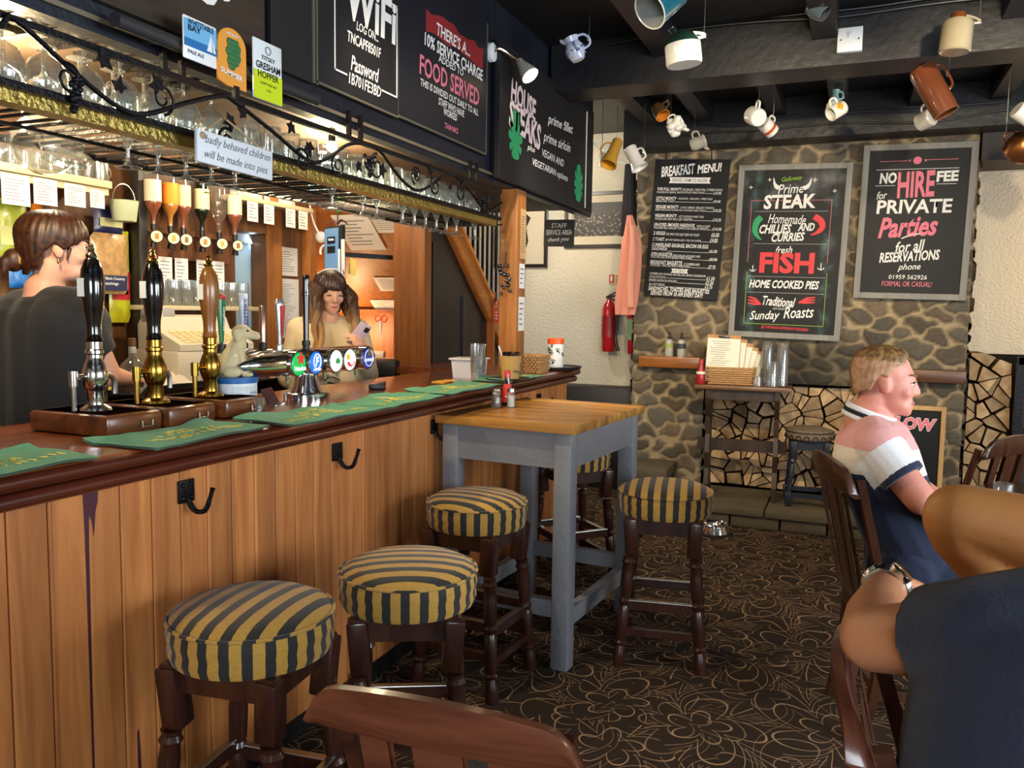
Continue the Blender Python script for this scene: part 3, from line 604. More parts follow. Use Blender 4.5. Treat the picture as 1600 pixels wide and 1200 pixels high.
# lettering layout of the wall boards: string, centre x, centre y, width, height in metres, slant, tilt, weight
MENU_BIG = [
    ('BREAKFAST', -0.101, 0.437, 0.256, 0.079, 0.2, 0.11, 0.03),
    ('MENU!', 0.132, 0.454, 0.181, 0.066, 0.2, 0.11, 0.03),
    ('THE FULL MONTY', -0.153, 0.297, 0.187, 0.022, 0.15, 0.0, 0.02),
    ('LITTLE MONTY', -0.171, 0.228, 0.156, 0.024, 0.15, 0, 0.02),
    ('VEGGIE MONTY', -0.159, 0.164, 0.177, 0.026, 0.15, 0, 0.02),
    ('VEGAN MONTY', -0.162, 0.098, 0.169, 0.025, 0.15, 0, 0.02),
    ('UN-DYED SMOKED HADDOCK', -0.092, 0.03, 0.311, 0.025, 0.15, 0, 0.02),
    ('2 EGGS', -0.202, -0.035, 0.093, 0.027, 0.15, 0, 0.02),
    ('2 TOAST', -0.204, -0.08, 0.091, 0.026, 0.15, 0, 0.02),
    ('CUMBERLAND SAUSAGE, BACON OR EGG', -0.037, -0.126, 0.43, 0.034, 0.15, 0, 0.02),
    ('SANDWICH', -0.191, -0.153, 0.117, 0.025, 0.15, 0, 0.02),
    ('OPEN BAGUETTE', -0.171, -0.193, 0.163, 0.026, 0.15, 0, 0.02),
    ('BREAKFAST BAGUETTE', -0.129, -0.255, 0.247, 0.029, 0.15, 0, 0.02),
    ('SANDWICHES, TOASTIES AND BAGUETTES', -0.017, -0.459, 0.466, 0.038, 0.15, 0, 0.02),
    ('SERVED FROM 10 AM EVERY DAY!', -0.03, -0.49, 0.4, 0.034, 0.15, 0, 0.02),
    ('£10.95', 0.207, 0.271, 0.058, 0.019, 0.15),
    ('£9.00', 0.209, 0.211, 0.052, 0.019, 0.15),
    ('£10.25', 0.217, 0.145, 0.061, 0.021, 0.15),
    ('£10.25', 0.221, 0.076, 0.062, 0.022, 0.15),
    ('£14.50', 0.228, 0.009, 0.067, 0.022, 0.15),
    ('£6.00', 0.22, -0.035, 0.058, 0.031, 0.15),
    ('£4.00', 0.213, -0.076, 0.055, 0.033, 0.15),
    ('£6.50', 0.216, -0.156, 0.06, 0.022, 0.15),
    ('£8.00', 0.221, -0.216, 0.06, 0.023, 0.15),
    ('£7.75', 0.217, -0.274, 0.054, 0.028, 0.15),
    ('£1.50', 0.216, -0.358, 0.061, 0.028, 0.15),
    ('£2.50', 0.211, -0.39, 0.058, 0.03, 0.15),
    ('£2.75', 0.207, -0.421, 0.056, 0.026, 0.15),
]
MENU_SMALL = [
    ('SAUSAGE, 2 BACON, 2 FRIED EGGS', 0.093, 0.294, 0.296, 0.019, 0.1, 0, 0),
    ('MUSHROOM, BEANS, SAUTE POTATO AND TOAST', -0.067, 0.272, 0.361, 0.017, 0.1, 0, 0),
    ('- SAUSAGE, 1 BACON, 1 FRIED EGG', 0.043, 0.227, 0.263, 0.017, 0.1, 0, 0),
    ('BEANS AND TOAST', -0.177, 0.206, 0.14, 0.015, 0.1, 0, 0),
    ('- 2 EGGS, BEANS, GRILLED TOMATO', 0.062, 0.161, 0.258, 0.017, 0.1, 0, 0),
    ('FRIED HALLOUMI, MUSHROOM, AVOCADO AND TOAST', -0.058, 0.14, 0.38, 0.015, 0.1, 0, 0),
    ('- LET US KNOW WHAT YOU', 0.026, 0.095, 0.195, 0.016, 0.1, 0, 0),
    ('WOULD LIKE AND WE LL GET CREATIVE', -0.103, 0.073, 0.284, 0.017, 0.1, 0, 0),
    ('WITH A SOFT', 0.127, 0.026, 0.099, 0.017, 0.1, 0, 0),
    ('POACHED EGG, GRILLED TOMATO ON A BED OF SPINACH', -0.041, 0.005, 0.415, 0.019, 0.1, 0, 0),
    ('THE WAY YOU LIKE THEM ON TOAST', -0.023, -0.04, 0.253, 0.019, 0.1, 0, 0),
    ('JAM OR MARMALADE + TEA OR COFFEE', -0.017, -0.085, 0.273, 0.019, 0.1, 0, 0),
    ('WITH GRILLED AVOCADO AND', 0.02, -0.199, 0.209, 0.017, 0.1, 0, 0),
    ('POACHED EGG WITH ADDED CHILLI FLAKES', -0.093, -0.215, 0.314, 0.019, 0.1, 0, 0),
    ('2 CUMBERLAND', 0.066, -0.259, 0.119, 0.018, 0.1, 0, 0),
    ('SAUSAGES, 2 BACON AND 2 FRIED EGGS', -0.098, -0.279, 0.305, 0.02, 0.1, 0, 0),
    ('CUMBERLAND SAUSAGE, BACON, EGG, BEANS, MUSHROOM,', -0.035, -0.344, 0.43, 0.019, 0.1, 0, 0),
    ('OR SAUTE POTATO', -0.188, -0.368, 0.122, 0.017, 0.1, 0, 0),
    ('SMOKED SALMON OR AVOCADO', -0.143, -0.393, 0.214, 0.019, 0.1, 0, 0),
    ('ALL HOT DRINKS', -0.187, -0.425, 0.124, 0.019, 0.1, 0, 0),
]
MENU_BAN = [
    ('SERVED 10AM TO NOON', -0.007, 0.363, 0.265, 0.025, 0.15, 0, 0.004),
    ('EXTRAS', -0.024, -0.314, 0.093, 0.022, 0.15, 0, 0.004),
]
MENU_RULE = [
    ('', 0.146, 0.269, 0.059, 0.002),
    ('', 0.038, 0.202, 0.286, 0.002),
    ('', 0.158, 0.137, 0.052, 0.002),
    ('', 0.116, 0.068, 0.145, 0.002),
    ('', 0.179, 0.001, 0.024, 0.002),
    ('', 0.152, -0.089, 0.065, 0.002),
    ('', 0.028, -0.168, 0.313, 0.002),
    ('', 0.127, -0.224, 0.125, 0.002),
    ('', 0.121, -0.283, 0.133, 0.002),
    ('', 0.028, -0.371, 0.311, 0.002),
    ('', 0.072, -0.403, 0.215, 0.002),
    ('', 0.027, -0.437, 0.303, 0.002),
    ('', -0.006, 0.363, 0.313, 0.044),
    ('', -0.021, -0.314, 0.131, 0.032),
]
STEAK_WHITE = [
    ('Prime', -0.018, 0.45, 0.176, 0.068, 0.3, 0.05, 0.005),
    ('STEAK', -0.02, 0.36, 0.354, 0.102, 0.05, 0.02, 0.035),
    ('Homemade', -0.029, 0.235, 0.258, 0.068, 0.3, -0.04, 0.005),
    ('CHILLIES', -0.104, 0.165, 0.222, 0.066, 0.3, 0.02, 0.03),
    ('AND', 0.106, 0.179, 0.114, 0.056, 0.3, 0.03, 0.03),
    ('CURRIES', -0.012, 0.107, 0.228, 0.062, 0.3, 0.05, 0.03),
    ('fresh', -0.035, 0.016, 0.117, 0.051, 0.35, 0.03, 0.01),
    ('HOME COOKED PIES', -0.019, -0.232, 0.484, 0.06, 0.25, 0, 0.03),
    ('Traditional', -0.043, -0.357, 0.227, 0.068, 0.3, -0.05, 0.02),
    ('MUST BE', -0.032, -0.388, 0.06, 0.014, 0.1, 0, 0),
    ('HOT ROAST', -0.04, -0.409, 0.084, 0.014, 0.1, 0, 0),
    ('Sunday', -0.136, -0.468, 0.212, 0.084, 0.35, 0.06, 0.01),
    ('Roasts', 0.097, -0.429, 0.208, 0.084, 0.35, 0.08, 0.01),
]
STEAK_RED = [
    ('FISH', -0.009, -0.077, 0.377, 0.152, 0, 0, 0.04),
    ('@THEGRASSHOPPERONTHEGREEN', 0.009, -0.55, 0.327, 0.027, 0.2, -0.03, 0.01),
]
STEAK_GREEN = [
    ('Galloway', -0.013, 0.518, 0.141, 0.041, 0.3, 0.1, 0),
]
STEAK_RECT = [
    ('redbox', -0.009, 0.146, 0.548, 0.445),
    ('greenbox', -0.006, -0.334, 0.551, 0.379),
]
STEAK_DOT = [
    ('', -0.006, 0.291, 0.495, 0.005),
    ('', 0.002, 0.059, 0.494, 0.005),
    ('', -0.008, -0.178, 0.522, 0.005),
    ('', -0.006, -0.294, 0.523, 0.005),
]
STEAK_POS = [
    ('chilliG', -0.226, 0.176, 0.074, 0.186),
    ('chilliR', 0.183, 0.194, 0.111, 0.15),
    ('hornL', -0.12, 0.492, 0.044, 0.08),
    ('hornR', 0.095, 0.487, 0.05, 0.078),
    ('s1', -0.295, 0.464, 0.031, 0.053),
    ('s2', -0.167, 0.516, 0.031, 0.069),
    ('s3', 0.141, 0.509, 0.042, 0.033),
    ('s4', 0.278, 0.431, 0.031, 0.06),
    ('wingL', -0.213, -0.357, 0.103, 0.081),
    ('wingR', 0.145, -0.34, 0.119, 0.064),
    ('anL', -0.243, -0.121, 0.037, 0.046),
    ('anR', 0.225, -0.099, 0.04, 0.05),
    ('patchL', -0.216, 0.454, 0.094, 0.116),
    ('patchR', 0.197, 0.466, 0.126, 0.105),
]
HIRE_WHITE = [
    ('NO', -0.182, 0.298, 0.108, 0.076, 0.1, 0.02, 0.04),
    ('FEE', 0.18, 0.303, 0.132, 0.071, 0.05, 0.03, 0.04),
    ('for', -0.214, 0.183, 0.068, 0.052, 0.35, 0.1, 0.01),
    ('PRIVATE', -0.009, 0.105, 0.464, 0.094, 0.05, 0.01, 0.025),
    ('for all', -0.013, -0.163, 0.189, 0.075, 0.35, 0.12, 0.015),
    ('RESERVATIONS', -0.013, -0.231, 0.376, 0.07, 0.25, 0.07, 0.03),
    ('phone', -0.008, -0.308, 0.142, 0.056, 0.35, 0.05, 0.01),
    ('01959 562926', -0.012, -0.373, 0.237, 0.03, 0.1, 0, 0.005),
]
HIRE_PINK = [
    ('HIRE', -0.007, 0.253, 0.23, 0.175, 0.05, 0.04, 0.03),
    ('Parties', -0.038, -0.031, 0.373, 0.141, 0.35, 0.06, 0.03),
    ('FORMAL OR CASUAL!', -0.016, -0.42, 0.313, 0.035, 0.15, 0, 0.003),
]
HIRE_POS = [
    ('lineL', -0.155, 0.411, 0.172, 0.006),
    ('lineR', 0.141, 0.414, 0.191, 0.004),
    ('dot', -0.009, 0.412, 0.051, 0.052),
    ('d1', -0.056, 0.413, 0.012, 0.015),
    ('d2', 0.041, 0.411, 0.014, 0.015),
    ('w1', -0.007, 0.355, 0.506, 0.004),
    ('w2', -0.198, 0.247, 0.125, 0.003),
    ('w3', 0.178, 0.252, 0.121, 0.003),
    ('sw', -0.012, -0.095, 0.116, 0.033),
]
# ================================================================ STOOLS, TABLES, CHAIRS
dkwood = wood('stool_dark_wood', '#24120d', '#44231a', .3, 'Z', 1, coat=.4)
chrome = mat('chrome', '#d9dadc', .12, metal=1); steel = mat('brushed_steel', '#bdbdb8', .28, metal=1)
def stripe_mat(name, side):
    m = bpy.data.materials.new(name); m.use_nodes = True; n = m.node_tree.nodes; l = m.node_tree.links; b = n['Principled BSDF']
    tc = n.new('ShaderNodeTexCoord'); sp = n.new('ShaderNodeSeparateXYZ'); l.new(tc.outputs['Object'], sp.inputs[0])
    def mth(op, a, c=None):
        o = n.new('ShaderNodeMath'); o.operation = op
        for i, x in enumerate((a, c)):
            if x is None: continue
            if isinstance(x, (int, float)): o.inputs[i].default_value = x
            else: l.new(x, o.inputs[i])
        return o.outputs[0]
    if side: v = mth('MULTIPLY', mth('ARCTAN2', sp.outputs[1], sp.outputs[0]), 24 / (2 * PI))
    else: v = mth('MULTIPLY', sp.outputs[0], 1 / .052)
    k = mth('LESS_THAN', mth('FRACT', mth('ADD', v, 100.25)), .47)
    t = n.new('ShaderNodeTexNoise'); t.inputs['Scale'].default_value = 1; t.inputs['Detail'].default_value = 4
    mp = n.new('ShaderNodeMapping'); mp.inputs['Scale'].default_value = (40, 260, 300) if not side else (60, 60, 400); l.new(tc.outputs['Object'], mp.inputs[0]); l.new(mp.outputs[0], t.inputs['Vector'])
    y1 = n.new('ShaderNodeMix'); y1.data_type = 'RGBA'; y1.inputs[6].default_value = hx('#9a7322'); y1.inputs[7].default_value = hx('#cda047'); l.new(t.outputs[0], y1.inputs[0])
    mx = n.new('ShaderNodeMix'); mx.data_type = 'RGBA'; l.new(k, mx.inputs[0]); l.new(y1.outputs[2], mx.inputs[6]); mx.inputs[7].default_value = hx('#1b1b1c')
    l.new(mx.outputs[2], b.inputs['Base Color']); b.inputs['Roughness'].default_value = .75; b.inputs['Sheen Weight'].default_value = .2
    bp = n.new('ShaderNodeBump'); bp.inputs['Strength'].default_value = .25; bp.inputs['Distance'].default_value = .003; l.new(t.outputs[0], bp.inputs['Height']); l.new(bp.outputs[0], b.inputs['Normal'])
    return m
str_top, str_side = stripe_mat('striped_fabric_top', 0), stripe_mat('striped_fabric_side', 1)
LEGP = [(0, .024), (.07, .027), (.10, .024), (.14, .019), (.16, .026), (.175, .019), (.2, .022), (.32, .026), (.44, .027), (.47, .020), (.50, .027), (.52, .020), (.55, .022), (.70, .028), (.74, .020), (.76, .028), (.78, .022), (.80, .028)]
def make_stool():
    t = thing('bar_stool', '', 'stool')
    b = MB(); b.lathe([(.188, .62), (.196, .64), (.193, .66), (.198, .68), (.194, .705), (.19, .71)], 48, cap1=False); b.build('cushion_side', str_side, t)
    b = MB(); b.lathe([(.192, .712), (.185, .722), (.16, .735), (.11, .745), (.05, .75), (.001, .751)], 48, cap0=False); b.build('cushion_top', str_top, t)
    MB().tube(arc((0, 0, .712), .1955, 0, 2 * PI, 47, 'xy'), .0048, 6, closed=True).build('piping', str_top, t)
    b = MB()
    for s in (-1, 1): b.box((0, s * .118, .585), (.23, .03, .068)).box((s * .118, 0, .585), (.03, .23, .068))
    b.box((0, 0, .616), (.3, .3, .01)); b.build('seat_frame', dkwood, t, smooth=0)
    st = MB(); mt = MB()
    for sx in (-1, 1):
        for sy in (-1, 1):
            p0 = Vector((sx * .165, sy * .165, 0)); p1 = Vector((sx * .122, sy * .122, .62)); b = MB()
            b.turned(p0, p1, LEGP[:6] + [(.2, .024), (.38, .025), (.41, .019), (.44, .026), (.46, .019), (.48, .024), (.62, .026), (.68, .022), (.70, .029), (.72, .022), (.74, .026)])
            for z0, z1 in ((.465, .615),):
                c = p0.lerp(p1, (z0 + z1) / 2 / .62); b.box(c, (.055, .055, z1 - z0), rotm(-sy * .069, sx * .069, 0), bev=.006)
            b.build('leg', dkwood, t)
    for z, sz in ((.145, .03), (.255, .034)):
        w = .165 - .043 * z / .62
        for s in (-1, 1):
            if z < .2 or True:
                b = MB(); b.box((0, s * w, z), (2 * w, .022, sz)); b.build('stretcher', dkwood, t, smooth=0)
                b = MB(); b.box((s * w, 0, z + .02), (.022, 2 * w, sz)); b.build('stretcher', dkwood, t, smooth=0)
    w = .165 - .043 * .27 / .62
    for s in (-1, 1):
        MB().box((0, s * w, .2755), (2 * w - .03, .024, .006), bev=.002).build('foot_rail', steel, t, smooth=0)
        MB().box((s * w, 0, .2955), (.024, 2 * w - .03, .006), bev=.002).build('foot_rail', steel, t, smooth=0)
    return t
s0 = make_stool()
ST = [((-1.325, 1.55), .124, 'bar stool with yellow and black striped round cushion, nearest the camera'), ((-1.146, 2.0), 2.05, 'yellow and black striped bar stool second from the camera'),
      ((-1.33, 2.855), 1.49, 'yellow and black striped bar stool between the bar front and the grey table'), ((-.70, 3.38), .17, 'yellow and black striped bar stool standing right of the grey table'),
      ((-1.37, 4.18), 2.4, 'striped bar stool half hidden behind the grey table, against the bar')]
for k, ((x, y), a, lab) in enumerate(ST):
    if k == 0: s0.location = (x, y, 0); s0.rotation_euler = (0, 0, a); s0['label'] = lab; s0['group'] = 'striped bar stools'
    else: dup(s0, (x, y, 0), a, lab)
# ---- tall table
grey_paint = mat('blue_grey_paint', '#7f8288', .5, bump=.3, bscale=40, var=.12, vscale=12)
plank = wood('worn_table_top', '#8a5a24', '#d49a4c', .38, 'X', .8, coat=.2, plank=(1, .115))
tb = thing('poseur_table', 'tall grey painted table with worn wooden plank top beside the bar', 'table', (-1.27, 3.46, 0), -.085)
TW_, TD_ = .645, .86
b = MB()
for k in range(7):
    w = TD_ / 7; b.box((0, -TD_ / 2 + w * (k + .5), .992), (TW_, w - .0015, .036), bev=.003)
b.build('tabletop', plank, tb)
for sx in (-1, 1):
    for sy in (-1, 1):
        MB().box((sx * (TW_ / 2 - .06), sy * (TD_ / 2 - .06), .486), (.074, .074, .972), bev=.006).build('leg', grey_paint, tb)
for s in (-1, 1):
    MB().box((0, s * (TD_ / 2 - .045), .90), (TW_ - .19, .022, .145)).build('apron', grey_paint, tb, smooth=0)
    MB().box((s * (TW_ / 2 - .045), 0, .90), (.022, TD_ - .19, .145)).build('apron', grey_paint, tb, smooth=0)
    MB().box((0, s * (TD_ / 2 - .06), .245), (TW_ - .19, .04, .07)).build('stretcher', grey_paint, tb, smooth=0)
    MB().box((s * (TW_ / 2 - .06), 0, .20), (.04, TD_ - .19, .07)).build('stretcher', grey_paint, tb, smooth=0)
# ---- pub chairs
ch_wood = wood('chair_wood', '#4a2417', '#7a4630', .3, 'X', .8, coat=.4); ch_dark = wood('chair_dark_wood', '#2c150e', '#54301f', .32, 'Z', 1, coat=.4)
upholst = mat('patterned_seat_fabric', '#3d4048', .9, bump=.3, bscale=120, var=.7, vscale=38)
def make_chair(name, lab, loc, rz, mw, md, top=.88, W=.44, crest_h=.085, group='wooden pub chairs'):
    """faces -Y; the back is at +Y"""
    t = thing(name, lab, 'chair', loc, rz, group)
    MB().box((0, 0, .455), (.42, .41, .05), bev=.02).build('seat', upholst, t)
    b = MB()
    for s in (-1, 1): b.box((0, s * .185, .405), (.36, .022, .055)).box((s * .185, 0, .405), (.022, .36, .055))
    b.build('seat_frame', md, t, smooth=0)
    rake = .085
    for s in (-1, 1):
        MB().turned((s * .18, -.17, 0), (s * .175, -.175, .43), LEGP).build('leg', md, t)
        b = MB(); b.tube(spline([(s * .185, .22, 0), (s * .185, .185, .22), (s * .185, .175, .45), (s * .19, .20, .62), (s * .193, .188 + rake, top - .045)], 5), .02, 4, flat=.8); b.build('back_post', md, t, smooth=0)
    b = MB()
    def crest(u, v, off):
        x = (u - .5) * W; q = abs(u - .5) * 2
        zt = top + .012 - .028 * q ** 2 - crest_h * .62 * (max(0, q - .72) / .28) ** 2.6; zb = top - crest_h + .010 * (1 - q * q)
        return (x, .204 + rake + .026 * (1 - q * q) + off + .02 * v, zb + (zt - zb) * v)
    N = 24; P = {}
    for o_ in (0, 1):
        for i in range(N + 1):
            for j in range(6): P[o_, i, j] = b.bm.verts.new(crest(i / N, j / 5, (-.014 if o_ == 0 else .014) * (1 if 0 < j < 5 else .6)))
    for i in range(N):
        for j in range(5):
            for o_ in (0, 1): b.f([P[o_, i, j], P[o_, i + 1, j], P[o_, i + 1, j + 1], P[o_, i, j + 1]])
        for j in (0, 5): b.f([P[0, i, j], P[0, i + 1, j], P[1, i + 1, j], P[1, i, j]])
    for i in (0, N):
        for j in range(5): b.f([P[0, i, j], P[0, i, j + 1], P[1, i, j + 1], P[1, i, j]])
    b.build('crest_rail', mw, t, smooth=50)
    for k, x in enumerate((-.11, 0, .11)):
        w = .05 if k != 1 else .085
        b = MB(); b.grid(lambda u, v: (x + (u - .5) * w, .205 + .02 + (rake + .0) * v - .012, .475 + (top - crest_h + .01 - .475) * v), 2, 6); b.grid(lambda u, v: (x + (u - .5) * w, .205 + .02 + rake * v + .004, .475 + (top - crest_h + .01 - .475) * v), 2, 6)
        b.build('back_slat', mw, t, smooth=0)
    MB().box((0, .185, .2), (.34, .02, .03)).build('stretcher', md, t, smooth=0)
    for s in (-1, 1): MB().box((s * .183, .0, .17), (.022, .36, .03)).build('stretcher', md, t, smooth=0)
    return t
make_chair('pub_chair', 'reddish brown wooden chair in the near foreground with rounded crest rail', (-.575, 1.375, 0), PI + .05, ch_wood, ch_dark, .858, .47, .085)
make_chair('pub_chair', 'dark wooden chair the young man in the polo shirt sits on', (.245, 3.17, 0), PI / 2 + .30, ch_dark, ch_dark, .955, .46, .1)
make_chair('pub_chair', 'brown wooden chair under the man in the navy shirt, his arm over it', (.335, 1.36, 0), PI / 2, ch_wood, ch_dark, .915, .44, .07)
make_chair('pub_chair', 'dark red-brown chair with curved crest in front of the small framed sign', (.42, 4.35, 0), -2.2, ch_dark, ch_dark, .93, .42, .09)
make_chair('pub_chair', 'dark slatted chair in front of the right-hand log stack beside the ironwork screen', (.83, 4.75, 0), -2.75, ch_dark, ch_dark, .95, .42, .08)
# dark pub table on the right, only its edge is in view
dt = thing('pub_table', 'dark round pub table at the right edge with a water glass on it', 'table', (.90, 3.78, 0))
MB().lathe([(.43, .70), (.45, .705), (.45, .725), (.43, .73)], 40).build('tabletop', wood('dark_table_top', '#1b0f0b', '#34211a', .25, 'X', 1, coat=.5), dt)
MB().lathe([(.2, .0), (.19, .03), (.05, .07), (.04, .2), (.06, .35), (.035, .5), (.05, .66), (.16, .70)], 24).build('pedestal', ch_dark, dt)
# ---- oak side table on the hearth with pegged stretcher
oldoak = wood('old_dark_oak', '#1d130d', '#3d2a1c', .45, 'Z', 1)
HZ = .143
sd = thing('side_table', 'dark oak trestle side table standing on the hearth before the logs', 'table', (-.71, 6.03, HZ), .06)
MB().box((0, -.0, .797), (.66, .37, .028), bev=.005).build('tabletop', wood('side_table_top', '#4a3020', '#7a5638', .35, 'X', 1, coat=.2), sd)
for s in (-1, 1):
    prof = [(-.15, 0), (.15, 0), (.15, .05), (.10, .09), (.075, .2), (.10, .32), (.075, .45), (.09, .58), (.14, .66), (.16, .72), (.16, .783), (-.16, .783), (-.16, .72), (-.14, .66), (-.09, .58), (-.075, .45), (-.10, .32), (-.075, .2), (-.10, .09), (-.15, .05)]
    MB().prism([(y, z) for y, z in prof], .032, T(s * .235 - .016, 0, 0) @ Matrix(((0, 0, 1, 0), (1, 0, 0, 0), (0, 1, 0, 0), (0, 0, 0, 1)))).build('trestle_end', oldoak, sd, smooth=0)
    MB().box((s * .275, 0, .37), (.012, .012, .09)).build('peg', oldoak, sd, smooth=0)
MB().box((0, 0, .37), (.62, .026, .085)).build('stretcher', oldoak, sd, smooth=0)
b = MB()
for s in (-1, 1): b.box((0, s * .13, .745), (.46, .02, .075))
b.build('apron', oldoak, sd, smooth=0)
# ---- low black stool on the hearth
bs = thing('low_stool', 'low dark blue-black stool with patterned round seat on the hearth', 'stool', (-.25, 6.0, HZ), .12)
tap = mat('tapestry_fabric', '#6a5a4a', .9, bump=.2, var=.8, vscale=55); blk = mat('worn_black_paint', '#1d2230', .4, var=.4, vscale=14)
MB().lathe([(.145, .455), (.158, .465), (.16, .505), (.15, .525), (.1, .54), (.001, .545)], 36).build('cushion', tap, bs)
b = MB()
for k in range(18):
    a = 2 * PI * k / 18; M = rotm(0, 0, a) @ T(.161, 0, .485) @ XM; b.tube([M @ Vector((.018 * math.cos(q), -.02 + .024 * math.sin(q), .001)) for q in [PI * j / 8 for j in range(9)]], .0035, 5)
b.tube(arc((0, 0, .512), .1605, 0, 2 * PI, 35, 'xy'), .004, 6, closed=True); b.build('scroll_trim', mat('black_trim', '#0d0d0f', .6), bs)
b = MB()
for s in (-1, 1): b.box((0, s * .1, .42), (.19, .022, .06)).box((s * .1, 0, .42), (.022, .19, .06))
b.build('seat_frame', blk, bs, smooth=0)
for sx in (-1, 1):
    for sy in (-1, 1):
        p0 = Vector((sx * .135, sy * .135, 0)); p1 = Vector((sx * .1, sy * .1, .455)); b = MB()
        b.turned(p0.lerp(p1, .2), p0.lerp(p1, .72), [(0, .014), (.15, .02), (.3, .013), (.4, .017), (.7, .019), (.85, .012), (.92, .02), (1, .016)])
        b.box(p0.lerp(p1, .11), (.042, .042, .1), rotm(-sy * .075, sx * .075, 0), bev=.005).box(p0.lerp(p1, .85), (.042, .042, .13), rotm(-sy * .075, sx * .075, 0), bev=.005); b.build('leg', blk, bs)
for s in (-1, 1):
    MB().box((0, s * .127, .075), (.22, .02, .03)).build('stretcher', blk, bs, smooth=0); MB().box((s * .127, 0, .075), (.02, .22, .03)).build('stretcher', blk, bs, smooth=0)
# dog bowl
bw = thing('dog_bowl', 'steel dog bowl on the carpet in front of the hearth', 'bowl', (-.80, 5.46, 0))
MB().lathe([(.112, .0), (.108, .012), (.088, .055), (.098, .06), (.094, .064), (.078, .05), (.07, .02), (.001, .016)], 36).build('bowl', chrome, bw)
MB().lathe([(.115, .0), (.116, .008), (.109, .013)], 36, cap0=False, cap1=False).build('rubber_ring', mat('black_rubber', '#26262a'), bw)
# ================================================================ LOG STACKS
def clip(poly, a, b, c):
    out = []
    for i in range(len(poly)):
        p, q = poly[i], poly[(i + 1) % len(poly)]; dp_, dq = a * p[0] + b * p[1] - c, a * q[0] + b * q[1] - c
        if dp_ <= 0: out.append(p)
        if dp_ * dq < 0: t = dp_ / (dp_ - dq); out.append((p[0] + (q[0] - p[0]) * t, p[1] + (q[1] - p[1]) * t))
    return out
def cells(u0, u1, z0, z1, du, dz, seed, jit=.42):
    rnd = random.Random(seed); nu, nz = max(1, round((u1 - u0) / du)), max(1, round((z1 - z0) / dz)); P = []
    for j in range(nz):
        for i in range(nu): P.append((u0 + (i + .5 + (.25 if j % 2 else -.25) + rnd.uniform(-jit, jit)) * (u1 - u0) / nu, z0 + (j + .5 + rnd.uniform(-jit, jit)) * (z1 - z0) / nz))
    out = []
    for p in P:
        poly = [(u0, z0), (u1, z0), (u1, z1), (u0, z1)]
        for q in P:
            if q is p or abs(q[0] - p[0]) > .5: continue
            a, b = q[0] - p[0], q[1] - p[1]; poly = clip(poly, a, b, a * (p[0] + q[0]) / 2 + b * (p[1] + q[1]) / 2)
            if len(poly) < 3: break
        if len(poly) >= 3: out.append(poly)
    return out
def endgrain():
    m = bpy.data.materials.new('log_end_grain'); m.use_nodes = True; n = m.node_tree.nodes; l = m.node_tree.links; b = n['Principled BSDF']
    tc = n.new('ShaderNodeTexCoord'); oi = n.new('ShaderNodeObjectInfo'); w = n.new('ShaderNodeTexNoise'); w.inputs['Scale'].default_value = 14; w.inputs['Detail'].default_value = 6
    ad = n.new('ShaderNodeVectorMath'); l.new(tc.outputs['Object'], ad.inputs[0]); l.new(oi.outputs['Random'], ad.inputs[1]); l.new(ad.outputs[0], w.inputs['Vector'])
    cr = n.new('ShaderNodeValToRGB'); cr.color_ramp.elements[0].color = hx('#a3835f'); cr.color_ramp.elements[1].color = hx('#c9ab84'); cr.color_ramp.elements[0].position = .35; cr.color_ramp.elements[1].position = .65; l.new(w.outputs[0], cr.inputs[0])
    hs = n.new('ShaderNodeHueSaturation'); mr = n.new('ShaderNodeMapRange'); mr.inputs[3].default_value = .62; mr.inputs[4].default_value = 1.12; l.new(oi.outputs['Random'], mr.inputs[0]); l.new(mr.outputs[0], hs.inputs['Value']); l.new(cr.outputs[0], hs.inputs['Color'])
    l.new(hs.outputs[0], b.inputs['Base Color']); b.inputs['Roughness'].default_value = .85; return m
eg = endgrain(); bark = mat('log_bark', '#5f4429', .9, bump=.8, bscale=40, var=.4, vscale=10)
def log(poly, y, depth, lab, group, rnd):
    cx = sum(p[0] for p in poly) / len(poly); cz = sum(p[1] for p in poly) / len(poly); A = abs(sum(poly[i - 1][0] * poly[i][1] - poly[i][0] * poly[i - 1][1] for i in range(len(poly)))) / 2
    if A < .0012: return
    k = rnd.uniform(.80, .94); pl = []
    for i, p in enumerate(poly):                                   # shrink and clip the corners a little
        for q, s in ((poly[i - 1], .05), (poly[(i + 1) % len(poly)], .05)): pl.append((((p[0] + (q[0] - p[0]) * s) - cx) * k, ((p[1] + (q[1] - p[1]) * s) - cz) * k))
    b = MB(); ty, tz = rnd.uniform(-.3, .3), rnd.uniform(-.3, .3); N = len(pl)
    F = b._v([(x, ty * x + tz * z + rnd.uniform(-.002, .002), z) for x, z in pl]); Bk = b._v([(x, depth, z) for x, z in pl])
    b.mi = 1
    for i in range(N): b.f([F[i], F[(i + 1) % N], Bk[(i + 1) % N], Bk[i]])
    b.mi = 0; b.f(F); b.f(Bk[::-1]); o = b.build('split_log', [eg, bark], smooth=0); o.location = (cx, y + rnd.uniform(-.025, .025), cz); tag(o, lab, 'log', group)
def wedges(polys, seed):
    rnd = random.Random(seed); out = []
    for pl in polys:
        A = abs(sum(pl[i - 1][0] * pl[i][1] - pl[i][0] * pl[i - 1][1] for i in range(len(pl)))) / 2
        if A > .0085 or (A > .006 and rnd.random() < .55):
            cx = sum(p[0] for p in pl) / len(pl); cz = sum(p[1] for p in pl) / len(pl); a = rnd.uniform(0, PI); nx, nz = math.cos(a), math.sin(a); c = nx * cx + nz * cz
            out += [q for q in (clip(pl, nx, nz, c), clip(pl, -nx, -nz, -c)) if len(q) > 2]
        else: out.append(pl)
    return out
rnd = random.Random(11)
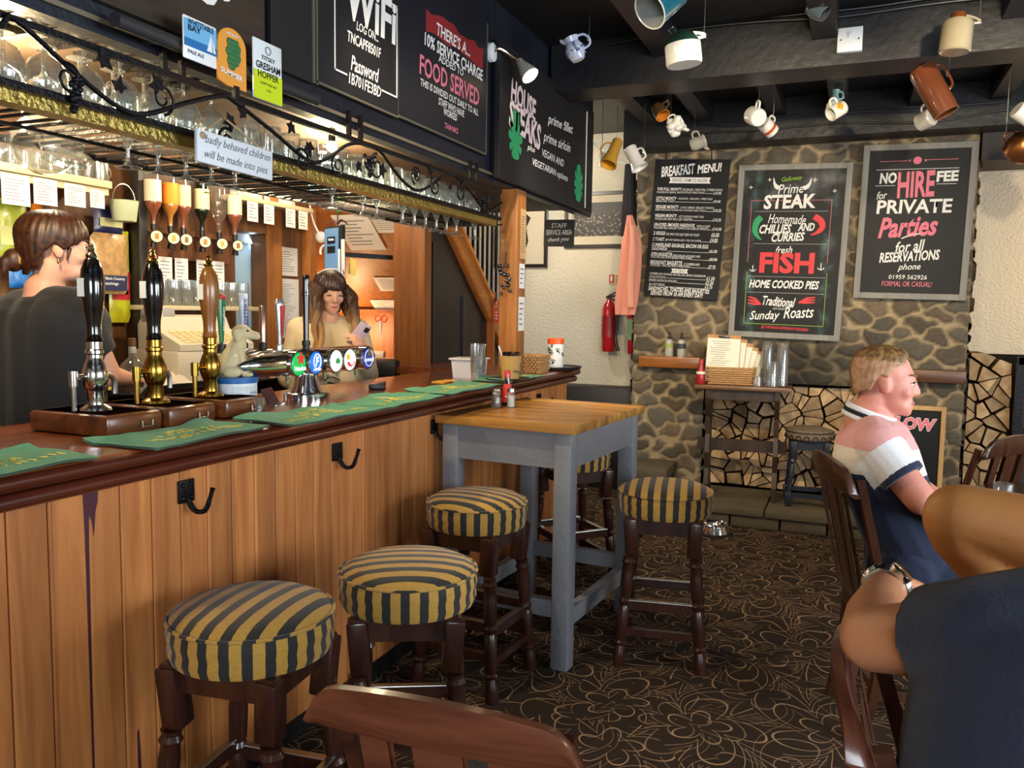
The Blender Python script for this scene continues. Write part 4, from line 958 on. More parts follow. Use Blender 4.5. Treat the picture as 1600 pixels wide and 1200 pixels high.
for pl in wedges(cells(-1.02, .375, HZ + .002, .93, .155, .10, 5, .55), 3): log(pl, 6.40, .30, 'split log stacked in the fireplace, pale cut end facing the room', 'logs stacked in the fireplace', rnd)
for pl in wedges(cells(.74, 1.0, .08, 1.22, .15, .115, 8, .55), 4): 
    if sum(p[1] for p in pl) / len(pl) - sum(p[0] - .74 for p in pl) / len(pl) * -.55 < 1.24: log(pl, 6.38, .34, 'split log in the tall stack right of the stone chimney breast', 'logs stacked right of the chimney breast', rnd)
struct(MB().box((-.32, 6.73, .5), (1.5, .02, 1.0)).box((.95, 6.74, .6), (.5, .02, 1.2)).build('trim_8', mat('near_black_backing', '#0b0a09', .95), smooth=0))  # near-black backing sheets behind both log stacks
# ironwork screen beside the log stack
isc = thing('fire_screen', 'black screen with ornate scroll ironwork right of the log stack', 'fire screen', (1.27, 6.3, 0))
b = MB()
for s in (-1, 1): b.box((s * .235, 0, .6), (.05, .04, 1.2))
b.box((0, 0, 1.175), (.5, .04, .05)).box((0, 0, .7), (.44, .03, .04)).box((0, 0, .1), (.44, .03, .2)); b.build('frame', iron, isc, smooth=0)
MB().box((0, .025, .6), (.44, .008, 1.1)).build('back_plate', mat('soot_grey', '#3a3634', .8), isc, smooth=0)
b = MB()
for cz in (.82, .98, 1.1, .45):
    for s in (-1, 1):
        for r in (.06, .035): b.tube(arc((s * .085, -.002, cz), r, 0, 5.2 * s, 16, 'xz'), .008, 6)
        b.tube(spline([(s * .02, -.002, cz - .08), (s * .09, -.002, cz), (s * .02, -.002, cz + .08)]), .007, 6)
b.build('scrollwork', iron, isc)
# ================================================================ FRAMED BOARDS ON THE STONE
frame_grey = wood('grey_frame_wood', '#77756f', '#8f8d86', .6, 'Z', 1); slate = mat('chalkboard_slate', '#0f1012', .55, var=.3, vscale=4, spec=.3)
def wboard(name, lab, c, w, h, rot, framed=True, fw_=.042):
    o = thing(name, lab, 'chalkboard', c, rot=(0, rot, 0))
    MB().box((0, 0, 0), (w - .02 if framed else w, .016, h - .02 if framed else h), bev=.001).build('board', slate, o, smooth=0)
    if framed:
        b = MB()
        for s in (-1, 1): b.box((s * (w / 2 - fw_ / 2), -.006, 0), (fw_, .034, h), bev=.004).box((0, -.0055, s * (h / 2 - fw_ / 2)), (w - 2 * fw_ + .004, .033, fw_), bev=.004)
        b.build('frame', frame_grey, o, smooth=0)
    return o
YL = T(0, -.0088, 0) @ YM; YL2 = T(0, -.0098, 0) @ YM
def L2(o, name, m, pts, r, z=-.0095): return MB().tube([(x, z, y) for x, y in pts], r, 6, flat=.3, nrm=(0, -1, 0)).build(name, m, o)
mo = wboard('chalkboard', 'narrow black breakfast menu chalkboard hanging on the stone wall', (-1.205, 6.278, 2.09), .56, 1.035, .058, False)
lettering(mo, 'lettering', chalk, MENU_BIG + MENU_SMALL, YL)
b = MB(); bl = MB()
for k, r in enumerate(MENU_RULE[:-2]): b.box((r[1], -.0088, r[2]), (r[3], .001, .0022))
b.build('price_rules', chalk, mo, smooth=0)
for r in MENU_RULE[-2:]:
    w, h = r[3] / 2, r[4] / 2; bb = MB(); bb.prism([(-w, -h), (w, -h), (w - .012, 0), (w, h), (-w, h), (-w + .012, 0)], .001, T(r[1], -.0084, r[2]) @ YM); bb.build('banner', chalk, mo, smooth=0)
lettering(mo, 'banner_lettering', mat('black_ink', '#121212'), MENU_BAN, T(0, -.0098, 0) @ YM)
for s in (-1, 1): MB().cyl((s * .17 - .03, -.002, .51), (s * .17 - .034, -.0, .585), .004, n=6).build('hook', iron, mo)
def smoky():
    m = mat('chalkboard_smoky', '#0f1012', .55, spec=.3); n = m.node_tree.nodes; l = m.node_tree.links; tc = n.new('ShaderNodeTexCoord'); sp = n.new('ShaderNodeSeparateXYZ'); l.new(tc.outputs['Object'], sp.inputs[0])
    def mr(v, a, b): o = n.new('ShaderNodeMapRange'); o.interpolation_type = 'SMOOTHSTEP'; o.inputs[1].default_value = a; o.inputs[2].default_value = b; l.new(v, o.inputs[0]); return o.outputs[0]
    def mul(a, b): o = n.new('ShaderNodeMath'); o.operation = 'MULTIPLY'; l.new(a, o.inputs[0]); l.new(b, o.inputs[1]); return o.outputs[0]
    ab = n.new('ShaderNodeMath'); ab.operation = 'ABSOLUTE'; l.new(sp.outputs[0], ab.inputs[0]); col = None
    for sc, mask, c in ((5, mr(sp.outputs[2], .22, .5), '#777a7c'), (7, mul(mr(ab.outputs[0], .19, .27), mr(ab.outputs[0], .33, .26)), '#5f8580')):
        t = n.new('ShaderNodeTexNoise'); t.inputs['Scale'].default_value = sc; t.inputs['Detail'].default_value = 3; l.new(tc.outputs['Object'], t.inputs['Vector']); k = mul(mr(t.outputs[0], .45, .85), mask)
        x = n.new('ShaderNodeMix'); x.data_type = 'RGBA'; l.new(k, x.inputs[0]); x.inputs[7].default_value = hx(c)
        if col: l.new(col, x.inputs[6])
        else: x.inputs[6].default_value = hx('#0f1012')
        col = x.outputs[2]
    l.new(col, n['Principled BSDF'].inputs['Base Color']); return m
so = wboard('chalkboard', 'large grey framed chalkboard advertising steak and fish above the logs', (-.46, 6.27, 1.908), .775, 1.25, .028)
so.children[0].data.materials[0] = smoky()
lettering(so, 'lettering', chalk, STEAK_WHITE, YL2); lettering(so, 'red_lettering', redp, STEAK_RED, YL2); lettering(so, 'green_lettering', lime, STEAK_GREEN, YL2)
R_ = {r[0]: r[1:] for r in STEAK_RECT}; G_ = {r[0]: r[1:] for r in STEAK_POS}
for nm, mm in (('redbox', pinkp), ('greenbox', lime)):
    cx, cy, w, h = R_[nm]; b = MB()
    for s in (-1, 1): b.box((cx + s * w / 2, -.0086, cy), (.003, .001, h))
    b.box((cx, -.0086, cy - h / 2 if nm == 'greenbox' else cy + h / 2), (w, .001, .003)); b.build('border', mm, so, smooth=0)
b = MB()
for r in STEAK_DOT:
    for k in range(40): b.box((r[1] - r[3] / 2 + r[3] * k / 39, -.0087, r[2]), (.006, .001, .003))
b.build('dotted_rules', chalk, so, smooth=0)
def chilli(b, g, flip):
    cx, cy, w, h = g; P = [(cx + flip * w * .25, cy + h * .4), (cx - flip * w * .15, cy + h * .2), (cx - flip * w * .28, cy - h * .1), (cx - flip * w * .0, cy - h * .35), (cx + flip * w * .42, cy - h * .48)]
    b.tube([(p.x, -.009, p.z) for p in spline([(x, 0, y) for x, y in P], 4)], [.02, .022, .022, .022, .022, .022, .021, .02, .019, .018, .017, .015, .012, .009, .007, .005, .002], 8, flat=.06, nrm=(0, -1, 0))
b = MB(); chilli(b, G_['chilliG'], 1); b.build('green_chilli', greenp, so)
b = MB(); chilli(b, G_['chilliR'], -1); b.build('red_chilli', redp, so)
for nm, f in (('hornL', 1), ('hornR', -1)):
    cx, cy, w, h = G_[nm]; MB().tube([(cx - f * w * .45, -.009, cy + h * .5), (cx - f * w * .3, -.009, cy), (cx, -.009, cy - h * .3), (cx + f * w * .5, -.009, cy - h * .45)], [.001, .008, .014, .016], 6, flat=.06, nrm=(0, -1, 0)).build('horn', chalk, so)
for nm in ('s1', 's2', 's3', 's4'):
    cx, cy, w, h = G_[nm]; b = MB()
    for a in (0, PI / 2, PI / 4, -PI / 4): b.box((cx, -.0088, cy), (w * (.9 if a in (0, PI / 2) else .5), .001, .003), rotm(0, a, 0))
    b.build('star', chalk, so, smooth=0)
for nm, f in (('wingL', 1), ('wingR', -1)):
    cx, cy, w, h = G_[nm]; b = MB()
    for k in range(3): b.tube([(cx - f * w * .48, -.009, cy + h * (.35 - .28 * k)), (cx, -.009, cy + h * (.2 - .25 * k)), (cx + f * w * .45, -.009, cy - h * .3)], [.004, .0075, .004], 6, flat=.06, nrm=(0, -1, 0))
    b.build('red_wing', redp, so)
for nm in ('anL', 'anR'):
    cx, cy, w, h = G_[nm]; MB().tube([(cx, -.009, cy + h * .5), (cx, -.009, cy - h * .4)], .003, 6, flat=.3, nrm=(0, -1, 0)).tube([(p[0], -.009, p[2]) for p in arc((cx, 0, cy), h * .45, PI + .3, 2 * PI - .3, 8, 'xz')], .003, 6, flat=.3, nrm=(0, -1, 0)).build('anchor', chalk, so)
sm = mat('chalk_smudge_grey', '#4a4d50', .8)
ho = wboard('chalkboard', 'grey framed chalkboard about private parties at the right of the stone wall', (.344, 6.27, 2.10), .70, 1.05, .022)
lettering(ho, 'lettering', chalk, HIRE_WHITE, YL2); lettering(ho, 'pink_lettering', pinkp, HIRE_PINK, YL2)
H_ = {r[0]: r[1:] for r in HIRE_POS}
b = MB()
for nm in ('lineL', 'lineR'): b.box((H_[nm][0], -.0088, H_[nm][1]), (H_[nm][2], .001, .0035))
for nm in ('dot', 'd1', 'd2'): b.lathe([(H_[nm][2] / 2, 0), (H_[nm][2] / 2, .001)], 20, T(H_[nm][0], -.0084, H_[nm][1]) @ YM)
b.build('pink_ornament', pinkp, ho, smooth=0)
b = MB()
for nm in ('w1', 'w2', 'w3'): b.box((H_[nm][0], -.0088, H_[nm][1]), (H_[nm][2], .001, .003))
cx, cy, w, h = H_['sw']; b.tube([(cx - w / 2, -.009, cy - h / 2), (cx, -.009, cy + h * .3), (cx + w / 2, -.009, cy + h / 2)], .004, 6, flat=.3, nrm=(0, -1, 0)); b.build('white_ornament', chalk, ho, smooth=0)
# small framed sign standing at the right pilaster, its left part hidden behind the young man
lo = wboard('chalkboard', 'small pale wood framed chalkboard leaning by the right pilaster behind the young man', (.335, 6.12, .50), .52, .72, .0, True, .03)
for ch in lo.children:
    if ch.name.startswith('frame'): ch.data.materials[0] = wood('pine_frame', '#a9824e', '#caa36b', .5, 'Z', 1)
lettering(lo, 'lettering', pinkp, [('LOW', .08, .235, .25, .085, .1, -.03, .05)], YL); lettering(lo, 'lettering', chalk, [('LOW', .08, .235, .257, .092, .1, -.03, .075)], T(0, -.0083, 0) @ YM)
# ================================================================ ON THE BAR
clear = glass('clear_glass'); plastic = glass('clear_plastic', '#f2f4f5', .8, .06); brassm = mat('polished_brass', '#b08a3c', .22, metal=1); gloss_black = mat('gloss_black', '#08080a', .08, coat=1)
box_wood = wood('pump_box_wood', '#43200f', '#74401f', .3, 'Y', 1.2, coat=.4); oakh = wood('oak_handle', '#6e3f17', '#a2682c', .3, 'Z', 1, coat=.5)
BT = 1.1
def pump(lab, y, metal, handle, rot=0, first=False):
    t = thing('hand_pump', lab, 'beer pump', (-1.955, y, BT), rot, 'hand pumps on the bar')
    MB().box((0, 0, .03), (.30, .19, .058), bev=.012).box((0, 0, .056), (.27, .165, .006), bev=.002).build('base_box', box_wood, t)
    MB().lathe([(.042, .059), (.04, .066), (.024, .075), (.022, .11), (.026, .118), (.034, .14), (.034, .165), (.026, .19), (.021, .2), (.021, .214), (.025, .218), (.025, .226), (.021, .23), (.021, .25)], 24).build('column', metal, t)
    MB().lathe([(.021, .25), (.024, .255), (.021, .262), (.0195, .275), (.02, .3), (.026, .34), (.031, .38), (.032, .41), (.028, .45), (.019, .476), (.013, .482)], 28).build('handle', handle, t)
    MB().lathe([(.013, .482), (.016, .487), (.014, .492), (.008, .497), (.01, .503), (.006, .512), (.008, .516), (.001, .522)], 16).build('finial', metal, t)
    MB().box((-.005, -.033, .4), (.02, .004, .05), rotm(0, 0, .25)).build('label_tag', paper, t, smooth=0)
    MB().cyl((0, -.03, .155), (.0, -.075, .155), .008).cyl((0, -.07, .172), (0, -.07, .062), .009, .007).lathe([(.012, .13), (.012, .172)], 12, T(0, -.07, 0)).build('side_valve', metal, t)
    b = MB(); b.tube([(-.07, .07, .058), (-.07, .07, .12)] + arc((-.07, .098, .12), .028, PI, 0, 8, 'yz') + [(-.07, .126, .09)], .008, 10); b.build('swan_neck', steel, t)
    MB().tube([(.151, .05, .035), (.158, .05, .035), (.158, .05, .02), (.158, .015, .02), (.158, .015, .035), (.151, .015, .035)], .0025, 6).build('drawer_pull', steel, t)
pump('hand pump with gloss black handle on a chrome column, leftmost on the bar', 1.655, chrome, gloss_black)
pump('hand pump with gloss black handle on a brass column, middle of the row', 1.868, brassm, gloss_black)
pump('hand pump with turned oak handle on a brass column', 2.10, brassm, oakh)
# chrome beer font: a bullet shaped bar on a conical column
f = thing('beer_font', 'chrome bullet-shaped beer font with five lit round badges', 'beer font', (-1.93, 2.58, BT))
MB().lathe([(.088, 0), (.088, .028), (.08, .032), (.062, .034), (.052, .06), (.04, .12)], 40).build('column', chrome, f)
M = T(0, -.38, .15) @ Vector((0, 1, 0)).to_track_quat('Z', 'X').to_matrix().to_4x4()
MB().lathe([(.004, 0), (.02, .02), (.037, .06), (.047, .11), (.05, .17), (.05, .79), (.044, .80)], 36, M).build('barrel', chrome, f)
BAD = [(-.125, '#19a04a', 'green lit badge with a red star'), (-.022, '#1c63c4', 'blue lit badge'), (.11, '#f1efe8', 'white lit badge with a small green mark'), (.205, '#f4eadb', 'cream lit badge with a red curve'), (.335, '#1d2f7a', 'dark blue lit badge with a silver harp')]
for k, (y, c, lab) in enumerate(BAD):
    rm = MB(); Mx = T(.046, y, .148) @ XM
    rm.lathe([(.047, -.02), (.047, .012), (.043, .016)], 32, Mx, cap1=False); o = rm.build('badge_rim', chrome, f)
    o2 = MB().lathe([(.0425, .012), (.035, .018), (.001, .02)], 32, Mx, cap0=False).build('badge', mat('badge_colour_%d' % k, c, .3, emit=.55), f); o2['label'] = lab
    Mt = T(.0675, y, .148) @ XM; wl_ = mat('badge_white_lit', '#f7f7f7', .4, emit=.5)
    if k == 0:
        lettering(o2, 'lettering', wl_, [('Heineken', 0, -.015, .068, .018, 0, 0, .02)], Mt)
        pts = [((.026 if i % 2 == 0 else .011) * math.sin(i * PI / 5), (.026 if i % 2 == 0 else .011) * math.cos(i * PI / 5)) for i in range(10)]
        MB().prism(pts, .002, Mt @ T(.004, .02, -.001)).build('star', mat('badge_red_lit', '#d3202a', .4, emit=.4), o2, smooth=0)
    elif k == 1: lettering(o2, 'lettering', wl_, [("FOSTER'S", 0, -.026, .05, .009, .2, 0, .03), ('F', 0, .006, .02, .035, .1, 0, .05)], Mt); MB().tube([Mt @ Vector((.022 * math.cos(q), .005 + .028 * math.sin(q), 0)) for q in [2 * PI * j / 20 for j in range(20)]], .002, 5, closed=True).build('ring', wl_, o2)
    elif k == 2: b = MB(); b.prism([(-.012, -.008), (.012, -.008), (.016, .004), (0, .016), (-.014, .006)], .001, Mt @ T(.002, -.002, -.001)); b.build('leaf_mark', mat('badge_green_lit', '#2c8a4e', .4, emit=.3), o2, smooth=0)
    elif k == 3: MB().tube([Mt @ Vector((.022 * math.cos(q), -.008 + .016 * math.sin(q), -.001)) for q in [PI + PI * j / 10 for j in range(11)]], .006, 6, flat=.3).build('red_curve', mat('badge_red_lit', '#d3202a', .4, emit=.4), o2); MB().lathe([(.012, 0), (.012, .001)], 16, Mt @ T(-.02, .012, -.002)).build('amber_spot', mat('badge_amber_lit', '#e8b53a', .4, emit=.3), o2)
    else:
        lettering(o2, 'lettering', wl_, [('GUINNESS', 0, -.006, .07, .013, 0, 0, .02)], Mt)
        MB().prism([(-.016, .008), (-.006, .04), (.008, .042), (.018, .008), (.004, .012)], .001, Mt).build('harp', steel, o2, smooth=0); MB().tube([Mt @ Vector((.030 * math.cos(q), .002 + .034 * math.sin(q), 0)) for q in [2 * PI * j / 24 for j in range(24)]], .0012, 5, closed=True).build('ring', wl_, o2)
b = MB()
for y in (-.12, 0, .11, .2, .33): b.cyl((.005, y, .11), (.005, y, .075), .009, .006, 10)
b.build('spout', chrome, f)
def tap(name, lab, loc, parts):
    t = thing(name, lab, 'tap handle', loc); 
    for nm, m, prof, fx in parts: MB().lathe(prof, 20, Matrix.Diagonal((fx, 1, 1, 1))).build(nm, m, t)
    return t
silver = mat('satin_silver', '#c8ccd2', .25, metal=.8); fgreen = mat('green_enamel', '#1c7a4c', .3, coat=.5); fblue = mat('blue_enamel', '#27479a', .3, coat=.5); fred = mat('red_enamel', '#c22a36', .3, coat=.5); blackp = mat('black_plastic', '#101012', .4)
MB().lathe([(.014, .178), (.013, .21), (.017, .212), (.015, .23)], 16, T(0, 0, 0)).build('tap_collar', blackp, f)
MB().lathe([(.0105, .195), (.011, .30), (.014, .40), (.017, .402), (.017, .41), (.013, .44), (.016, .462), (.012, .478)], 20, T(0, .0, 0)).build('black_tap_handle', gloss_black, f)
MB().lathe([(.016, .19), (.016, .215), (.008, .22), (.010, .26), (.021, .36), (.021, .372), (.012, .385)], 20, T(0, -.155, 0) @ Matrix.Diagonal((.7, 1, 1, 1))).build('silver_tap_handle', silver, f)
MB().prism([(-.003, .25), (.003, .25), (.014, .36), (-.014, .36)], .002, T(.0125, -.155, 0) @ XM).build('red_panel', fred, f, smooth=0)
# second small font behind with three tall handles
g = thing('beer_font', 'smaller chrome beer font behind the pale dog figure with three tall tap handles', 'beer font', (-2.16, 2.48, BT))
MB().lathe([(.06, 0), (.06, .02), (.035, .04), (.03, .13)], 28).build('column', chrome, g)
MB().cyl((0, -.15, .155), (0, .17, .155), .034, n=24).build('barrel', chrome, g)
for y, nm in ((-.1, 'a'), (.02, 'b'), (.13, 'c')): MB().lathe([(.016, .18), (.016, .215), (.011, .22)], 16, T(0, y, 0)).build('tap_collar', blackp, g)
o = MB().lathe([(.009, .215), (.011, .24), (.022, .37), (.022, .385), (.014, .402)], 20, T(0, -.1, 0) @ Matrix.Diagonal((.6, 1, 1, 1))).build('green_tap_handle', fgreen, g)
MB().ell((.008, -.1, .388), (.008, .016, .012)).build('red_top', fred, g)
lettering(o, 'lettering', wht, [('Heineken', 0, 0, .085, .013, 0, PI / 2, .02)], T(.0125, -.1, .31) @ XM)
o = MB().lathe([(.012, .215), (.014, .26), (.021, .36), (.022, .4), (.018, .405)], 20, T(0, .02, 0) @ Matrix.Diagonal((.55, 1, 1, 1))).build('blue_and_white_tap_handle', mat('pale_enamel', '#c5d2e4', .25, coat=.5), g)
lettering(o, 'lettering', fblue, [("FOSTER'S", 0, 0, .11, .016, 0, PI / 2, .03)], T(.0125, .018, .33) @ XM)
MB().box((.0, .041, .32), (.006, .008, .15)).build('blue_edge', fblue, g, smooth=0)
MB().lathe([(.013, .215), (.013, .36), (.011, .364)], 20, T(0, .13, 0)).build('copper_tap_handle', mat('rose_steel', '#c9a79c', .2, metal=1), g)
# tub and dog figure
tubm = mat('white_tub', '#dfe4e6', .4); tblue = mat('tub_blue', '#1d63a8', .4)
t = thing('plastic_tub', 'white and blue round tub of wipes at the end of the hand pumps', 'tub', (-1.96, 2.225, BT))
MB().lathe([(.066, 0), (.07, .004), (.071, .098)], 36).build('body', tubm, t)
MB().lathe([(.0715, 0.0), (.0725, .002), (.0725, .014)], 36, cap0=False, cap1=False).build('base_band', mat('tub_navy', '#15356e', .4), t); MB().lathe([(.074, .094), (.075, .112), (.07, .114)], 36).build('lid', tblue, t)
b = MB(); 
for a in range(-9, 10): pass
b.grid(lambda u, v: ((.0722) * math.cos((u - .5) * 1.3 - .35), (.0722) * math.sin((u - .5) * 1.3 - .35), .02 + .065 * v), 14, 3); b.build('label', mat('tub_label', '#c9d3d6', .5, var=.3, vscale=30), t)
lettering(t, 'lettering', tblue, [('Cleaning', 0, 0, .035, .01)], T(.072, .005, .062) @ rotm(0, 0, .1) @ XM)
# collection dog
dg_ = mat('dog_cream_plaster', '#cdbc90', .7, bump=.15, bscale=50)
t = thing('dog_figure', 'pale cream sitting dog figure with a white band on top of the tub', 'figurine', (-1.965, 2.225, BT + .114), -.95)
b = MB(); b.cap((0, -.02, .03), (0, .012, .105), .047, .03, 18, 1.0).ell((0, -.035, .028), (.05, .045, .03)).cap((0, .01, .1), (0, .018, .135), .024, .022).ell((0, .025, .152), (.027, .034, .027)).cap((0, .045, .146), (0, .075, .14), .017, .014)
for s in (-1, 1): b.cap((s * .02, .02, .09), (s * .02, .035, .01), .014, .012).ell((s * .02, .046, .008), (.013, .02, .009)).ell((s * .04, -.005, .018), (.016, .035, .02)).ell((s * .028, .012, .142), (.007, .014, .024), rotm(.3, 0, 0))
o = b.build('body', dg_, t); md = o.modifiers.new('r', 'REMESH'); md.mode = 'VOXEL'; md.voxel_size = .0035; md.use_smooth_shade = True; sm_ = o.modifiers.new('s', 'SMOOTH'); sm_.iterations = 4
b = MB()
for s in (-1, 1): b.ell((s * .02, .048, .158), .0042, u=8, v=6)
b.ell((0, .088, .144), (.006, .005, .005), u=8, v=6); b.build('eyes_and_nose', mat('dog_black', '#0a0a0a', .2), t)
MB().tube([(-.03, .03, .085), (.0, .045, .095), (.033, .01, .075), (.036, -.03, .055)], .003, 6).build('white_band', wht, t)
# card reader, glass of lemon, small items by the font
t = thing('card_reader', 'black and silver card reader lying on the bar beyond the font', 'card reader', (-1.95, 3.12, BT), .5)
MB().box((0, 0, .014), (.07, .16, .026), bev=.006).build('body', blackp, t); MB().box((0, .035, .028), (.05, .05, .002)).build('screen', mat('screen_grey', '#3b4654', .1), t); MB().box((-.01, -.05, .028), (.03, .03, .004), bev=.001).build('red_button', fred, t)
MB().box((0, .09, .012), (.06, .03, .02), bev=.003).build('clear_end', plastic, t)
t = thing('tumbler', 'small glass of ice and lemon on the bar in front of the tub', 'glass', (-1.82, 2.16, BT))
MB().lathe([(.024, .002), (.027, .055)], 20, cap1=False).build('glass', clear, t); MB().ell((0, 0, .018), (.02, .02, .014)).build('ice', mat('ice', '#cfdde3', .2), t)
t = thing('price_stand', 'small clear plastic stand with a dark card on the bar by the font', 'stand', (-1.95, 2.39, BT), .3)
MB().box((0, 0, .032), (.004, .1, .062), rotm(0, -.5, 0)).build('card', mat('dark_red_card', '#4b2226', .5), t, smooth=0); MB().box((.012, 0, .003), (.06, .11, .004)).build('foot', plastic, t, smooth=0)
# ---- right end of the bar
t = thing('plastic_cup', 'tall stack of clear plastic tumblers standing on the bar by the post', 'cup', (-1.77, 3.79, BT), 0)
for k in range(6): MB().lathe([(.034, .004 + k * .018), (.036, .01 + k * .018), (.040, .125 + k * .012)], 24, cap1=False).build('cup', plastic, t)
t = thing('plastic_box', 'translucent white plastic container behind the plastic cups', 'box', (-1.87, 3.90, BT), .1)
b = MB(); b.prism([(-.07, -.06), (.07, -.06), (.07, .06), (-.07, .06)], .095, scale_top=1.12); b.build('body', mat('milky_plastic', '#dcdde6', .4), t, smooth=0); MB().box((0, 0, .1), (.18, .16, .01), bev=.004).build('lid', mat('milky_lid', '#e6e6ee', .3), t)
kraft = mat('kraft_paper', '#b38f4f', .7)
t = thing('cutlery_pot', 'printed kraft paper pot of dark sachets and straws beside the post', 'pot', (-1.60, 3.82, BT + .012))
MB().lathe([(.044, 0), (.056, .115), (.0565, .117)], 32, cap1=False).build('pot', kraft, t)
lettering(t, 'lettering', mat('black_ink', '#121212'), [('WE', -.01, .095, .03, .012, .1, -.5, .02), ('PROUDLY', .012, .078, .055, .016, .1, -.4, .02), ('Serve', .012, .04, .05, .02, .3, -.3, .02)], T(.042, -.032, .0) @ rotm(0, -.1, -.6) @ XM)
b = MB(); rnd = random.Random(4)
for k in range(14): b.box((rnd.uniform(-.03, .03), rnd.uniform(-.03, .03), .10 + rnd.uniform(0, .02)), (.03, .006, .04), rotm(rnd.uniform(-.5, .5), rnd.uniform(-.5, .5), rnd.uniform(0, 3)))
b.build('sachets', mat('dark_sachet', '#2a1512', .4), t, smooth=0)
MB().cyl((-.02, -.02, .06), (-.05, -.04, .165), .004).build('straw', wht, t)
wick = mat('wicker', '#a97f4e', .7, var=.5, vscale=70)
def basket(name, lab, loc, rz, w, d, h, n=7, group=None):
    t = thing(name, lab, 'basket', loc, rz, group)
    b = MB(); rnd = random.Random(9)
    for k in range(n):
        z = h * (k + .5) / n; e = 1 + .12 * z / h; pts = []; m = 44
        for i in range(m):
            u = i / m * 4; s = int(u); q = (u - s) * 2 - 1; c = [(q, -1), (1, q), (-q, 1), (-1, -q)][s]
            wv = .0045 * (1 if (i + k) % 2 else -1); pts.append((c[0] * (w / 2 * e) + (wv if abs(c[0]) == 1 else 0), c[1] * (d / 2 * e) + (wv if abs(c[1]) == 1 else 0), z))
        b.tube(pts, h / n * .46, 5, closed=True)
    b.box((0, 0, .004), (w * .96, d * .96, .006)); b.build('weave', wick, t)
    pts = [(c[0] * w / 2 * 1.13, c[1] * d / 2 * 1.13, h) for c in ((-1, -1), (1, -1), (1, 1), (-1, 1))]
    MB().tube([Vector(pts[i]).lerp(Vector(pts[(i + 1) % 4]), q / 4) for i in range(4) for q in range(4)], .006, 6, closed=True).build('rim', wick, t); return t
basket('wicker_basket', 'small square wicker basket on the bar beside the paw print jar', (-1.71, 4.43, BT), 0, .12, .15, .10)
t = thing('treat_jar', 'white jar with black paw prints and an orange lid near the bar end', 'jar', (-1.68, 4.72, BT + .014))
MB().lathe([(.046, 0), (.05, .006), (.05, .14), (.044, .148)], 32).build('jar', mat('jar_white', '#e8e8e4', .3), t); MB().lathe([(.049, .145), (.051, .147), (.051, .176), (.048, .18)], 32).build('lid', mat('lid_orange', '#e2571c', .4), t)
b = MB(); rnd = random.Random(3); bk = mat('black_ink', '#121212')
for k in range(9):
    a = -1.2 + rnd.uniform(-1.1, 1.4); z = rnd.uniform(.03, .13); s = rnd.uniform(.5, 1.1)
    for du, dz, r in ((0, 0, .009), (-.011, .011, .0045), (-.004, .015, .0045), (.005, .015, .0045), (.012, .01, .0045)):
        aa = a + du * s / .05; b.ell((.0497 * math.cos(aa), .0497 * math.sin(aa), z + dz * s), (r * s * .9,) * 3, u=8, v=5)
b.build('paw_prints', bk, t)
t = MB().lathe([(.15, 0), (.165, .006), (.172, .022), (.168, .022), (.158, .010), (.001, .008)], 40).build('serving_tray', mat('black_tray', '#1d1c1b', .5)); t.location = (-1.70, 4.75, BT); tag(t, 'round black serving tray at the far end of the bar under the jar', 'tray')
t = MB().lathe([(.10, 0), (.115, .005), (.12, .014), (.115, .014), (.105, .008), (.001, .006)], 36).build('serving_tray', MATS['black_tray']); t.location = (-1.60, 3.80, BT + .002); tag(t, 'small round black tray under the kraft paper pot', 'tray')
t = MB().box((0, 0, .004), (.07, .09, .006)).box((.02, .04, .008), (.05, .07, .004), rotm(0, 0, .6)).build('snack_packet', mat('yellow_packet', '#d9a43a', .5), smooth=0); t.location = (-1.85, 3.55, BT); tag(t, 'flat yellow paper packets lying on the bar behind the towels', 'packet')
# ---- on the tall table
TT = 1.011
t = thing('vinegar_bottle', 'brown vinegar bottle with red top and red label on the tall table', 'bottle', (-1.49, 3.52, TT))
MB().lathe([(.026, 0), (.027, .01), (.026, .06), (.021, .085), (.0135, .12), (.0125, .14)], 24).build('bottle', glass('brown_glass', '#5a2a16', .9), t); MB().lathe([(.0265, .012), (.0272, .02), (.0265, .062), (.0215, .084), (.016, .108)], 24, cap0=False, cap1=False).build('label', mat('label_red', '#c2322c', .4), t); MB().lathe([(.0145, .132), (.0145, .162), (.012, .166)], 20).build('cap', fred, t)
lettering(t, 'lettering', wht, [("SARSON'S", 0, 0, .04, .011, .1, -.25, .02)], T(.018, -.022, .042) @ rotm(0, 0, -.9) @ XM)
t = thing('pepper_shaker', 'glass shaker with dark pepper on the tall table', 'shaker', (-1.495, 3.405, TT))
MB().lathe([(.021, 0), (.023, .01), (.02, .04), (.016, .055), (.021, .075), (.019, .08)], 16, cap1=False).build('glass', clear, t); MB().lathe([(.018, .004), (.018, .035)], 14).build('pepper', mat('pepper', '#4a3f33', .9), t); MB().lathe([(.02, .078), (.018, .086), (.001, .09)], 16).build('cap', steel, t)
t = thing('salt_shaker', 'fluted glass salt shaker in front of the vinegar bottle', 'shaker', (-1.445, 3.46, TT))
MB().lathe([(.02, 0), (.021, .01), (.019, .06), (.018, .072)], 10, cap1=False).build('glass', clear, t); MB().lathe([(.017, .003), (.016, .055)], 12).build('salt', mat('salt', '#e8e8e6', .9), t); MB().lathe([(.019, .072), (.018, .086), (.001, .09)], 16).build('cap', steel, t)
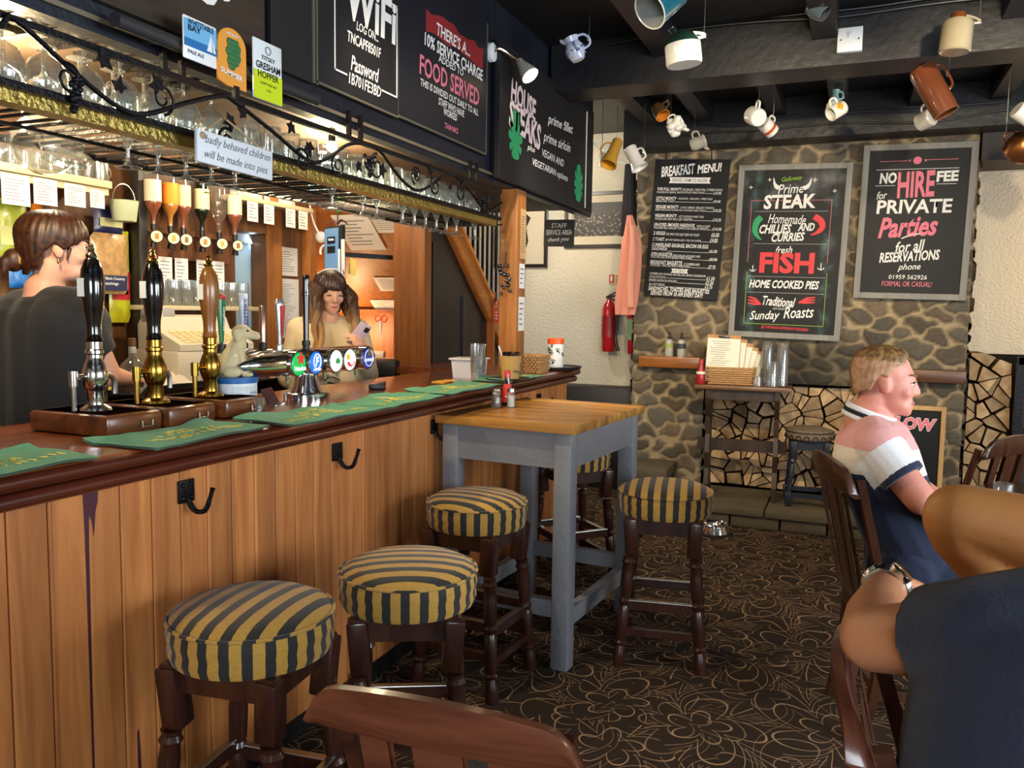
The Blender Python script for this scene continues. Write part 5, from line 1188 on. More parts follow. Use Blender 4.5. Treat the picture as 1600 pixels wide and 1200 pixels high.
# ---- on the side table: basket of menus, ketchup, cups
z0 = HZ + .813
bk_ = basket('wicker_basket', 'wicker basket full of clipboards on the dark side table', (-.80, 6.03, z0), .06, .29, .2, .12, 8)
cb = wood('clipboard_wood', '#9c6a38', '#b98b55', .6, 'Z'); rnd = random.Random(5)
for k in range(7):
    t = thing('clipboard', ['clipboard with white menu sheet at the front of the wicker basket'][0] if k == 0 else 'clipboard leaning in the wicker basket behind the front menu sheet', 'clipboard', (-.865 + .030 * k, 5.985 + .013 * k, z0 + .012), 0, None if k == 0 else 'clipboards in the basket', rot=(-.10, .03 + .07 * k, .05 + .06 * k))
    h = .34 - .02 * k
    MB().box((0, 0, h / 2), (.235 - .012 * k, .004, h)).build('board', cb, t, smooth=0)
    MB().box((0, -.004, h / 2 - .01), (.228 - .012 * k, .003, h - .03), rotm(0, rnd.uniform(-.02, .02), 0)).build('menu_sheet', mat('cream_paper', '#e3dcc9', .8), t, smooth=0)
    if k == 0:
        MB().box((0, -.007, h - .012), (.075, .008, .02), bev=.003).tube(arc((0, -.008, h + .008), .018, 0, PI, 8, 'xz'), .005, 6).build('clip', mat('dark_steel', '#4a4744', .3, metal=.8), t)
        b = MB()
        for q in range(14): b.box((-.02 + rnd.uniform(-.02, .01), -.0062, h * .86 - .0155 * q), (.12 + rnd.uniform(-.05, .02), .0006, .0028))
        b.build('print', ink, t, smooth=0)
ket = mat('ketchup_red', '#9c1f22', .3)
t = thing('ketchup_bottle', 'red ketchup bottle at the left end of the dark side table', 'bottle', (-1.0, 5.93, z0))
MB().lathe([(.032, 0), (.035, .006), (.033, .05), (.03, .085), (.016, .125), (.013, .15)], 24).build('bottle', ket, t); MB().lathe([(.015, .148), (.014, .172), (.01, .176)], 16).build('cap', mat('cap_red', '#b5272a', .4), t); MB().lathe([(.0336, .07), (.0316, .088)], 20, cap0=False, cap1=False).build('label', mat('label_cream', '#e0d6c0', .5), t)
def cups(lab, loc, n):
    t = thing('plastic_cup', lab, 'cup', loc, 0, 'stacks of clear plastic cups on the side table')
    for k in range(n): MB().lathe([(.036, .11 + k * .017), (.0365, .108 + k * .017), (.046, .002 + k * .017), (.0475, .001 + k * .017)], 24, cap0=(k == n - 1), cap1=False).build('cup', plastic, t)
cups('tall stack of upturned clear plastic cups at the back right of the side table', (-.56, 6.08, z0), 13)
cups('tallest right-hand stack of clear plastic cups on the side table', (-.455, 6.06, z0), 12)
cups('shorter front stack of clear plastic cups on the side table', (-.51, 5.95, z0), 5)
t = MB().lathe([(.026, .068), (.034, .002), (.035, .001)], 20, cap1=False).build('plastic_cup', plastic); t.location = (-.605, 5.93, z0); tag(t, 'single short upturned plastic tumbler beside the wicker basket', 'cup')
# two bottles on the mantel shelf
for k, (x, lab, c) in enumerate(((-1.30, 'clear sanitiser bottle with black pump top and green label on the wooden shelf', '#9aa65a'), (-1.205, 'clear sanitiser bottle with black pump top and dark label on the wooden shelf', '#35424a'))):
    t = thing('pump_bottle', lab, 'bottle', (x, 6.24, 1.129))
    MB().lathe([(.03, 0), (.032, .008), (.032, .105), (.024, .125), (.013, .132)], 24).build('bottle', mat('frosted_bottle', '#a9a89c', .25), t); MB().lathe([(.0325, .06), (.0325, .1)], 24, cap0=False, cap1=False).build('label', mat('bottle_label_%d' % k, c, .5), t)
    MB().lathe([(.013, .13), (.013, .148), (.006, .15), (.006, .17), (.011, .171), (.01, .18)], 14).cyl((0, 0, .175), (.015, -.02, .172), .004).build('pump', blackp, t)
t = thing('water_glass', 'clear water glass on the dark round table at the right edge', 'glass', (.555, 3.56, .731)); MB().lathe([(.028, .0), (.03, .004), (.036, .095)], 24, cap1=False).build('glass', clear, t)

# ================================================================ GLASSES IN THE RACK
def proto_balloon():
    t = thing('wine_glass', '', 'glass'); MB().lathe([(.001, 0), (.03, -.001), (.033, -.004), (.006, -.012), (.0045, -.02), (.0045, -.065), (.009, -.075), (.035, -.092), (.048, -.12), (.05, -.145), (.043, -.175), (.038, -.185)], 24, cap0=False, cap1=False).build('glass', clear, t); return t
g0 = proto_balloon(); labg = 'upturned balloon wine glass hanging from the left part of the canopy rack'
for k, (x, y) in enumerate([(-1.79, 1.08 + .108 * i) for i in range(9)] + [(-1.96, 1.1 + .108 * i) for i in range(9)]):
    lab = labg if x > -1.9 else 'upturned balloon wine glass in the back row of the canopy rack'; gr = 'balloon glasses hanging in the rack, front row' if x > -1.9 else 'balloon glasses hanging in the rack, back row'
    if k == 0: g0.location = (x, y, 2.115); g0['label'] = lab; g0['group'] = gr
    else: dup(g0, (x, y, 2.115), label=lab, group=gr)
for i in range(10):
    MB().box((-1.875, 1.026 + .108 * i, 2.13), (.28, .016, .03)).build('hanger_rail', iron, rack, smooth=0)
t = MB().lathe([(.031, .002), (.032, .004), (.036, .06), (.043, .10), (.042, .128), (.040, .128)], 20, cap1=False).build('pint_glass', clear)
labp = 'upturned pint glass standing in the front row of the rack'; k = 0
for x in (-1.775, -1.87, -1.97):
    for i in range(17):
        y = 2.10 + .098 * i; lab = labp if x > -1.8 else ('upturned pint glass in the middle row of the rack' if x > -1.9 else 'upturned pint glass in the back row of the rack')
        gr = {-1.775: 'pint glasses in the rack, front row', -1.87: 'pint glasses in the rack, middle row', -1.97: 'pint glasses in the rack, back row'}[x]
        o = t if k == 0 else t.copy(); 
        if k: COL.objects.link(o)
        o.location = (x, y, 2.035); o.rotation_euler = (PI, 0, 0); tag(o, lab, 'glass', gr); k += 1
t = MB().lathe([(.034, .001), (.034, .004), (.012, .009), (.0062, .016), (.0058, .048), (.010, .062), (.019, .085), (.027, .115), (.031, .15), (.029, .19)], 22, cap0=False, cap1=False).build('flute_glass', clear); k = 0
for y in (1.617, 1.734, 1.835, 1.937, 2.038, 2.552, 2.668, 2.774, 2.988, 3.083, 3.194, 3.319, 3.413, 3.55, 3.671):
    o = t if k == 0 else t.copy()
    if k: COL.objects.link(o)
    yy = .91 + .1 * round((y - .91) / .1); o.location = (-1.76, yy, 1.806); tag(o, 'long-stemmed glass dropped through the rack, its stem and foot showing below', 'glass', 'stemmed glasses in the rack slots'); k += 1
t = thing('glass_jug', 'large clear glass jug hanging by its handle at the left under the rack', 'jug', (-2.05, 1.60, 1.885), rot=(1.9, .4, .5))
MB().lathe([(.05, -.085), (.07, -.07), (.082, -.02), (.078, .03), (.055, .065), (.04, .085), (.044, .10), (.058, .115)], 28, cap1=False).build('body', clear, t); MB().tube(spline([(.045, 0, .085), (.10, 0, .09), (.125, 0, .04), (.11, 0, -.02), (.078, 0, -.035)]), .010, 10).build('handle', clear, t)

# ================================================================ BEHIND THE BAR
cream = mat('cream_shelf_paint', '#cdbf9a', .6); BX = -3.545
bb_wood = wood('back_bar_wood', '#3a2113', '#5e3a20', .45, 'Y', 1)
t = thing('back_bar_cabinet', 'dark back bar cabinet with open bottle shelf behind the bar staff', 'cabinet', (-3.245, 2.2, 0))
MB().box((0, 0, 1.075), (.6, 3.3, .03)).build('worktop', mat('dark_worktop', '#2a2724', .3), t, smooth=0)
b = MB(); b.box((-.27, 0, .53), (.04, 3.3, 1.06)).box((0, 0, .70), (.58, 3.28, .025)).box((0, 0, .05), (.58, 3.28, .1))
for y in (-1.64, -.5, .55, 1.64): b.box((0, y, .53), (.58, .025, 1.06))
b.build('carcass', bb_wood, t, smooth=0)
p = thing('fruit_cider_bottle', '', 'bottle'); MB().lathe([(.026, 0), (.028, .01), (.028, .12), (.013, .17), (.012, .2)], 16).build('bottle', glass('dark_bottle_glass', '#2a0d10', 1), p); MB().lathe([(.0135, .195), (.0135, .208), (.001, .21)], 12).build('cap', mat('bottle_cap_red', '#8f1d2a', .4), p); MB().lathe([(.0285, .03), (.0285, .09)], 16, cap0=False, cap1=False).build('label', mat('dark_label', '#2c2426', .5), p)
for k in range(16):
    y = 2.28 + .065 * k
    if k % 16 == 7 or abs(y - 2.75) < .03: continue
    lab = 'dark bottle on the open shelf of the back bar behind the hand pumps'
    if k == 0: p.location = (-3.02, y, .713); p['label'] = lab; p['group'] = 'bottles on the back bar shelf'
    else: dup(p, (-3.02, y, .713), label=lab, group='bottles on the back bar shelf')
tag(MB().box((-3.44, 2.0, 2.03), (.22, 1.9, .035), bev=.004).box((-3.36, 2.0, 1.995), (.03, 1.88, .03)).build('shelf', cream), 'cream painted shelf behind the bar with rows of small tumblers', 'shelf')
t = MB().lathe([(.024, 0), (.025, .004), (.03, .078), (.029, .078)], 14, cap1=False).build('tumbler', clear); k = 0
for x in (-3.37, -3.46):
    for i in range(9):
        o = t if k == 0 else t.copy()
        if k: COL.objects.link(o)
        o.location = (x, 2.34 + .063 * i, 2.0485); lab = 'small tumbler in the front row on the cream shelf' if x > -3.4 else 'small tumbler in the rear row on the cream shelf'; tag(o, lab, 'glass', 'tumblers on the cream shelf, front row' if x > -3.4 else 'tumblers on the cream shelf, rear row'); k += 1
t = thing('metal_tankard', 'silver metal tankard at the right end of the cream shelf', 'tankard', (-3.38, 2.92, 2.0485)); MB().lathe([(.04, 0), (.042, .004), (.04, .09), (.038, .09), (.036, .01)], 24, cap1=False).build('body', steel, t); MB().tube(arc((0, .04, .045), .026, -PI / 2, PI / 2, 8, 'yz'), .004, 6).build('handle', steel, t)
for k, (y, w, h, z, lab) in enumerate(((2.46, .13, .13, 1.94, 'white printed sheet hanging from the cream shelf at the left edge'), (2.6, .115, .115, 1.95, 'white printed sheet second from the left under the cream shelf'), (2.75, .11, .10, 1.955, 'white printed sheet above the bartender head under the cream shelf'), (2.87, .08, .085, 1.955, 'greyish sheet at the right end under the cream shelf'))):
    sheet('notice', lab, 'notice', T(-3.34, y, z) @ XM, w, h, 7, seed=k)
def packet(name, lab, cy, cz, w, h, m, x=-3.48, puff=.02, strip=None, tilt=0):
    t = thing(name, lab, 'snack packet', (x, cy, cz), rot=(tilt, 0, 0))
    b = MB()
    def f_(u, v, s):
        e = (1 - (2 * u - 1) ** 4) * (1 - (2 * v - 1) ** 6); return (s * puff * e + .003 * math.sin(u * 17 + v * 9) * e, (u - .5) * w, (v - .5) * h)
    b.grid(lambda u, v: f_(u, v, 1), 10, 12); b.grid(lambda u, v: f_(u, v, -1), 10, 12); b.build('bag', m, t)
    if strip: MB().grid(lambda u, v: (puff + .003, (u - .5) * w * .8, (v - .5) * h * .3 - h * .1), 4, 2).build('label', strip, t)
    return t
crisp = lambda n, c: mat(n, c, .35, var=.45, vscale=22, coat=.3)
packet('snack_packet', 'large green and yellow bag of nuts hanging at the left edge behind the bartender', 2.53, 1.78, .16, .27, crisp('packet_green', '#9aa832'), strip=mat('packet_pale_green', '#c9cf8a', .4))
packet('snack_packet', 'orange strip of packets hanging behind the bartender head', 2.66, 1.78, .06, .26, crisp('packet_orange', '#d3781e'))
packet('snack_packet', 'bright blue packet hanging low at the left edge', 2.58, 1.58, .13, .11, crisp('packet_blue', '#1f6fc0'))
packet('snack_packet', 'navy blue packet hanging right of the bartender face', 3.05, 1.88, .17, .14, crisp('packet_navy', '#232a55'), strip=mat('packet_pale_label', '#b9b98a', .5))
packet('snack_packet', 'yellow-green card of dog treats with red patch beside the dark post', 3.125, 1.6, .13, .47, crisp('packet_lime', '#bfc223'), x=-3.5, puff=.012, strip=mat('packet_red', '#b5252f', .4))
sc_ = packet('snack_card', 'clear bag of pork scratchings with navy label panel', 3.02, 1.66, .22, .30, mat('scratchings', '#a88658', .4, var=.8, vscale=36, coat=.4), x=-3.445, puff=.02)
MB().box((.022, -.035, -.095), (.003, .24, .075)).build('label_panel', mat('navy_card', '#22294d', .5), sc_, smooth=0)
lettering(sc_, 'lettering', wht, [('Traditional Black Country', -.035, -.075, .21, .018, 0, 0, .01), ('Pork Scratchings', -.05, -.1, .16, .018, 0, 0, .01)], T(.024, 0, 0) @ XM)
t = thing('bucket', 'small pale green metal bucket hanging by its handle beside the dark post', 'bucket', (-3.38, 3.06, 1.87))
MB().lathe([(.052, 0), (.055, .004), (.068, .1), (.071, .102), (.066, .1), (.05, .01)], 28, cap1=False).build('pail', mat('pale_green_enamel', '#b9c4a3', .4), t); MB().tube([(0, .069 * math.cos(q), .095 + .09 * math.sin(q)) for q in [PI * j / 14 for j in range(15)]], .0025, 6).build('handle', steel, t)
tag(MB().box((-3.46, 3.225, 1.70), (.06, .055, 1.20), bev=.004).build('post', mat('dark_post_paint', '#2a2726', .5)), 'dark upright post of the back bar between the snacks and the spirits', 'post')
# spirit optics
tag(MB().box((-3.5, 3.58, 1.95), (.05, .70, .48)).box((-3.47, 3.58, 1.86), (.03, .70, .03)).build('optic_rack', wood('optic_board', '#4a2a16', '#6e4424', .5, 'Z', 1), smooth=0), 'brown wooden back panel with black rail holding the six spirit bottles', 'rack')
amber = glass('amber_spirit', '#b5591c', .7); gold_s = glass('golden_spirit', '#d08a22', .7); dkg = mat('dark_green_bottle', '#10180f', .1, coat=1); pale = glass('pale_spirit', '#d6cfc0', 1.1)
OPT = [(3.262, amber, '#e6dcc3', 'inverted bottle of amber spirit with cream label, leftmost optic'), (3.378, gold_s, '#e68a1e', 'inverted bottle of golden spirit with bright orange label'), (3.468, amber, '#dcc79a', 'inverted bottle of amber spirit with tan label, third optic'), (3.608, dkg, '#d8c99c', 'inverted dark green whiskey bottle with cream arched label'), (3.742, pale, None, 'inverted clear cut-glass spirit bottle without label'), (3.872, amber, '#cfd0b4', 'inverted bottle of amber spirit with pale green label, rightmost optic')]
for k, (y, lq, lb, lab) in enumerate(OPT):
    t = thing('spirit_bottle', lab, 'bottle', (-3.40, y, 1.87), 0, 'spirit bottles on optics')
    MB().lathe([(.012, 0), (.013, .055), (.022, .075), (.040, .105), (.042, .12), (.042, .285), (.036, .295), (.001, .293)], 24, cap0=False).build('bottle', glass('bottle_clear', '#f6f6f2', .45) if lq is not dkg else dkg, t)
    fl = .20 if k != 5 else .14
    if lq is not dkg and lq is not pale: MB().lathe([(.010, .002), (.011, .055), (.02, .075), (.038, .106), (.04, .12), (.04, fl), (.001, fl)], 20).build('spirit', mat('spirit_%d' % k, '#8e3f12' if lq is amber else '#c47a14', .12, coat=.8), t)
    if lb: MB().lathe([(.0425, .125), (.0425, .235)], 24, cap0=False, cap1=False).build('label', mat('spirit_label_%d' % k, lb, .6), t)
    if k == 3: lettering(t, 'lettering', bk, [('JAMESON', 0, 0, .05, .014, 0, 0, .02)], T(.0435, -.004, .215) @ XM)
    o = MB().lathe([(.015, -.02), (.015, .01)], 16).lathe([(.012, -.075), (.012, -.02)], 14).lathe([(.02, -.11), (.014, -.08)], 14).build('optic', blackp, t)
    MB().lathe([(.033, 0), (.033, .008), (.03, .011)], 24, T(.018, 0, -.055) @ rotm(0, 0, -.6) @ XM).build('badge_rim', blackp, t); MB().lathe([(.029, .0), (.029, .0125)], 24, T(.018, 0, -.055) @ rotm(0, 0, -.6) @ XM).build('badge', mat('optic_cream', '#e8dcae', .4), t); MB().box((.031, -.008, -.055), (.004, .018, .03), rotm(0, 0, -.6)).build('badge_mark', mat('optic_mark_%d' % (k % 3), ('#c46a1e', '#a59a30', '#8a4a2a')[k % 3], .5), t, smooth=0)
for k, (y, lab) in enumerate(((3.375, 'white paper note under the second optic'), (3.49, 'white paper note under the third optic'), (3.65, 'white paper note under the fourth optic'), (3.775, 'white paper note under the fifth optic'))): sheet('notice', lab, 'notice', T(-3.44, y, 1.655) @ XM, .095, .125, 5, seed=k + 20)
o = MB().box((-3.45, 3.28, 1.66), (.01, .09, .13)).build('card', mat('terracotta_card', '#b5673a', .6), smooth=0); tag(o, 'terracotta brown card under the leftmost optic', 'card')
tag(MB().box((-3.43, 3.58, 1.445), (.22, .80, .025), bev=.003).build('shelf', cream), 'cream shelf with a row of upturned pint glasses below the optics', 'shelf')
t = MB().lathe([(.04, .002), (.041, .004), (.036, .14), (.035, .14), (.001, .142)], 20, cap0=False, cap1=False).build('pint_glass', clear); k = 0
for x in (-3.37, -3.47):
    for i in range(8):
        o = t if k == 0 else t.copy()
        if k: COL.objects.link(o)
        o.location = (x, 3.28 + .088 * i, 1.458); lab = 'upturned straight pint glass in the front row under the spirit optics' if x > -3.4 else 'upturned straight pint glass in the rear row under the spirit optics'; tag(o, lab, 'glass', 'pint glasses under the optics, front row' if x > -3.4 else 'pint glasses under the optics, rear row'); k += 1
# till, cloths, bottle
till_m = mat('till_beige', '#cfc5ae', .5); till_g = mat('till_grey', '#9c9d9c', .5)
t = thing('cash_register', 'beige cash register behind the oak handled hand pump', 'cash register', (-3.06, 3.2, 1.09), -.15)
MB().box((-.02, .0, .075), (.36, .46, .15), bev=.012).build('drawer', till_m, t); b = MB()
pr = [(-.16, 0), (.16, 0), (.16, .03), (-.02, .10), (-.05, .16), (-.12, .17), (-.16, .12)]
b.prism([(x, z) for x, z in pr], .44, T(0, -.22, .151) @ Matrix(((1, 0, 0, 0), (0, 0, 1, 0), (0, 1, 0, 0), (0, 0, 0, 1)))); b.build('housing', till_m, t, smooth=0)
b = MB()
for i in range(5):
    for j in range(8): b.box((.135 - .028 * i, -.16 + .042 * j, .193 + .0108 * i), (.02, .03, .008), rotm(0, .37, 0))
b.build('keys', mat('till_keys', '#d8c894', .5), t, smooth=0); MB().box((-.10, -.15, .31), (.1, .14, .09), bev=.02).build('display', till_g, t)
t = thing('decanter_bottle', 'round-bellied bottle of dark red spirit on the back bar', 'bottle', (-3.0, 2.74, 1.09)); MB().lathe([(.06, 0), (.064, .01), (.066, .06), (.05, .10), (.018, .13), (.015, .2)], 24).build('bottle', clear, t); MB().lathe([(.058, .004), (.062, .012), (.063, .055), (.001, .056)], 22).build('spirit', mat('spirit_dark_red', '#3a0f10', .15, coat=.6), t); MB().lathe([(.0165, .18), (.0165, .215), (.012, .218)], 16).build('cork_cap', mat('cap_brown', '#6b4a2a', .5), t); MB().lathe([(.017, .15), (.016, .178)], 16, cap0=False, cap1=False).build('neck_label', paper, t)
t = thing('card_reader', 'grey card reader under the bartender hand on the back bar', 'card reader', (-2.80, 2.56, 1.09), .6); MB().box((0, 0, .03), (.09, .18, .045), rotm(.18, 0, 0), bev=.01).build('body', till_g, t); b = MB()
for i in range(3):
    for j in range(3): b.box((-.02 + .02 * i, -.05 + .025 * j, .052 - .004 * (2 - j)), (.012, .015, .006), rotm(.18, 0, 0))
b.build('keys', mat('dark_keys', '#3a3f44', .5), t, smooth=0); MB().box((.025, -.02, .054), (.014, .016, .006)).build('red_key', fred, t, smooth=0); MB().box((.025, .03, .062), (.014, .016, .006)).build('green_key', fgreen, t, smooth=0)
def cloth(name, lab, loc, w, d, m, seed, hgt=.04):
    rnd = random.Random(seed); a = [rnd.uniform(0, 6) for _ in range(6)]
    b = MB(); fz = lambda u, v: hgt * max(.1, (.55 + .3 * math.sin(u * 9 + a[0]) * math.sin(v * 7 + a[1]) + .25 * math.sin(u * 15 + v * 11 + a[2]))) * (1 - (2 * u - 1) ** 4) * (1 - (2 * v - 1) ** 4)
    rr_ = lambda u, v: ((u - .5) * w * (1 + .12 * math.sin(v * 8 + a[3])), (v - .5) * d * (1 + .12 * math.sin(u * 7 + a[4])))
    b.grid(lambda u, v: (*rr_(u, v), fz(u, v) + .003), 16, 16); b.grid(lambda u, v: (*rr_(u, v), 0), 16, 16); o = b.build(name, m); o.location = loc; return tag(o, lab, 'cloth')
cloth('cloth', 'crumpled yellow cloth beside the card reader on the back bar', (-2.99, 2.52, 1.09), .15, .2, mat('yellow_cloth', '#d8c65a', .9), 1)
cloth('cloth', 'crumpled white cloth in front of the cash register', (-2.98, 2.90, 1.09), .16, .26, mat('white_cloth', '#e6ddd0', .9), 2, .06)
# shelf with postcards to the left of the stairs, notes below
tag(MB().box((-3.46, 4.22, 2.10), (.18, .76, .03), bev=.008).build('shelf', cream), 'cream shelf with postcards above the pale blue doorway', 'shelf')
for k, (y, lab) in enumerate(((4.0, 'white note under the postcard shelf, nearest the optics'), (4.15, 'white note under the postcard shelf, second from the optics'), (4.36, 'white note under the postcard shelf above the wood panel'), (4.49, 'white note at the end of the postcard shelf'))): sheet('notice', lab, 'notice', T(-3.375, y, 2.03) @ XM, .095, .12, 5, seed=k + 40)
pc = mat('postcard', '#d5d3cd', .5, var=.5, vscale=30)
for k in range(7):
    o = MB().box((0, 0, .035), (.003, .1, .07)).build('postcard', pc if k != 4 else mat('postcard_orange', '#c46a30', .5), smooth=0); o.location = (-3.44 + .012 * (k % 2), 3.95 + .085 * k, 2.117); o.rotation_euler = (.0, -.2, (-.3, .2, -.1, .3, 0, -.25, .2)[k]); tag(o, 'orange postcard standing on the shelf above the doorway' if k == 4 else 'pale postcard standing on the shelf above the doorway', 'postcard', None if k == 4 else 'pale postcards on the shelf')
# wood panel between the doorway and the stairs with two posts and lists
dkpan = wood('panel_brown', '#5a3519', '#7c4c26', .5, 'Z', 1)
for i, y in enumerate((4.375, 4.745)): struct(MB().box((-3.52, y, 1.07), (.07, .07, 2.14)).build('trim_%d' % (30 + i), oak, smooth=0))
sheet('notice', 'white price list pinned on the brown panel beside the doorway', 'notice', T(-3.545, 4.55, 1.765) @ XM, .20, .19, 9, seed=60)
sheet('notice', 'long white printed list lower on the brown panel behind the woman', 'notice', T(-3.545, 4.53, 1.45) @ XM, .26, .40, 26, seed=61, margin=.08)
# ---- under-stair office corner
orange = wood('orange_wood', '#8d4a1c', '#b96d2d', .45, 'Z', 1); orangeY = wood('stringer_wood', '#92521d', '#bf7a33', .4, 'Y', 1, coat=.2)
wallbox('trim_40', (-3.55, 5.75, .8), (2.0, .03, 1.6), orange); wallbox('trim_41', (-4.5, 5.3, 1.3), (.03, 1.1, 2.6), orange)
ang = math.atan2(1.46 - 2.22, 5.65 - 4.78)
struct(MB().box((-3.55, 5.2, 1.85), (1.95, 1.22, .03), rotm(ang, 0, 0)).build('trim_42', wood('stair_soffit', '#8a4f22', '#ad6a30', .45, 'Y', 1), smooth=0))
st_ = thing('staircase', 'enclosed staircase side with orange wood string, black panel and iron bars', 'staircase', (-2.6, 0, 0))
b = MB(); b.prism([(4.78, .96), (6.02, .96), (6.02, 1.14), (4.98, 2.08), (4.78, 2.08)], .03, T(-.035, 0, 0) @ XM); b.build('side_panel', mat('black_panel', '#141416', .35), st_, smooth=0)
b = MB()
for y0, y1, z0, z1 in ((4.84, 5.30, 1.02, 1.05), (5.30, 5.33, 1.02, 1.56), (4.84, 4.87, 1.02, 1.9), (5.36, 5.75, 1.02, 1.045)): b.box((.0, (y0 + y1) / 2, (z0 + z1) / 2), (.012, y1 - y0, z1 - z0))
b.build('panel_bead', mat('black_bead', '#242428', .3), st_, smooth=0)
sl = math.atan2(1.16 - 2.14, 6.06 - 4.95)
MB().box((.01, 5.52, 1.66), (.05, 1.56, .15), rotm(sl, 0, 0), bev=.004).box((.02, 5.55, 1.71), (.06, 1.56, .03), rotm(sl, 0, 0), bev=.003).build('string_board', orangeY, st_)
for k in range(13):
    y = 5.12 + .085 * k; z0_ = 2.14 + (y - 4.95) * math.tan(sl) + .02; MB().box((0, y, (z0_ + 2.75) / 2), (.016, .016, 2.75 - z0_)).build('iron_bar', iron, st_, smooth=0)
MB().box((-2.70, 4.75, 1.07), (.24, .07, 2.14)).box((-2.605, 4.72, 1.07), (.05, .05, 2.14)).build('newel_panel', oakpan := wood('newel_wood', '#6e3f1a', '#955a26', .4, 'Z', 1, coat=.2), None, smooth=0)
tag(bpy.data.objects['newel_panel'], 'wide brown wooden upright between the office corner and the black stair panel', 'post')
sg_ = MB().box((0, 0, 0), (.006, .10, .17)).build('notice', mat('red_notice', '#c5222a', .5), smooth=0); sg_.location = (-2.555, 5.78, 1.45); sg_.rotation_euler = (0, 0, 0); tag(sg_, 'small red notice with white symbols on the orange stair string', 'notice')
b = MB()
for k in range(3): b.box((.004, .02, -.005 - .025 * k), (.001, .012, .012)).box((.004, -.02, -.005 - .025 * k), (.001, .035, .006)).box((.004, -.005, .07 - .016 * k), (.001, .06, .006))
b.build('print', wht, sg_, smooth=0)
MS = lambda x, y: T(x, y, 2.22 + (y - 4.78) * (1.46 - 2.22) / (5.65 - 4.78) - .034) @ rotm(ang, 0, 0) @ rotm(PI, 0, 0)
for k, (x, y, w, h, lab) in enumerate(((-3.28, 5.0, .30, .34, 'large white sheet pinned to the sloping stair soffit at the left'), (-2.98, 4.93, .28, .2, 'white sheet pinned to the top middle of the stair soffit'), (-2.80, 4.95, .12, .26, 'white sheet at the top right of the stair soffit'), (-3.25, 5.40, .26, .15, 'bright sheet pinned low on the stair soffit above the desk'), (-3.42, 5.58, .22, .12, 'lowest pale card on the stair soffit'))): sheet('notice', lab, 'notice', MS(x, y), w, h, 8, seed=k + 70)
desk = MB().box((-3.5, 5.45, 1.03), (1.9, .55, .04)).build('desk', orange, smooth=0); tag(desk, 'narrow office desk built in under the stairs', 'desk')
tag(MB().box((-3.7, 5.66, 1.44), (.75, .16, .025)).build('shelf', orange, smooth=0), 'small orange wood shelf in the under-stair office corner', 'shelf')
t = thing('desk_lamp', 'small glowing lamp on the desk under the stairs', 'lamp', (-3.83, 5.45, 1.05)); MB().lathe([(.05, 0), (.05, .01), (.008, .02), (.008, .12)], 20).build('base', brassm, t); MB().ell((0, 0, .16), .035).build('bulb', mat('lamp_glow', '#ffdca0', .5, emit=14), t)
point('desk_lamp_light', (-3.80, 5.36, 1.27), 9, (1, .66, .32), .05)
o = MB().lathe([(.04, -.04), (.04, .04)], 24, rotm(0, PI / 2, .3)).build('paper_roll', paper); o.location = (-3.42, 5.5, 1.09); tag(o, 'white paper roll on the desk under the stairs', 'paper roll')
for k in range(3):
    o = MB().box((0, 0, .015), (.2, .15, .03), bev=.002).build('paper_pile', mat('cream_paper', '#e3dcc9'), smooth=0); o.location = ((-3.75, 5.66, 1.4535), (-3.88, 5.66, 1.4535), (-3.3, 5.42, 1.051))[k]; o.rotation_euler[2] = .2 * k; o.scale = (.7, .7, 1) if k < 2 else (1, 1, 1); tag(o, ('pile of papers on the orange shelf, right one', 'pile of papers on the orange shelf, left one', 'loose papers on the desk beside the paper roll')[k], 'papers')
t = thing('scissors', 'pair of red handled scissors hanging from the shelf under the stairs', 'scissors', (-3.45, 5.57, 1.38))
for s in (-1, 1): MB().tube(arc((s * .03, 0, .0), .024, 0, 2 * PI, 15, 'xz'), .006, 6, closed=True).build('handle', mat('scissor_red', '#c2442a', .4), t); MB().cyl((s * .012, 0, -.02), (-s * .004, 0, -.15), .006, .003, 6).build('blade', steel, t)
t = thing('monitor', 'dark flat computer on the worktop behind the woman', 'computer', (-2.95, 4.72, 1.02), .2)
MB().box((0, 0, .05), (.34, .26, .1), bev=.006).build('body', mat('black_computer', '#1a1a1c', .4), t)
tag(MB().box((-2.98, 4.72, .99), (.46, .36, .05)).box((-2.98, 4.72, .48), (.42, .3, .95)).build('counter', bb_wood, smooth=0), 'low dark cabinet behind the woman holding the computer', 'cabinet')
# price screen on a bracket, flowers above it
t = thing('price_screen', 'blue lit screen on a dark bracket above the woman', 'screen', (-3.1, 4.45, 1.80), -.45)
MB().box((0, 0, 0), (.22, .03, .36), bev=.006).build('casing', mat('black_computer', '#1a1a1c'), t); scr = MB().box((-.01, -.018, .015), (.17, .004, .30)).build('screen', mat('screen_blue', '#5f86ad', .3, emit=.35), t, smooth=0)
for z in (.09, .03): MB().box((-.01, -.021, z), (.10, .002, .045)).build('dark_field', mat('screen_dark', '#10151d', .3), t, smooth=0)
lettering(scr, 'lettering', wl_, [('The Admin', 0, 0, .07, .016, 0, 0, .02)], T(-.01, -.0225, .095) @ YM)
MB().box((.12, -.01, -.06), (.02, .02, .3), bev=.004).box((.09, -.02, -.1), (.012, .014, .26), bev=.004).build('white_edge_strip', wht, t)
MB().box((.05, .2, .0), (.03, .4, .03)).build('bracket', mat('black_computer', '#1a1a1c'), t, smooth=0)
t = thing('paper_flower', 'green paper bud on a stem standing on top of the screen', 'ornament', (-3.08, 4.45, 1.982)); MB().ell((.01, 0, .14), (.018, .018, .06), rotm(0, .15, 0)).build('bud', mat('bud_green', '#2fa04a', .6), t); MB().cyl((0, 0, 0), (.012, 0, .24), .004).build('stem', blackp, t)
b = MB()
for s in (-1, 1): b.tube(spline([(0, 0, .01), (s * .03, 0, .035), (s * .075, 0, .012)]), .008, 6, flat=.3)
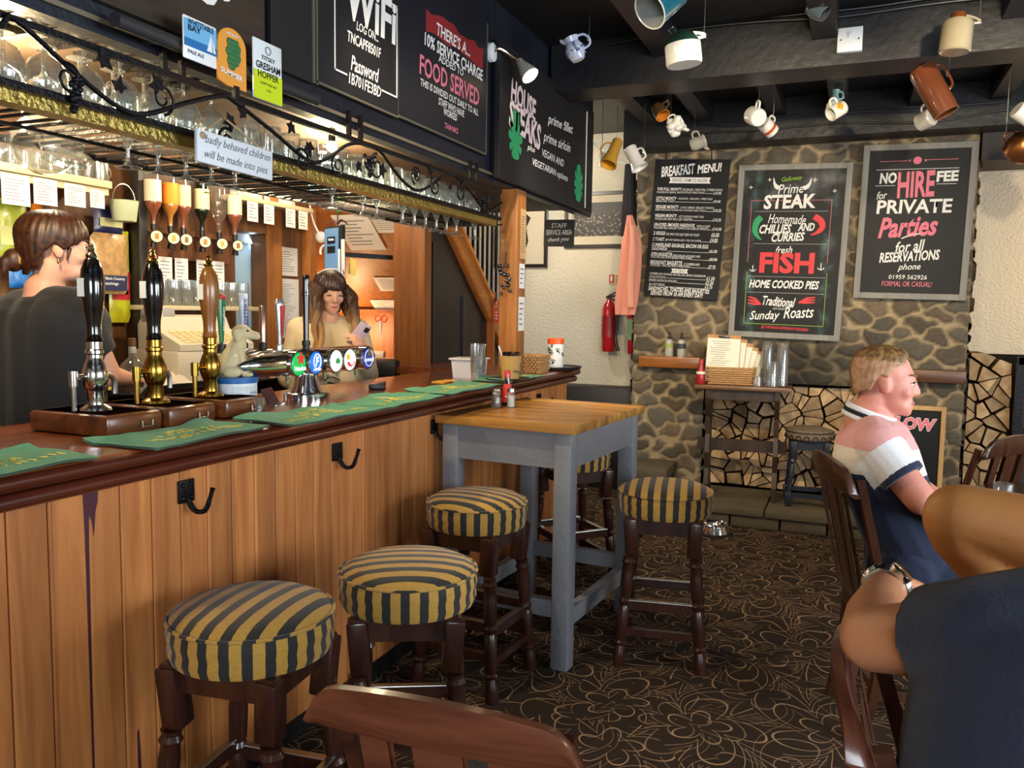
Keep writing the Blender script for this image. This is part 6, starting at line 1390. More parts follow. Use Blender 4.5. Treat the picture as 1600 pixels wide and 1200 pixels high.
b.build('dark_leaves', mat('plum_leaf', '#4a2233', .6), t)
t = MB().box((0, 0, 0), (.08, .002, .1)).build('sticky_note', mat('yellow_note', '#e0c978', .7), smooth=0); t.location = (-2.96, 4.44, 1.72); t.rotation_euler = (0, .25, -.4); tag(t, 'yellow note stuck beside the screen edge', 'note')
tag(MB().tube(spline([(-3.5, 4.72, 2.2), (-3.45, 4.70, 2.05), (-3.38, 4.68, 1.95), (-3.3, 4.6, 1.9), (-3.15, 4.5, 1.98)]), .006, 6).build('white_cable', wht), 'white cable drooping beside the screen under the stairs', 'cable')
t = MB().ell((0, 0, 0), .04).tube(arc((.04, 0, -.1), .045, -1, 3.6, 14, 'xz'), .008, 6).build('white_ornament', wht); t.location = (-3.46, 4.80, 1.95); tag(t, 'white round fitting with a hook beside the stairs', 'ornament')
# light under the canopy
t = thing('rack_lamp', 'bare glowing bulb under the canopy among the pint glasses', 'lamp', (-1.92, 2.74, 2.085)); MB().ell((0, 0, 0), .022).build('bulb', mat('bulb_glow', '#ffe9b8', .5, emit=22), t); MB().lathe([(.014, .018), (.014, .058)], 14).build('holder', blackp, t)
# ================================================================ CEILING MUGS AND JUGS
RV, FV = Vector((.92, .385, 0)), Vector((-.385, .92, 0)); ZV = Vector((0, 0, 1))
def frame_m(loc, axis, up):
    z = Vector(axis).normalized(); x = Vector(up); x = (x - z * x.dot(z)).normalized(); y = z.cross(x)
    return Matrix.LocRotScale(Vector(loc), Matrix((x, y, z)).transposed().to_quaternion(), None)
def mug(name, lab, cat, loc, axis, prof, body, inner=None, handle=(.25, .75), hr=.035, hw=.006, up=ZV, beam=2.83, n=28, extra=None):
    """prof runs base to rim along the axis; the handle sits on the upper side and hangs from a hook"""
    L = prof[-1][1]; M = frame_m(loc, axis, up); t = bpy.data.objects.new(name, None); t.empty_display_size = .05; COL.objects.link(t); t.matrix_world = M; tag(t, lab, cat, 'mugs and jugs hanging from the ceiling beams')
    pr = [(r, z - L / 2) for r, z in prof]
    MB().lathe([(.001, pr[0][1])] + pr, n, cap0=False, cap1=False).build('body', body, t)
    MB().lathe([(.001, pr[0][1] + .006)] + [(max(.001, r - .004), z + (.006 if i == 0 else 0)) for i, (r, z) in enumerate(pr)] + [pr[-1]], n, cap0=False, cap1=False).build('inside', inner or body, t)
    a, c = handle; za, zc = -L / 2 + L * a, -L / 2 + L * c
    def rad(z):
        for (r0_, z0_), (r1_, z1_) in zip(pr, pr[1:]):
            if z0_ <= z <= z1_: return r0_ + (r1_ - r0_) * (z - z0_) / max(1e-6, z1_ - z0_)
        return pr[-1][0]
    hp = [(rad(za) - .003, 0, za), (rad(za) + hr * .8, 0, za + (zc - za) * .1), (max(rad(za), rad(zc)) + hr, 0, (za + zc) / 2), (rad(zc) + hr * .8, 0, zc - (zc - za) * .1), (rad(zc) - .003, 0, zc)]
    MB().tube(spline(hp), hw, 8).build('handle', body, t)
    top = M @ Vector((max(rad(za), rad(zc)) + hr, 0, (za + zc) / 2)); Mi = M.inverted()
    hk_ = [top + ZV * -.012 + RV * .008, top + ZV * -.010 - RV * .006, top + ZV * .004 - RV * .010, top + ZV * .02, top + ZV * max(.04, beam - top.z)]
    MB().tube([Mi @ p for p in spline(hk_, 5)], .0018, 6).build('hook', steel, t)
    if extra: extra(t, pr)
    return t
def por(n, c, **k): return mat(n, c, .18, coat=.6, **k)
w_ = por('white_china', '#e9e6df'); cyl = lambda r, L, r0=None: [((r0 or r) * .9, 0), (r0 or r, .006), (r, L * .5), (r, L)]
mug('tankard', 'large teal green tankard at the top edge of the picture', 'tankard', (-.68, 2.98, 2.56), RV * -.62 - ZV * .55 - FV * .35, [(.052, 0), (.056, .008), (.06, .07), (.066, .15)], por('teal_glaze', '#1d6472'), por('grey_glaze', '#9da0a0'), up=ZV + RV * .5, extra=lambda t, p: MB().tube(arc((0, 0, p[-1][1]), p[-1][0], 0, 2 * PI, 23, 'xy'), .003, 6, closed=True).build('pale_rim', w_, t))
mug('storage_jar', 'squat white jar with dark green shoulder hanging below the teal tankard', 'jar', (-.67, 3.30, 2.485), ZV * 1 + RV * -.12, [(.066, 0), (.070, .006), (.070, .075), (.066, .085), (.045, .115), (.028, .122)], w_, handle=(.8, .98), hr=.03, up=RV, beam=2.95, extra=lambda t, p: (MB().lathe([(.0708, p[2][1] + .002), (.0668, p[3][1] + .002), (.0458, p[4][1] + .002), (.0285, p[5][1] + .002), (.001, p[5][1] + .002)], 28, cap0=False, cap1=False).build('green_shoulder', por('dark_green_glaze', '#1c332c'), t), MB().tube([(-.03, 0, p[4][1]), (-.05, 0, p[5][1] + .015), (-.03, 0, p[5][1] + .03), (-.012, 0, p[5][1])], .006, 8).build('handle', por('dark_green_glaze', '#1c332c'), t)))
def blue_print(t, p):
    b = MB(); rnd = random.Random(6); 
    for k in range(22):
        a, z = rnd.uniform(0, 6.28), p[0][1] + rnd.uniform(.02, .075); b.ell((.0475 * math.cos(a), .0475 * math.sin(a), z), (.006, .006, .006), u=6, v=5)
    b.build('blue_flowers', por('cobalt_blue', '#2a3a7a'), t)
def lip(c): return lambda t, p: MB().tube(spline([(-p[-1][0] * .7, 0, p[-1][1] - .012), (-p[-1][0] * 1.15, 0, p[-1][1] - .004), (-p[-1][0] * 1.45, 0, p[-1][1] + .012)]), [.014] * 5 + [.010] * 5 + [.004] * 3, 8).build('spout', c, t)
bw_ = por('blue_white_china', '#c9d2e6')
mug('milk_jug', 'blue and white flowered milk jug hanging in front of the big beam', 'jug', (-1.33, 3.93, 2.74), ZV * .9 + RV * -.35, [(.03, 0), (.034, .006), (.048, .04), (.046, .065), (.032, .09), (.037, .115)], bw_, handle=(.35, .95), up=RV * .8 + ZV * .3 - FV * .3, beam=2.95, extra=lambda t, p: (blue_print(t, p), lip(bw_)(t, p)))
mug('cup', 'small brown cup with orange inside hanging left of the breakfast menu', 'mug', (-1.115, 4.88, 2.64), RV * .35 - ZV * .75 - FV * .55, cyl(.043, .085, .036), por('brown_glaze', '#4b3624'), por('orange_glaze', '#c47a2c'), up=ZV + FV * .2, hr=.03)
def petals(t, p):
    b = MB(); rnd = random.Random(8)
    for k in range(9): a = 2 * PI * k / 9; b.ell((.04 * math.cos(a), .04 * math.sin(a), rnd.uniform(-.03, .03)), (.02, .02, .026), u=8, v=6)
    b.build('raised_leaves', w_, t)
mug('milk_jug', 'knobbly white leaf-shaped jug hanging beside the small brown cup', 'jug', (-1.045, 5.01, 2.575), ZV * .4 + RV * .75 - FV * .3, [(.03, 0), (.035, .01), (.042, .05), (.034, .08), (.042, .1)], w_, up=ZV - RV * .3, extra=lambda t, p: (petals(t, p), lip(w_)(t, p)))
gj = por('pale_grey_china', '#b9b3a8')
mug('milk_jug', 'pale grey jug hanging just above the breakfast menu board', 'jug', (-.99, 5.46, 2.56), RV * .8 + ZV * .25 - FV * .45, [(.035, 0), (.038, .006), (.044, .035), (.038, .065), (.044, .09)], gj, up=ZV * .8 - RV * .6, extra=lip(gj))
mug('glass_tankard', 'tall amber glass tankard hanging left of the stone wall', 'tankard', (-1.47, 5.15, 2.47), ZV * -.86 - RV * .35 - FV * .35, [(.032, 0), (.034, .01), (.034, .06), (.042, .12), (.055, .185), (.055, .19)], mat('amber_glass', '#b58a35', .1, coat=.8, spec=.8), mat('amber_inside', '#e0a12c', .3), up=RV * -1 + ZV * .4, handle=(.2, .7), n=16)
def poppy(t, p): b = MB(); [b.ell((.045 * math.cos(a), .045 * math.sin(a), z), (.004, .010, .010), rotm(0, 0, a), 8, 6) for a, z in ((-.9, .0), (-.6, .012), (-1.1, .014))]; b.build('red_flower', por('poppy_red', '#b5402c'), t)
mug('milk_jug', 'white jug with a red painted flower hanging beside the amber tankard', 'jug', (-1.39, 5.39, 2.475), RV * .42 - ZV * .85 - FV * .2, [(.042, 0), (.046, .01), (.042, .07), (.046, .12), (.060, .155)], w_, up=RV * .9 + ZV * .5 - FV * .6, hr=.03, extra=poppy)
mug('mug', 'white mug seen from its base hanging above the steak board', 'mug', (-.58, 4.98, 2.59), ZV * .35 + FV * .85 + RV * -.15, [(.045, 0), (.052, .01), (.052, .09)], w_, up=ZV, hr=.035)
mug('mug', 'white mug with coloured bands partly behind the one above the steak board', 'mug', (-.545, 5.33, 2.60), RV * .6 - ZV * .4 + FV * .3, cyl(.045, .09), w_, up=ZV, extra=lambda t, p: MB().lathe([(.0458, .0), (.0458, .02)], 24, cap0=False, cap1=False).build('orange_band', por('orange_band', '#c0582c'), t))
tv = por('pale_teal_glaze', '#9fc7be')
mug('vase', 'small pale teal vase hanging above the white mug with yellow flowers', 'vase', (-.17, 5.38, 2.74), ZV + RV * .1, [(.03, 0), (.045, .012), (.043, .04), (.025, .07), (.015, .10), (.022, .125)], tv, handle=(.6, .95), hr=.022, up=RV, extra=lambda t, p: MB().lathe([(.0455, p[1][1] - .004), (.0462, p[1][1] + .006), (.0452, p[2][1])], 24, cap0=False, cap1=False).build('cream_base', por('cream_glaze', '#dccfae'), t))
def sunny(t, p): b = MB(); [b.ell((.0425 * math.cos(a), .0425 * math.sin(a), z), (.003, .010, .010), rotm(0, 0, a), 8, 6) for a, z in ((-1.2, .012), (-.95, .0), (-1.45, -.002), (-1.2, -.012), (-.8, -.015))]; b.build('yellow_flowers', por('sun_yellow', '#e0a21f'), t)
mug('mug', 'white mug with painted yellow flowers hanging above the steak board', 'mug', (-.15, 5.16, 2.63), RV * -.75 - ZV * .45 - FV * .2, cyl(.042, .095), w_, up=ZV, extra=sunny, hr=.032)
mug('stein', 'tall brown glazed stoneware tankard hanging tilted below the big beam', 'tankard', (.295, 4.47, 2.535), RV * .40 - ZV * .87 - FV * .25, [(.035, 0), (.055, .012), (.062, .04), (.060, .20), (.058, .265)], por('brown_stoneware', '#6a3a22', var=.3, vscale=9), up=RV + ZV * .4, handle=(.08, .6), hr=.04, beam=2.72)
mug('mug', 'white mug with its base towards us half behind the tall brown tankard', 'mug', (.32, 5.25, 2.565), FV * .8 - ZV * .2 + RV * -.4, [(.043, 0), (.049, .008), (.049, .085)], por('grey_white_china', '#c9c4ba'), up=ZV)
mug('stoneware_jar', 'grey-beige stoneware jar hanging upright before the beam at top right', 'jar', (.355, 4.18, 2.70), ZV * 1 + RV * .06, [(.060, 0), (.066, .006), (.066, .12), (.058, .135), (.030, .145), (.028, .165)], por('stoneware_beige', '#9c9279', var=.15), handle=(.8, .98), hr=.035, up=RV, beam=2.97, extra=lambda t, p: MB().lathe([(.0315, p[4][1] + .001), (.0295, p[5][1] + .003), (.001, p[5][1] + .003)], 20, cap0=False, cap1=False).build('brown_neck', por('brown_neck', '#6b3a1e'), t))
mug('glass_jug', 'small clear glass jug hanging at the top edge beside the light switch', 'jug', (-.22, 4.05, 2.83), RV * .5 - ZV * .5 - FV * .4, [(.03, 0), (.04, .01), (.045, .05), (.035, .09)], mat('smoky_glass', '#5c666c', .08, coat=.8, spec=.8), up=ZV, beam=2.97)
mug('mug', 'white mug at the right edge above the copper pot', 'mug', (.75, 4.97, 2.50), RV * .8 - ZV * .5, cyl(.045, .09), w_, up=ZV, beam=2.83)
mug('copper_pot', 'copper pot hanging at the right edge of the picture', 'pot', (.80, 5.29, 2.385), RV * .3 + ZV * .7 - FV * .6, [(.05, 0), (.075, .02), (.085, .07), (.075, .12), (.06, .14)], mat('aged_copper', '#a3683c', .3, metal=.9, var=.3), up=ZV, hr=.05, beam=2.83)
mug('cup', 'white cup half hidden behind the end of the canopy chalkboard', 'mug', (-1.60, 5.42, 2.48), ZV * -1, cyl(.04, .09), w_, up=RV, beam=2.83)
# ---------------------------------------------------------------- lamps and switch
def spotlamp(lab, base, head, d, mwall=None):
    t = thing('spot_lamp', lab, 'lamp', base); h = Vector(head) - Vector(base); d = Vector(d).normalized()
    MB().lathe([(.045, 0), (.043, .02), (.012, .028)], 28, rotm(0, PI / 2, 0)).build('base', wht, t)
    MB().tube(spline([(.02, 0, 0), (.05, .01, .015), tuple(h * .7 + Vector((0, 0, .03))), tuple(h - d * .055)]), .007, 8).build('arm', chrome, t)
    M = T(*(h - d * .05)) @ d.to_track_quat('Z', 'Y').to_matrix().to_4x4()
    MB().lathe([(.018, -.02), (.02, .0), (.028, .02), (.044, .07), (.046, .085), (.0435, .085), (.025, .02)], 28, M, cap1=False).build('shade', mat('lamp_shade_grey', '#b9b4ab', .35), t)
    MB().ell(tuple(h + d * .020), .026).build('bulb', mat('spot_glow', '#ffe2ac', .5, emit=28), t)
spotlamp('white wall spot lamp with glowing bulb above the steaks chalkboard', (-1.665, 3.66, 2.68), (-1.53, 3.80, 2.62), (.62, -.12, -.75))
spotlamp('white spot lamp above the brown board at the top edge', (-1.655, 2.15, 2.82), (-1.54, 2.28, 2.80), (.62, -.12, -.75))
for x, lab in ((.6, 'ceiling spot lamp shining at the right part of the stone wall'), (-.2, 'ceiling spot lamp shining at the left part of the stone wall')):
    t = thing('ceiling_spot', lab, 'lamp', (x, 2.6, 2.95)); MB().lathe([(.04, -.02), (.04, 0)], 20).build('base', blackp, t); M = T(0, .02, -.38) @ Vector((0, .97, -.25)).to_track_quat('Z', 'Y').to_matrix().to_4x4(); MB().lathe([(.03, -.06), (.035, -.05), (.045, .04), (.042, .04), (.03, -.03)], 24, M, cap1=False).build('shade', blackp, t); MB().cyl((0, 0, -.01), (0, .0, -.38), .008).build('stem', blackp, t)
sw = thing('light_switch', 'square white light switch box on the front of the big ceiling beam', 'switch', (-.085, 4.449, 2.80)); MB().box((0, 0, 0), (.115, .04, .115), bev=.004).build('box', wht, sw); MB().box((0, -.022, .02), (.018, .008, .03), rotm(.15, 0, 0), bev=.002).build('rocker', mat('switch_rocker', '#cfd3d6', .3), sw); b = MB()
for s in (-1, 1): b.ell((s * .04, -.02, .0), .004, u=8, v=6)
b.build('screw', mat('screw_dark', '#3a3a3a', .4), sw)
# ---------------------------------------------------------------- left plaster wall: pictures, extinguishers, jacket
def picture(lab, cx, cz, w, h, y, inner, fw=.03):
    t = thing('picture_frame', lab, 'picture', (cx, y, cz)); b = MB()
    for s in (-1, 1): b.box((s * (w / 2 - fw / 2), 0, 0), (fw, .025, h), bev=.003).box((0, 0, s * (h / 2 - fw / 2)), (w - 2 * fw + .004, .024, fw), bev=.003)
    b.build('frame', mat('black_frame', '#191412', .35), t, smooth=0); MB().box((0, .004, 0), (w - fw, .008, h - fw)).build('mount', mat('cream_mount', '#d2c6ae', .8), t, smooth=0); inner(t); return t
def crowd(t):
    m = bpy.data.materials.new('old_photo'); m.use_nodes = True; n = m.node_tree.nodes; l = m.node_tree.links; tc = n.new('ShaderNodeTexCoord'); v = n.new('ShaderNodeTexVoronoi'); v.inputs['Scale'].default_value = 42; l.new(tc.outputs['Object'], v.inputs['Vector'])
    sp = n.new('ShaderNodeSeparateXYZ'); l.new(tc.outputs['Object'], sp.inputs[0]); a = n.new('ShaderNodeMapRange'); a.inputs[1].default_value = .08; a.inputs[2].default_value = .03; a.inputs[3].default_value = .0; a.inputs[4].default_value = 1; l.new(sp.outputs[2], a.inputs[0])
    c = n.new('ShaderNodeValToRGB'); c.color_ramp.elements[0].color = hx('#b9ab94'); c.color_ramp.elements[1].color = hx('#241d18'); c.color_ramp.elements[1].position = .45; l.new(v.outputs['Distance'], c.inputs[0])
    x = n.new('ShaderNodeMix'); x.data_type = 'RGBA'; x.inputs[6].default_value = hx('#332a22'); l.new(a.outputs[0], x.inputs[0]); l.new(c.outputs[0], x.inputs[7]); l.new(x.outputs[2], n['Principled BSDF'].inputs['Base Color']); n['Principled BSDF'].inputs['Roughness'].default_value = .5
    MB().box((0, -.001, .005), (.44, .004, .28)).build('photograph', m, t, smooth=0)
picture('black framed old photograph of a seated crowd on the plaster wall', -2.035, 2.235, .60, .47, 6.735, crowd)
def blot(t):
    b = MB(); b.prism([(-.06, -.16), (.03, -.18), (.07, -.06), (.05, .06), (.09, .14), (.02, .2), (-.04, .1), (-.02, -.02)], .002, T(0, -.001, 0) @ YM); b.build('dark_figure', mat('print_black', '#1a1718', .6), t, smooth=0)
picture('black framed picture with a dark silhouette behind the timber post', -2.74, 2.13, .50, .58, 6.735, blot)
red_ex = mat('extinguisher_red', '#b31f24', .22, coat=.5)
def extinguisher(lab, loc, h, col, panel, r=.058):
    t = thing('fire_extinguisher', lab, 'fire extinguisher', loc)
    MB().lathe([(r * .9, 0), (r, .01), (r, h * .74), (r * .8, h * .82), (r * .4, h * .88), (r * .35, h * .92)], 28).build('cylinder', col, t)
    MB().lathe([(r * 1.015, h * .25), (r * 1.015, h * .62)], 28, cap0=False, cap1=False).build('label', panel, t)
    MB().box((.02, 0, h * .96), (.1, .022, .016), rotm(0, -.2, 0)).box((.025, 0, h * 1.0), (.12, .02, .012), rotm(0, -.45, 0)).cyl((0, 0, h * .9), (0, 0, h * .98), .014).build('valve_handle', blackp, t)
    MB().tube(spline([(.02, -.02, h * .93), (.09, -.035, h * .8), (.085, -.045, h * .5), (.075, -.05, h * .2), (.10, -.05, h * .02)]), [.012] * 18 + [.016] * 7, 8).build('hose', blackp, t)
    MB().box((0, r + .01, h * .7), (.03, .02, .1)).build('bracket', steel, t, smooth=0); return t
extinguisher('red fire extinguisher with black hose hanging on the plaster wall', (-1.90, 6.66, 1.13), .48, red_ex, mat('extinguisher_label', '#8f1a1e', .4))
extinguisher('fire extinguisher with a green striped label half hidden by the pink jacket', (-1.665, 6.58, 1.12), .46, red_ex, mat('green_label', '#7fa07c', .5), .05)
fs = thing('fire_sign', 'small red and green fire equipment sign above the extinguishers', 'sign', (-1.885, 6.745, 1.735)); MB().box((.0, 0, 0), (.10, .004, .085)).build('plate', mat('sign_cream', '#cbbf8c', .5), fs, smooth=0); MB().box((-.024, -.003, .006), (.045, .002, .07)).build('red_panel', red_ex, fs, smooth=0); MB().box((-.024, -.0045, .008), (.012, .001, .04)).box((-.032, -.0045, .008), (.006, .001, .05)).build('symbol', wht, fs, smooth=0); b = MB(); [b.box((.028, -.003, .03 - .017 * k), (.03, .002, .009)) for k in range(4)]; b.build('print', mat('sign_green', '#4d8a5a', .5), fs, smooth=0)
# jacket hanging at the corner
jk = thing('jacket', 'salmon pink jacket hanging at the corner of the stone wall', 'jacket', (-1.635, 6.235, 1.44))
def jak(u, v, s):
    a = u * 2 * PI; w = (.055 + .030 * v ** .7) * (1 - max(0, v - .88) / .12 * .15); tp = .25 + .75 * min(1, (1 - v) * 0 + 1)
    f = 1 + .16 * math.sin(a * 5 + v * 3) + .08 * math.sin(a * 9); k = .35 + .65 * min(1, v / .28)
    return (w * f * k * math.cos(a) + .015 * math.sin(v * 4), .05 * f * k * math.sin(a) + .0, .98 * (1 - v) * .78)
b = MB(); b.grid(lambda u, v: jak(u, v, 0), 48, 24, closeu=True); b.build('cloth', mat('salmon_cloth', '#d98d76', .85, bump=.2, bscale=80), jk); b = MB(); b.tube(spline([(.035, -.05, .68), (.05, -.065, .5), (.04, -.07, .25), (.045, -.065, .06)]), [.022] * 6 + [.03] * 13, 10).build('sleeve', mat('salmon_cloth_light', '#e09a80', .85, bump=.2, bscale=80), jk)
jk2 = MB().grid(lambda u, v: ((.04 + .02 * v) * (1 + .15 * math.sin(u * 31)) * math.cos(u * 2 * PI) - .0, .045 * math.sin(u * 2 * PI), .55 * (1 - v)), 30, 10, closeu=True).build('dark_coat', mat('black_cloth', '#17161a', .9)); jk2.location = (-1.675, 6.36, 2.06); tag(jk2, 'dark coat hanging above and behind the pink jacket', 'coat')
tag(MB().tube(spline([(-1.67, 6.74, 2.58), (-1.66, 6.6, 2.60), (-1.65, 6.35, 2.57), (-1.64, 6.235, 2.60)]), .008, 6).cyl((-1.635, 6.235, 2.16), (-1.64, 6.235, 2.60), .006).build('coat_hook', iron), 'black iron coat hook high in the corner holding the jacket', 'hook')
# staff sign hanging from the canopy end
ss = thing('hanging_sign', 'black sign with chalk lettering about staff service hanging from the canopy end', 'sign', (-1.87, 5.28, 1.985), rot=(0, .02, .0)); MB().box((0, 0, 0), (.215, .012, .18), bev=.002).build('board', board_black, ss, smooth=0); lettering(ss, 'lettering', mat('grey_chalk', '#b9b9b6', .8), [('STAFF', .0, .05, .11, .032, .05), ('SERVICE AREA', .0, .005, .185, .034, .05), ('thank you', .0, -.045, .15, .034, .4, .05)], T(0, -.0068, 0) @ YM)
for s in (-1, 1): MB().cyl((s * .09, 0, .085), (s * .09, 0, .165), .003, n=6).build('hanging_cord', wht, ss)
t = MB().tube(spline([(-1.66, 5.30, 2.60), (-1.60, 5.33, 2.52), (-1.55, 5.35, 2.55), (-1.52, 5.36, 2.46), (-1.45, 5.37, 2.44)]), .005, 6).build('white_cable', wht); tag(t, 'loose white cable end above the corner of the steaks chalkboard', 'cable')
# trinkets on the post
t = thing('sunglasses_rack', 'dark glittering ornament hanging on the left face of the timber post', 'ornament', (-1.70, 3.965, 1.62)); b = MB(); rnd = random.Random(1)
for k in range(16): b.ell((rnd.uniform(-.03, .03), rnd.uniform(-.012, .0), rnd.uniform(-.08, .08)), rnd.uniform(.008, .016), u=8, v=6)
b.build('beads', gloss_black, t); MB().cyl((0, .0, .06), (0, .01, .14), .003, n=6).build('cord', blackp, t)
t = thing('wall_lamp', 'cream shaded wall lamp on the plaster wall right of the stone chimney breast', 'lamp', (1.75, 6.745, 1.9)); MB().box((0, -.01, 0), (.08, .02, .12), bev=.004).build('back_plate', brassm, t); MB().tube(spline([(0, -.02, -.02), (0, -.12, -.05), (0, -.2, -.02), (0, -.2, .03)]), .007, 8).build('arm', brassm, t); MB().lathe([(.06, -.03), (.1, -.16)], 24, T(0, -.2, .16), cap0=False, cap1=False).build('shade', mat('cream_shade', '#e6d3a6', .8), t); MB().ell((0, -.2, .06), .025).build('bulb', mat('bulb_glow', '#ffe9b8', .5, emit=22), t)
t = thing('fill_pendant', 'small hanging bulb added behind the canopy end as fill for the passage wall', 'lamp', (-2.4, 5.75, 2.95)); MB().lathe([(.04, -.02), (.04, 0)], 20).build('rose', wht, t); MB().cyl((0, 0, -.02), (0, 0, -.34), .004).build('flex', blackp, t); MB().ell((0, 0, -.37), .03).build('bulb', MATS['bulb_glow'], t)  # unseen bulb, put in as the fitting of the passage fill
# ================================================================ PEOPLE
def skin_mat(name, c, c2):
    if name in MATS: return MATS[name]
    m = mat(name, c, .5, bump=.08, bscale=220, var=.06, vscale=9); b = m.node_tree.nodes['Principled BSDF']
    b.inputs['Subsurface Weight'].default_value = .12; b.inputs['Subsurface Radius'].default_value = (.02, .008, .004); b.inputs['Subsurface Scale'].default_value = .3; return m
def basis(fwd, up=(0, 0, 1), loc=(0, 0, 0)):
    f = Vector(fwd).normalized(); u = Vector(up); u = (u - f * u.dot(f)).normalized(); r = f.cross(u)
    return T(*loc) @ Matrix((r, f, u)).transposed().to_4x4()
def head_shape(b, M, s=1.0, fem=0):
    """skull, face, nose, lips, ears; M: x right, y forward, z up, origin between the ears"""
    def E(c, r, rot=None): b.add(_sph(), M @ T(*[x * s for x in c]) @ (rot or Matrix()) @ Matrix.Diagonal((*[x * s for x in r], 1)))
    def Cp(p, q, r0_, r1_): b.cap(M @ Vector([x * s for x in p]), M @ Vector([x * s for x in q]), r0_ * s, r1_ * s, 12)
    E((0, -.018, .038), (.074, .094, .080)); E((0, .022, .0), (.066, .070, .085)); E((0, .03, -.055), (.053 - .003 * fem, .056, .046)); E((0, .074, -.093), (.024, .018, .018)); E((0, .05, -.075), (.046, .045, .03)); E((0, .040, -.085), (.040, .042, .024))
    E((0, .074, .028), (.044, .016, .012)); E((-.036, .062, -.022), (.024, .022, .024)); E((.036, .062, -.022), (.024, .022, .024))
    Cp((0, .084, .018), (0, .1005, -.022), .0085, .0125); E((-.011, .091, -.027), (.010, .011, .009)); E((.011, .091, -.027), (.010, .011, .009)); E((0, .066, -.058), (.034, .024, .030)); E((0, .086, -.056), (.021, .007, .005)); E((0, .084, -.066), (.018, .008, .006))
    for q in (-1, 1): E((q * .074, -.006, -.006), (.008, .019, .031), rotm(.2, 0, q * -.25)); E((q * .073, -.0, -.028), (.007, .010, .010))
def _sph():
    b = bmesh.new(); bmesh.ops.create_uvsphere(b, u_segments=18, v_segments=12, radius=1); return b
def hand_shape(b, wrist, d, palm_n, s=1.0, curl=.5, left=False):
    """palm and five separate bent fingers; d points to the fingers, palm_n out of the palm"""
    d = Vector(d).normalized(); n = Vector(palm_n); n = (n - d * n.dot(d)).normalized(); sd = d.cross(n) * (1 if left else -1)     # sd towards the thumb
    w = Vector(wrist)
    b.cap(w, w + d * .035 * s, .026 * s, .03 * s, 12, 1.0)
    for k in range(4):
        o = (.030 - .020 * k) * s; base = w + d * (.082 - .004 * abs(k - 1)) * s + sd * o; L = (.040, .045, .042, .033)[k] * s
        b.cap(w + d * .02 * s + sd * o * .7, base, .017 * s, .0125 * s, 10)
        p = base; a = .25 + curl * .5
        for j in range(3):
            dd = d * math.cos(a) + n * math.sin(a); q = p + dd * L * (1, .68, .52)[j]; b.cap(p, q, (.0100 - .0009 * j) * s, (.0093 - .0011 * j) * s, 8); p = q; a += curl * .9
    t0 = w + d * .025 * s + sd * .022 * s; t1 = t0 + (d * .7 + sd * .6 + n * .25).normalized() * .045 * s; t2 = t1 + (d * .95 + sd * .1 + n * .35).normalized() * .032 * s; t3 = t2 + (d * .9 - sd * .15 + n * .5).normalized() * .024 * s
    b.cap(t0, t1, .015 * s, .0115 * s, 10).cap(t1, t2, .0112 * s, .010 * s, 10).cap(t2, t3, .010 * s, .0085 * s, 10)
def fuse(b, name, m, parent, voxel=.007, it=4, mats=None):
    """melt the overlapping shapes into one continuous surface"""
    o = b.build(name, m, parent, smooth=0, fix=True)
    r = o.modifiers.new('r', 'REMESH'); r.mode = 'VOXEL'; r.voxel_size = voxel; r.use_smooth_shade = True
    q = o.modifiers.new('s', 'SMOOTH'); q.iterations = it; q.factor = .5
    bpy.context.view_layer.update(); me = bpy.data.meshes.new_from_object(o.evaluated_get(bpy.context.evaluated_depsgraph_get()))
    old = o.data; o.modifiers.clear(); o.data = me; bpy.data.meshes.remove(old); me.name = name
    me.materials.clear()
    for x in (m if isinstance(m, (list, tuple)) else [m]): me.materials.append(x)
    me.shade_smooth(); return o
def paint(o, fn):
    me = o.data; v = [p.co for p in me.vertices]
    for p in me.polygons: p.material_index = fn(p.center)
def face_bits(parent, M, s, iris, lipc, browc, open_=1, fem=0):
    ew = mat('eye_white', '#e6e2dc', .15)
    for q in (-1, 1):
        dy_ = 0 if open_ > .5 else -.0075; e = MB(); e.ell(M @ Vector((q * .031 * s, (.0765 + dy_) * s, .010 * s)), (.0094 * s,) * 3, u=12, v=8); eo = e.build('eye', ew, parent)
        MB().ell(M @ Vector((q * .031 * s, (.0832 + dy_ * 1.5) * s, .009 * s)), (.0042 * s,) * 3, u=10, v=8).build('iris', mat(iris[0], iris[1], .1), eo)
        lid = MB(); lid.tube([M @ Vector(((q * .031 + x) * s, (.0868 - 22 * x * x) * s, (.0150 * open_ - 18 * x * x) * s)) for x in (-.014, -.009, -.004, .0, .004, .009, .014)], .0025 * s if not fem else .0034 * s, 6); lid.build('eyelash', mat('lash_dark', '#1c1310', .6), parent)
        br = MB(); br.tube([M @ Vector(((q * (.014 + .034 * t)) * s, (.0905 - .014 * t * t - .006 * t) * s, (.033 + .006 * math.sin(t * 2.4)) * s)) for t in (0, .25, .5, .75, 1)], [.0032 * s, .004 * s, .004 * s, .0032 * s, .0015 * s], 6); br.build('eyebrow', mat(*browc), parent)
    lp = MB(); lp.tube([M @ Vector((x * s, (.0925 - 13 * x * x) * s, (-.0575 - .2 * abs(x)) * s)) for x in (-.022, -.014, -.006, 0, .006, .014, .022)], [.001, .0035 * s, .0045 * s, .004 * s, .0045 * s, .0035 * s, .001], 8); lp.tube([M @ Vector((x * s, (.0915 - 13 * x * x) * s, (-.0655 + .15 * abs(x)) * s)) for x in (-.019, -.012, 0, .012, .019)], [.001, .004 * s, .0055 * s, .004 * s, .001], 8); lp.build('lips', mat(*lipc), parent)
